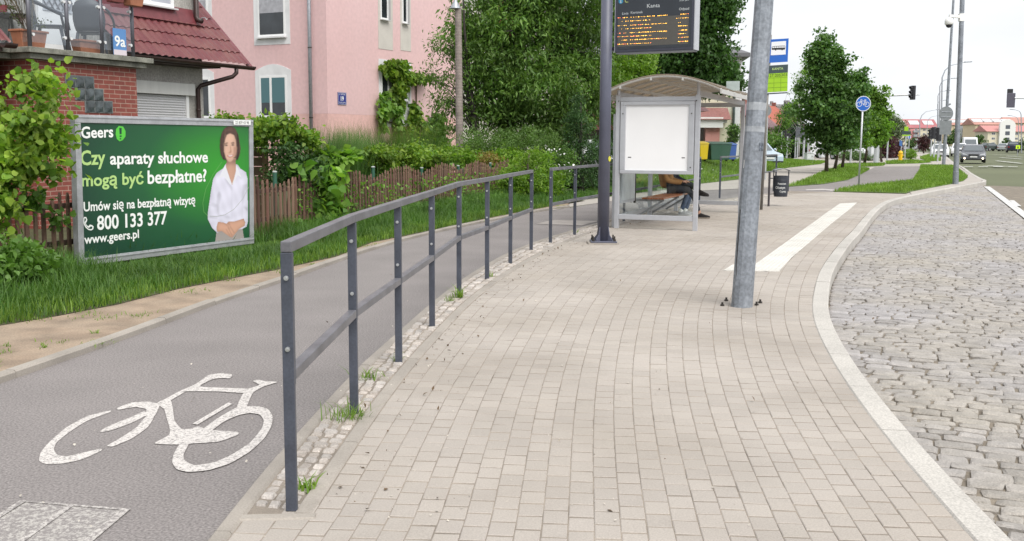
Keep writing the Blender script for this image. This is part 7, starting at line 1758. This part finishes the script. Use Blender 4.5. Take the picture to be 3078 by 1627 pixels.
t, w, ze = block('cream apartment block with pink red roof and an arched stair tower', 2968, 3140, 430, 396, 377, palecream, mat('far_pinkish_tile', (.46, .215, .20), .85, var=.1, vscale=.1), rows_=3, dep=12)  # pinkish roof tile paled too, haze painted into its tone
b = MB(); x = w * .32; b.prism([(-3.2, -1), (3.2, -1), (3.2, 8.2)] + [(3.2 * math.cos(math.pi * k / 10), 8.2 + 2.6 * math.sin(math.pi * k / 10)) for k in range(1, 10)] + [(-3.2, 8.2)], (x, -1.2, 0), (1, 0, 0), (0, 0, 1), (0, 1.15, 0)); tw_ = b.build('stair_tower', mat('far_white_render', (.68, .68, .66), .95), t)
for z in (2, 4.5, 7): b = MB(); b.box(x - .9, x + .9, -1.26, -1.21, z, z + 1.5); b.build('tower_window', mat('far_window_glass', (.09, .10, .12), .15), tw_)
# ================================================================ trees, shrubs, grass
bark = mat('bark', (.085, .065, .050), .95, var=.35, vscale=9, bump=.8, bscale=22); bark_dark = mat('dark_bark', (.04, .034, .03), .95, var=.35, vscale=9); twig = mat('twig', (.11, .08, .055), .95, var=.3)
def blob(u, v, D, ru, rv, rd=None, w=1.0):
    c = P(u, v, D); rx = ru * D / F; rz = rv * D / F; return (c.x, c.y, c.z, rx, rd if rd is not None else rx, rz, w)
def plant(name, label, cat, base, blobs, n, size, m, seed, clump=.28, per=60, shell=.55, trunk=None, bark_m=None, big=False, aspect=.55, nlimbs=10, up=.4, droop=.2, group=None, crown='crown', zmin=None, top=None):
    """tree or shrub: trunk with limbs (when trunk = radius) and a crown of leaves"""
    t = thing(name, label, cat, base, 0, group)
    pts, cen = blob_points(seed, blobs, n, clump, per, shell)
    if zmin is not None: pts = pts[pts[:, 2] > zmin]
    if trunk:
        b = MB(); g = rngen(seed + 1); k = g.choice(len(cen), min(nlimbs, len(cen)), replace=False); bb = Vector(base)
        zt = top if top is not None else max(x[2] for x in blobs) + .3 * max(x[5] for x in blobs); cx = np.mean([x[0] for x in blobs]); cy = np.mean([x[1] for x in blobs])
        limbs(b, bb, V(cx * .6 + bb.x * .4, cy * .6 + bb.y * .4, zt), cen[k], trunk, seed); b.build('trunk', bark_m or bark, t, world=True, smooth=True)
    leaves(crown, pts, size, m, seed + 5, aspect, up, droop, parent=t, bigleaf=big)
    return t
L_linden = leaf_mat('linden_leaf', (.085, .185, .020), (.25, .35, .05), .35, .5, 2.6)
L_shade = leaf_mat('dark_shrub_leaf', (.030, .075, .020), (.055, .115, .028), .25, .35, 2)
L_vine = leaf_mat('vine_leaf', (.070, .160, .018), (.21, .30, .04), .35, .45, 2.6); L_grape = leaf_mat('grape_leaf', (.085, .20, .030), (.20, .33, .055), .4, .3, 2)
L_mid = leaf_mat('mid_green_leaf', (.060, .130, .022), (.105, .20, .035), .3, .35, 1.2); L_ash = leaf_mat('ash_leaf', (.058, .132, .024), (.135, .225, .045), .3, .5, .7)
L_dark = leaf_mat('chestnut_leaf', (.030, .078, .018), (.060, .128, .028), .25, .4, .5); L_bright = leaf_mat('bright_bush_leaf', (.095, .20, .020), (.19, .30, .038), .4, .3, 1.5)
L_thuja = leaf_mat('thuja_scale', (.024, .066, .018), (.045, .10, .022), .1, .4, 1.6); L_maple = leaf_mat('maple_leaf', (.045, .112, .026), (.105, .195, .048), .3, .4, .6); L_maple2 = leaf_mat('young_maple_leaf', (.085, .185, .022), (.15, .27, .03), .35, .35, .6)
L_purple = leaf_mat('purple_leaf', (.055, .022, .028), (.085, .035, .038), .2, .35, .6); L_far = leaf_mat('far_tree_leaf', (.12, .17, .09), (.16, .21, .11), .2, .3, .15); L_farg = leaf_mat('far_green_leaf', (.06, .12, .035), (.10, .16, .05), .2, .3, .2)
L_conifer = leaf_mat('spruce_needle', (.020, .050, .024), (.038, .078, .034), .1, .4, .7); L_rust = leaf_mat('rusty_young_leaf', (.16, .20, .03), (.24, .13, .05), .3, .3, 2); L_spirea = leaf_mat('spiraea_leaf', (.065, .135, .028), (.115, .19, .045), .3, .3, 1.5)
G_tall = leaf_mat('tall_grass_blade', (.045, .115, .022), (.105, .195, .038), .35, .35, 1.2, .55); G_short = leaf_mat('mown_grass_blade', (.10, .19, .022), (.19, .29, .045), .35, .3, .9, .55); G_seed = leaf_mat('seeding_grass', (.14, .15, .06), (.22, .19, .10), .3, .3, 1.2)

# linden reaching in from the left
plant('linden_tree', 'bright green linden branches reaching in from the left edge before the brick house', 'tree', G(-260, 830), [blob(-60, 470, 10.9, 150, 140, .6), blob(110, 262, 11.3, 64, 54, .35), blob(120, 380, 11.0, 72, 76, .4), blob(45, 480, 10.8, 100, 70, .45), blob(-30, 620, 10.6, 75, 100, .45), blob(170, 425, 11.1, 30, 50, .25), blob(150, 510, 11.0, 34, 22, .2), blob(-70, 330, 11.2, 70, 60, .4)],
      4800, .078, L_linden, 11, .17, 14, .35, trunk=.07, big=True, aspect=.85, nlimbs=22, top=2.1)
plant('bramble_bush', 'low leafy bush in the long grass at the left edge under the linden', 'bush', G(60, 860), [blob(20, 785, 9.9, 105, 75, .45), blob(115, 800, 10.2, 50, 40, .3), blob(-60, 800, 9.6, 120, 90, .5)], 2800, .06, L_mid, 12, .13, 16, .3, big=True, aspect=.7, crown='foliage', zmin=.02)
plant('hop_vine', 'leafy vine hanging on the picket fence left of the billboard', 'climber', G(190, 800), [blob(90, 600, 11.3, 50, 30, .15), blob(170, 660, 11.6, 30, 30, .12)], 200, .07, L_mid, 13, .12, 12, .3, big=True, aspect=.8, crown='foliage')
# pergola panel and its vine
p0 = P(780, 560, 17.2); t = thing('garden_screen', 'wooden plank garden screen with a post right of the billboard behind the fence', 'fence panel', (p0.x - .45, p0.y, 0), R(24))
wood2 = mat('grey_brown_plank', (.145, .105, .065), .9, var=.25, vscale=6); zt_ = P(780, 415, 17.2).z
for k in range(9): b = MB(); b.box(-.5, .5, 0, .022, .12 + k * .155, .12 + k * .155 + .145); b.build('plank', wood2, t)
b = MB(); b.box(.502, .60, -.02, .06, 0, zt_); b.build('post', mat('pale_timber_post', (.24, .17, .10), .9, var=.2, streak=True, vscale=6), t)
plant('garden_vine', 'yellow green vine heaped over the plank screen right of the billboard', 'climber', G(800, 690), [blob(690, 375, 16.9, 60, 30, .4), blob(800, 385, 17.0, 75, 36, .45), blob(880, 400, 17.2, 55, 34, .4), blob(760, 420, 16.8, 40, 34, .3), blob(925, 425, 17.4, 40, 30, .3)], 3000, .075, L_vine, 14, .16, 16, .3, big=True, aspect=.75, crown='foliage')
plant('elder_bush', 'dark green bush between the plank screen and the grape vine', 'bush', G(860, 690), [blob(860, 470, 17.0, 62, 60, .5), blob(900, 520, 16.9, 60, 50, .4), blob(835, 540, 17.0, 40, 45, .4), blob(960, 500, 17.4, 60, 50, .4)], 4200, .055, L_shade, 15, .16, 22, .4, big=True, aspect=.6, crown='foliage', trunk=.03, nlimbs=8)
# grape vine spilling over the fence
plant('grape_vine', 'big leaved grape vine spilling over the top of the picket fence', 'climber', on_f(1000) if False else (f0 + fdir * on_fence(1000)), [blob(975, 480, 17.5, 80, 34, .25), blob(985, 545, 17.2, 52, 50, .2), blob(1000, 610, 17.0, 38, 60, .14), blob(1045, 470, 17.9, 40, 26, .2), blob(900, 517, 16.6, 32, 12, .12), blob(1012, 660, 16.9, 44, 24, .14)], 620, .145, L_grape, 16, .17, 8, .2, trunk=.02, nlimbs=10, bark_m=twig, big=True, aspect=.95, crown='foliage', top=.9)
# hedge plants behind the fence
def feather(name, label, px0, px1, vtop, vbot, D0, D1, n, m, seed, w=.011):
    a = P(px0, 600, D0); e = P(px1, 600, D1); t = thing(name, label, 'hedge', ((a.x + e.x) / 2, (a.y + e.y) / 2, 0)); g = rngen(seed); f_ = g.uniform(0, 1, n); xy = np.stack([a.x + (e.x - a.x) * f_ + g.normal(0, .3, n), a.y + (e.y - a.y) * f_ + g.normal(0, .35, n)], 1)
    h = P((px0 + px1) / 2, vtop, (D0 + D1) / 2).z; blades('foliage', xy, h, m, seed, w, .0, .35, parent=t); return t
t = feather('reed_hedge', 'feathery tall grass hedge standing before the pink house wall', 930, 1290, 425, 520, 20, 25, 12000, G_tall, 17, .012)
t2 = feather('seeding_grass', 'row of seeding grass heads before the pink house', 940, 1260, 402, 520, 21, 25, 3000, G_seed, 18, .009)
plant('forsythia_bush', 'glossy green bush above the fence left of the concrete pole', 'bush', f0 + fdir * (on_fence(1200)) + fn * -1.2, [blob(1150, 470, 21.0, 60, 36, .5), blob(1225, 466, 22.2, 62, 38, .5), blob(1290, 474, 23.4, 50, 32, .5)], 4600, .085, L_vine, 19, .17, 18, .35, trunk=.04, big=True, aspect=.5, nlimbs=12, crown='foliage', bark_m=bark_dark)
plant('hornbeam_bush', 'leafy green bush above the fence around the foot of the concrete pole', 'bush', f0 + fdir * (on_fence(1390)) + fn * -.7, [blob(1340, 466, 24.6, 42, 32, .5), blob(1395, 474, 25.8, 44, 28, .5)], 2600, .08, L_bright, 20, .16, 16, .35, trunk=.03, big=True, aspect=.55, crown='foliage')
plant('barberry_bush', 'rust tinged young bush over the last arched fence panels', 'bush', f0 + fdir * (on_fence(1450)) + fn * -.7, [blob(1445, 482, 27, 42, 22, .4), blob(1470, 474, 27.4, 36, 18, .4)], 1500, .06, L_rust, 21, .13, 16, .35, big=True, aspect=.6, crown='foliage')
plant('golden_bush', 'yellow green bush over the end of the picket fence', 'bush', f0 + fdir * (on_fence(1530)) + fn * -.6, [blob(1530, 470, 28, 48, 24, .5), blob(1500, 480, 27.8, 30, 18, .4)], 1800, .085, L_bright, 22, .15, 14, .35, big=True, aspect=.5, crown='foliage', trunk=.03)
plant('rounded_shrub', 'large rounded fine leaved shrub under the ash tree', 'bush', (P(1550, 500, 29).x, 29, 0), [blob(1480, 430, 29, 110, 48, 1.0), blob(1600, 430, 29.5, 110, 52, 1.1), blob(1660, 460, 29.5, 70, 50, .8), blob(1430, 450, 29, 50, 38, .6)], 16000, .055, L_spirea, 23, .22, 40, .6, trunk=.05, crown='foliage', aspect=.5)
plant('privet_bush', 'bright green dense bush behind the end of the long railing', 'bush', (P(1590, 600, 25.5).x, 25.5, 0), [blob(1580, 540, 25.8, 80, 70, .7), blob(1640, 545, 26.2, 55, 60, .6), blob(1540, 560, 25.4, 50, 60, .5), blob(1600, 480, 26.3, 60, 26, .5)], 9000, .075, L_bright, 24, .2, 26, .5, trunk=.05, nlimbs=14, crown='foliage', aspect=.38, big=True, zmin=.06)
t = plant('mock_orange', 'shrub dotted with white flowers left of the conifers', 'bush', (P(1680, 600, 27.5).x, 27.5, 0), [blob(1680, 500, 27.5, 48, 60, .6), blob(1665, 560, 27.2, 40, 40, .5)], 4200, .065, L_mid, 25, .17, 24, .5, trunk=.04, crown='foliage', zmin=.06)
pts, _c = blob_points(77, [blob(1672, 500, 27.0, 45, 52, .5)], 130, .2, 6, .85); leaves('blossom', pts, .05, mat('white_blossom', (.75, .75, .72), .6), 78, 1.0, 1.0, 0, parent=t)
# conifers behind the shelter post
plant('thuja', 'tall dark green columnar conifer left of the departure display post', 'conifer', (P(1745, 600, 29).x, 29, 0), [blob(1745, 560, 29, 62, 70, .6), blob(1742, 470, 29, 58, 70, .55), blob(1736, 390, 29, 46, 60, .45), blob(1730, 330, 29, 28, 45, .3)], 15000, .055, L_thuja, 26, .15, 40, .65, trunk=.08, bark_m=bark_dark, crown='foliage', aspect=.4, droop=-.2, zmin=.25)
plant('thuja', 'lower dark conifer half hidden by the departure display post', 'conifer', (P(1800, 600, 30).x, 30, 0), [blob(1800, 550, 30, 45, 70, .5), blob(1795, 470, 30, 34, 60, .4)], 8000, .055, L_thuja, 27, .15, 40, .65, trunk=.07, bark_m=bark_dark, crown='foliage', aspect=.4, droop=-.2, zmin=.2)
plant('yew_hedge', 'dark hedge seen between the display post and the shelter', 'hedge', (P(1850, 600, 32).x, 32, 0), [blob(1850, 520, 32, 50, 80, .6), blob(1850, 430, 33, 40, 60, .6)], 7000, .06, L_thuja, 28, .2, 40, .6, trunk=.06, bark_m=bark_dark, crown='foliage', zmin=.1)
# ash tree in the centre
plant('ash_tree', 'large loose crowned ash tree rising behind the hedge in the centre', 'tree', (P(1515, 500, 32).x, 32, 0), [blob(1560, 60, 32, 190, 120, 1.7), blob(1720, 130, 33, 150, 150, 1.5), blob(1470, 200, 31.5, 120, 120, 1.2), blob(1600, 260, 31.5, 150, 110, 1.3), blob(1760, 300, 33, 110, 90, 1.1), blob(1500, 350, 31.5, 110, 90, 1.0), blob(1660, 380, 32, 120, 70, 1.0), blob(1860, 40, 34, 120, 110, 1.2), blob(1420, 80, 32, 70, 90, .8), blob(1640, -60, 32, 240, 90, 1.6)],
      56000, .145, L_ash, 30, .42, 46, .45, trunk=.20, bark_m=bark_dark, nlimbs=60, aspect=.36, crown='crown', droop=.35, up=.5)
plant('ash_tree', 'sparse left hand ash branches before the pink wall', 'tree', (P(1450, 500, 31).x, 31, 0), [blob(1335, 130, 31, 50, 46, .6, 1), blob(1310, 230, 31, 55, 50, .6), blob(1340, 310, 31, 60, 50, .6), blob(1330, 380, 31, 60, 34, .6), blob(1390, 170, 31.3, 50, 110, .7), blob(1400, 330, 31.3, 50, 90, .7)],
      4600, .10, L_ash, 31, .3, 18, .2, trunk=.09, bark_m=bark_dark, nlimbs=46, aspect=.36, droop=.35, top=5.6)
plant('lime_tree', 'bright green tree crown between the display and the shelter roof', 'tree', (P(1900, 500, 37).x, 37, 0), [blob(1890, 215, 37, 70, 55, 1.0), blob(1845, 250, 36, 50, 50, .8), blob(1930, 180, 37, 40, 40, .7)], 9000, .10, L_bright, 32, .28, 40, .5, trunk=.12, nlimbs=14, big=True, aspect=.6)
plant('chestnut_tree', 'tall dark dense tree behind the departure display and shelter', 'tree', (P(2060, 500, 46).x, 46, 0), [blob(2040, 40, 46, 150, 110, 2.2), blob(2130, 0, 46, 90, 90, 1.6), blob(2110, 130, 45.5, 85, 80, 1.4), blob(2000, 170, 46, 130, 70, 1.8), blob(2150, 215, 45.5, 66, 38, 1.0), blob(2190, 240, 45, 44, 26, .7), blob(2090, 250, 46, 110, 40, 1.4), blob(2060, -90, 46, 170, 90, 2.2), blob(1960, 260, 46, 60, 30, 1.0)],
      52000, .15, L_dark, 33, .5, 50, .62, trunk=.28, bark_m=bark_dark, nlimbs=40, big=True, aspect=.65)
plant('lilac_bush', 'small round leafy bush beside the pale yellow house corner', 'bush', (P(2205, 470, 55).x, 55, .2), [blob(2203, 405, 55, 16, 34, .4)], 1200, .12, L_mid, 34, .2, 20, .5, trunk=.04, big=True, crown='foliage')
# ivy on the pink wall
wx = PK.matrix_world; wn = (wx.to_3x3() @ Vector((0, -1, 0))).normalized(); wo = wx.translation + wn * .10
def wallpt(u, v): d = ray(u, v); c = camo.matrix_world.translation; tt = (wo - c).dot(wn) / d.dot(wn); return c + d * tt
def ivy(label, areas, n, seed, m, size=.17):
    g = rngen(seed); tot = sum(a[2] * a[3] for a in areas); out = []
    for (u, v, ru, rv) in areas:
        k = int(n * ru * rv / tot)
        for _ in range(k):
            a = g.uniform(0, 2 * np.pi); q = math.sqrt(g.uniform(0, 1)); out.append(tuple(wallpt(u + ru * q * math.cos(a) + g.normal(0, 3), v + rv * q * math.sin(a) + g.normal(0, 3)) + wn * abs(g.normal(.08, .12))))
    c = wallpt(areas[0][0], areas[0][1]); t = thing('ivy', label, 'climber', (c.x, c.y, 0)); leaves('foliage', np.array(out), size, m, seed, .75, .3, .5, parent=t, outward=np.array(wn) * .8, bigleaf=True)
    b = MB(); pts = [wallpt(u, v) for u, v, _, _ in areas] + [wallpt(areas[-1][0], 440)]; b.tube([p - wn * .05 for p in pts], .03, 5); b.build('stem', twig, t, world=True); return t
ivy('ivy draped over the stairwell windows on the pink wall', [(1180, 205, 36, 26), (1192, 245, 20, 40), (1190, 290, 13, 34), (1225, 232, 34, 16), (1255, 236, 18, 10)], 1700, 41, L_vine); ivy('ivy hanging in strands below the left stairwell window', [(1146, 300, 12, 24), (1150, 332, 22, 12), (1180, 325, 24, 12), (1141, 360, 7, 40), (1186, 370, 8, 26)], 700, 42, L_grape)
ivy('ivy climbing below the right stairwell window', [(1240, 325, 13, 20), (1240, 370, 20, 36), (1225, 408, 26, 20), (1205, 405, 14, 24)], 800, 43, L_vine); ivy('dark ivy mound on the pink wall left of the concrete pole', [(1305, 360, 16, 20), (1295, 395, 26, 30), (1300, 425, 34, 20)], 900, 44, L_mid)
# street maples
def mp_blobs(u, v0, v1, D, w, seed):
    """egg-shaped street tree: blobs from the narrow top v0 to the skirt v1"""
    g = random.Random(seed); out = []
    for f_, k in ((.10, .34), (.26, .62), (.45, .90), (.66, 1.0), (.86, .78)):
        out.append(blob(u + g.uniform(-.10, .10) * w, v0 + (v1 - v0) * f_, D, w * k * .82, (v1 - v0) * .17))
        out.append(blob(u + g.choice((-1, 1)) * w * k * .45, v0 + (v1 - v0) * (f_ + g.uniform(-.03, .05)), D, w * k * .5, (v1 - v0) * .12))
    return out
plant('maple_tree', 'dark green young street maple with the fullest crown behind the cycle sign', 'tree', G(2484, 521), mp_blobs(2492, 112, 448, 50, 118, 3) + [blob(2455, 165, 50, 26, 40, .5), blob(2590, 255, 50, 24, 46, .5)], 30000, .13, L_maple, 51, .34, 46, .45, trunk=.085, nlimbs=24, big=True, aspect=.8, group='street maples on the grass strip')
plant('maple_tree', 'second street maple, its trunk just right of the fullest one', 'tree', G(2508, 513.5), mp_blobs(2545, 262, 440, 54, 62, 4), 9000, .13, L_maple, 52, .32, 40, .5, trunk=.08, nlimbs=14, big=True, aspect=.8, group='street maples on the grass strip')
plant('maple_tree', 'third street maple, its trunk left of the cycle sign pole', 'tree', G(2531, 508.5), mp_blobs(2575, 285, 435, 57, 58, 5), 8000, .13, L_maple2, 53, .32, 40, .5, trunk=.08, nlimbs=14, big=True, aspect=.8, group='street maples on the grass strip')
plant('maple_tree', 'light green street maple right of the cycle sign pole', 'tree', G(2598, 494), mp_blobs(2618, 262, 432, 68, 62, 6) + [blob(2652, 298, 68, 16, 36, .5)], 12000, .15, L_maple2, 54, .34, 40, .5, trunk=.09, nlimbs=14, big=True, aspect=.8, group='street maples on the grass strip')
plant('maple_tree', 'furthest light green maple peeping out right of the others', 'tree', G(2650, 487), mp_blobs(2640, 330, 430, 76, 36, 7), 4500, .16, L_maple2, 55, .34, 40, .5, trunk=.08, nlimbs=10, big=True, aspect=.8, group='street maples on the grass strip')
# birch-like and dark trees left of the maples
plant('birch_tree', 'thin loose birch crown left of the maples', 'tree', (P(2400, 470, 104).x, 104, 0), [blob(2405, 270, 104, 36, 60, 1.4), blob(2385, 330, 104, 32, 50, 1.4), blob(2420, 215, 104, 24, 40, 1)], 3600, .15, L_maple2, 56, .42, 26, .4, trunk=.08, bark_m=mat('birch_bark', (.4, .4, .38), .8), nlimbs=14, droop=.5)
plant('spruce_tree', 'dark spruce behind the signals left of the maples', 'conifer', (P(2385, 475, 108).x, 108, 0), [blob(2385, 445, 108, 48, 40, 1.4), blob(2382, 390, 108, 40, 46, 1.3), blob(2375, 340, 108, 26, 44, 1)], 10000, .21, L_conifer, 57, .4, 40, .6, trunk=.14, bark_m=bark_dark, crown='crown', aspect=.35)
plant('dark_hedge', 'dark green mass of garden bushes behind the litter bin railing', 'hedge', (P(2320, 470, 78).x, 78, 0), [blob(2320, 438, 78, 50, 34, 1.2), blob(2270, 440, 76, 40, 30, 1.0), blob(2425, 440, 106, 40, 34, 1), blob(2306, 420, 80, 10, 26, .6), blob(2352, 385, 102, 18, 60, .9), blob(2450, 425, 106, 36, 44, 1)], 13000, .17, L_mid, 58, .4, 44, .6, crown='foliage', trunk=.06, bark_m=bark_dark)
plant('purple_hedge', 'dark purple leaved hedge behind the red traffic light', 'hedge', (P(2640, 470, 98).x, 98, 0), [blob(2600, 440, 98, 44, 28, 1.2), blob(2655, 440, 98, 40, 34, 1.2), blob(2685, 445, 100, 22, 34, 1)], 9000, .2, L_purple, 59, .45, 44, .6, crown='foliage', trunk=.06)
plant('purple_tree', 'small round dark red tree before the far apartment blocks', 'tree', (P(2776, 470, 140).x, 140, 0), [blob(2776, 430, 140, 15, 19, 1.0)], 1400, .25, L_purple, 60, .5, 30, .6, trunk=.1)
plant('low_hedge', 'low grey green hedge between the white cabinets', 'hedge', (P(2570, 475, 84).x, 84, 0), [blob(2560, 468, 84, 45, 13, .8), blob(2610, 470, 84, 40, 13, .8)], 4200, .12, L_farg, 61, .3, 30, .6, crown='foliage')
plant('round_bush', 'round green bush behind the yellow hydrant', 'bush', G(2734, 481), [blob(2734, 465, 86, 20, 15, .6)], 4200, .07, L_bright, 62, .16, 30, .75, crown='foliage', zmin=.05)
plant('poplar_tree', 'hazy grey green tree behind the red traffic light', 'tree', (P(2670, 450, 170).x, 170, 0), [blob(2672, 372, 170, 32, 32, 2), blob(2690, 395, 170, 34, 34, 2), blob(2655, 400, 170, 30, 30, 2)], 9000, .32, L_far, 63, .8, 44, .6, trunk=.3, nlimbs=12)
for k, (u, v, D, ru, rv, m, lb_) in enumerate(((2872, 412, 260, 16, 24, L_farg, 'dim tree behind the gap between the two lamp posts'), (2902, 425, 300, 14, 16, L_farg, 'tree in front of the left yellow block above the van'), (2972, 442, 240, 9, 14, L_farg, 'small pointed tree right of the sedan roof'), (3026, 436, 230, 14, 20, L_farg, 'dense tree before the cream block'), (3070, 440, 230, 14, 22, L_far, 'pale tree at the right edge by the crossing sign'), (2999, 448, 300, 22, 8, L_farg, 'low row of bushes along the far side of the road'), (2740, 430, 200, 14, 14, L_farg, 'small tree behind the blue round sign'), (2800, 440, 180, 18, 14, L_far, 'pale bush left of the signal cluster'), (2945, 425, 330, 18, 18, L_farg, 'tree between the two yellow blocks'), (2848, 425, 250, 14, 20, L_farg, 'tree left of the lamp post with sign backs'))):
    plant('far_tree', lb_, 'tree', (P(u, 440, D).x, D, 0), [blob(u, v, D, ru, rv)], 900, .0016 * D, m, 70 + k, .28 * ru * D / F, 30, .5, trunk=.001 * D, nlimbs=5, group='small trees before the far blocks')

# grass --------------------------------------------------------------
g = rngen(5)
fl = lambda t_, o_=0.0: f0 + fdir * t_ + fn * o_
ge = resample(GE[:14], .3)
pl_ = [(p.x, p.y) for p in ge] + [(q.x, q.y) for q in (fl(13, -.3), fl(7, -.3), fl(0, -.3), fl(-3, -.35), fl(-6, -.4), fl(-8.5, -.4), V(-9, 5.5, 0))]
xy = scatter(pl_, 70000, 6)
# height grows from the trodden edge towards the fence
ga = np.array([[p.x, p.y] for p in ge]); 
dist = np.min(np.linalg.norm(xy[:, None, :] - ga[None, ::2, :], axis=2), axis=1)
hv = np.clip(.28 + dist * .62, .28, 1.0) * (1 + .35 * np.sin(xy[:, 0] * 5.1) * np.sin(xy[:, 1] * 3.7))
keep = g.uniform(size=len(xy)) < np.clip(.25 + dist * 1.6, 0, 1)
# the sward stays low before the billboard so that its lower frame shows
bb_ = np.array([[bo.x, bo.y], [bo.x + bx.x * bw, bo.y + bx.y * bw]]); sb = (xy - bb_[0]) @ np.array([bx.x, bx.y]); db = (xy - bb_[0]) @ np.array([bn.x, bn.y]); cap = np.where((sb > -.3) & (sb < bw + .4) & (db > 0), (.05 + .10 * db) / .26, 9); hv = np.minimum(hv, cap); keep &= ~((sb > 0) & (sb < bw) & (db > -.02) & (db < .06))
stuff(blades('grass', xy[keep], .26, G_tall, 7, .0085, .015, .8, hv[keep]))
k2 = (g.uniform(size=len(xy)) < .55) & (dist < .9)
xy2 = scatter(pl_, 52000, 8); d2 = np.min(np.linalg.norm(xy2[:, None, :] - ga[None, ::2, :], axis=2), axis=1); kk = (d2 < 1.3) & (g.uniform(size=len(xy2)) < np.clip(1.2 - d2 * .6, .1, 1))
stuff(blades('grass', xy2[kk], .10, G_short, 9, .008, .015, .6))
# tufts over the trodden sand
xy3 = scatter([(p.x - .02, p.y) for p in resample(KERB_L, .5)] + [(p.x, p.y) for p in reversed(ge)], 1500, 10); cl = g.choice(len(xy3), 60); xy3 = (xy3[cl][:, None, :] + g.normal(0, 1, (60, 18, 2)) * g.uniform(.015, .07, (60, 1, 1))).reshape(-1, 2)
stuff(blades('grass', xy3, .030, G_short, 11, .006, .015, 1.8))
# broad leaves along the foot of the fence
pts = np.column_stack([scatter([(q.x, q.y) for q in (fl(-.2, .05), fl(12, .05), fl(12.5, 1.0), fl(9, .8), fl(6, .75), fl(2.5, .5))], 4200, 12), g.uniform(.03, .22, 4200)]); stuff(leaves('ground_cover', pts, .075, L_mid, 13, .75, .9, .1, bigleaf=True))
pts = np.column_stack([scatter([(q.x, q.y) for q in (fl(.5, .0), fl(12, .0), fl(12, .14), fl(.5, .14))], 1500, 14), g.uniform(.05, .75, 1500) ** 1.0]); stuff(leaves('fence_creeper', pts, .055, L_grape, 15, .7, .3, .3, bigleaf=True))
# lawns, bank
def lawn_blades(px_poly, n, h, seed, w, m=G_short, z=.02): p = [(q.x, q.y) for q in px_poly]; stuff(blades('grass', scatter(p, n, seed), h, m, seed, w, z, .5))
lawn_blades(isl1, 9000, .11, 21, .022); lawn_blades(isl2, 16000, .10, 22, .020); lawn_blades(isl3, 3000, .12, 23, .03); lawn_blades(isl4, 2500, .14, 24, .04); lawn_blades(isl5, 2500, .25, 25, .04)
lawn_blades(offset(isl2[:6], .04) + isl2[6:], 4000, .13, 27, .016)
bp = [bank.v[i] for i in rows_[1]]; xyb = []; zb_ = []; gg = rngen(31)
for k in range(7):
    for i in range(len(rows_[0]) - 1):
        q = [np.array(bank.v[rows_[a][c]]) for a, c in ((k, i), (k, i + 1), (k + 1, i + 1), (k + 1, i))]; n = int(np.linalg.norm(np.cross(q[1] - q[0], q[3] - q[0])) * 130); u_ = gg.uniform(size=(n, 2)); p = (q[0] * (1 - u_[:, :1]) + q[1] * u_[:, :1]) * (1 - u_[:, 1:]) + (q[3] * (1 - u_[:, :1]) + q[2] * u_[:, :1]) * u_[:, 1:]; xyb.append(p[:, :2]); zb_.append(p[:, 2])
xyb = np.concatenate(xyb); zb_ = np.concatenate(zb_); stuff(blades('grass', xyb, .13, G_short, 32, .022, zb_, .5)); 
sel = gg.choice(len(xyb), min(260, len(xyb))); stuff(leaves('daisies', np.column_stack([xyb[sel], zb_[sel] + .1]), .06, mat('white_blossom', (.75, .75, .72), .6), 33, 1, 1.5, 0))
# grass strip behind the second railing
lawn_blades(gl([(1600, 632), (1700, 614), (1760, 602), (1900, 584), (2000, 574), (2040, 570), (2040, 545), (1900, 560), (1700, 585), (1600, 610)]), 12000, .16, 34, .014, G_tall, .02)
# weeds in the setts
wspots = [((922, 1472), 'small bright weed at the foot of the first railing post'), ((1040, 1258), 'tuft of grass at the foot of the second railing post'), ((1110, 1140), 'tuft of grass among the setts before the third railing post'), ((1190, 1085), 'small weed at the third railing post'), ((1381, 895), 'leafy weed at the fifth railing post'), ((1475, 832), 'small tuft at the sixth railing post'), ((1352, 905), 'thin tuft among the setts before the fifth railing post'), ((1732, 700), 'tiny weed by the second post of the far railing')]
for k, ((u, v), lb_) in enumerate(wspots):
    p = G(u, v); t = thing('weed', lb_, 'weed', p, 0, 'weeds in the sett band'); gq = rngen(90 + k); n = (26, 80, 46, 24, 34, 22, 22, 14)[k]; xyw = gq.normal(0, (.02, .055, .04, .02, .02, .02, .03, .02)[k], (n, 2)); blades('leaf_tuft', xyw + np.array([p.x, p.y]), (.06, .085, .065, .06, .10, .06, .07, .07)[k], G_short, 90 + k, .006 if k not in (0, 4) else .012, 0, 1.5, parent=t)
# scraps and grit on the paving
sc_m = mat('dry_leaf_scrap', (.10, .065, .035), .9, island=.5); q = []
er = resample(EDGE_R, .1); gq = rngen(120)
for i in gq.choice(len(er), 420): p = er[int(i)]; q.append((p.x + abs(gq.normal(0, .16)), p.y + gq.normal(0, .05), .004))
for _ in range(25): u, v = gq.uniform(900, 2700), gq.uniform(600, 1600); p = G(u, v); q.append((p.x, p.y, .004))
stuff(leaves('leaf_litter', np.array(q), .022, sc_m, 121, .6, 2.5, 0, jitter=.7))
gm = mat('pale_grit', (.5, .46, .40), .9, island=.3); q = [(*(lambda p: (p.x, p.y))(G(gq.uniform(0, 2300), gq.uniform(700, 1620))), .003) for _ in range(200)]; stuff(leaves('grit', np.array(q), .011, gm, 122, .9, 2.5, 0, jitter=.6))
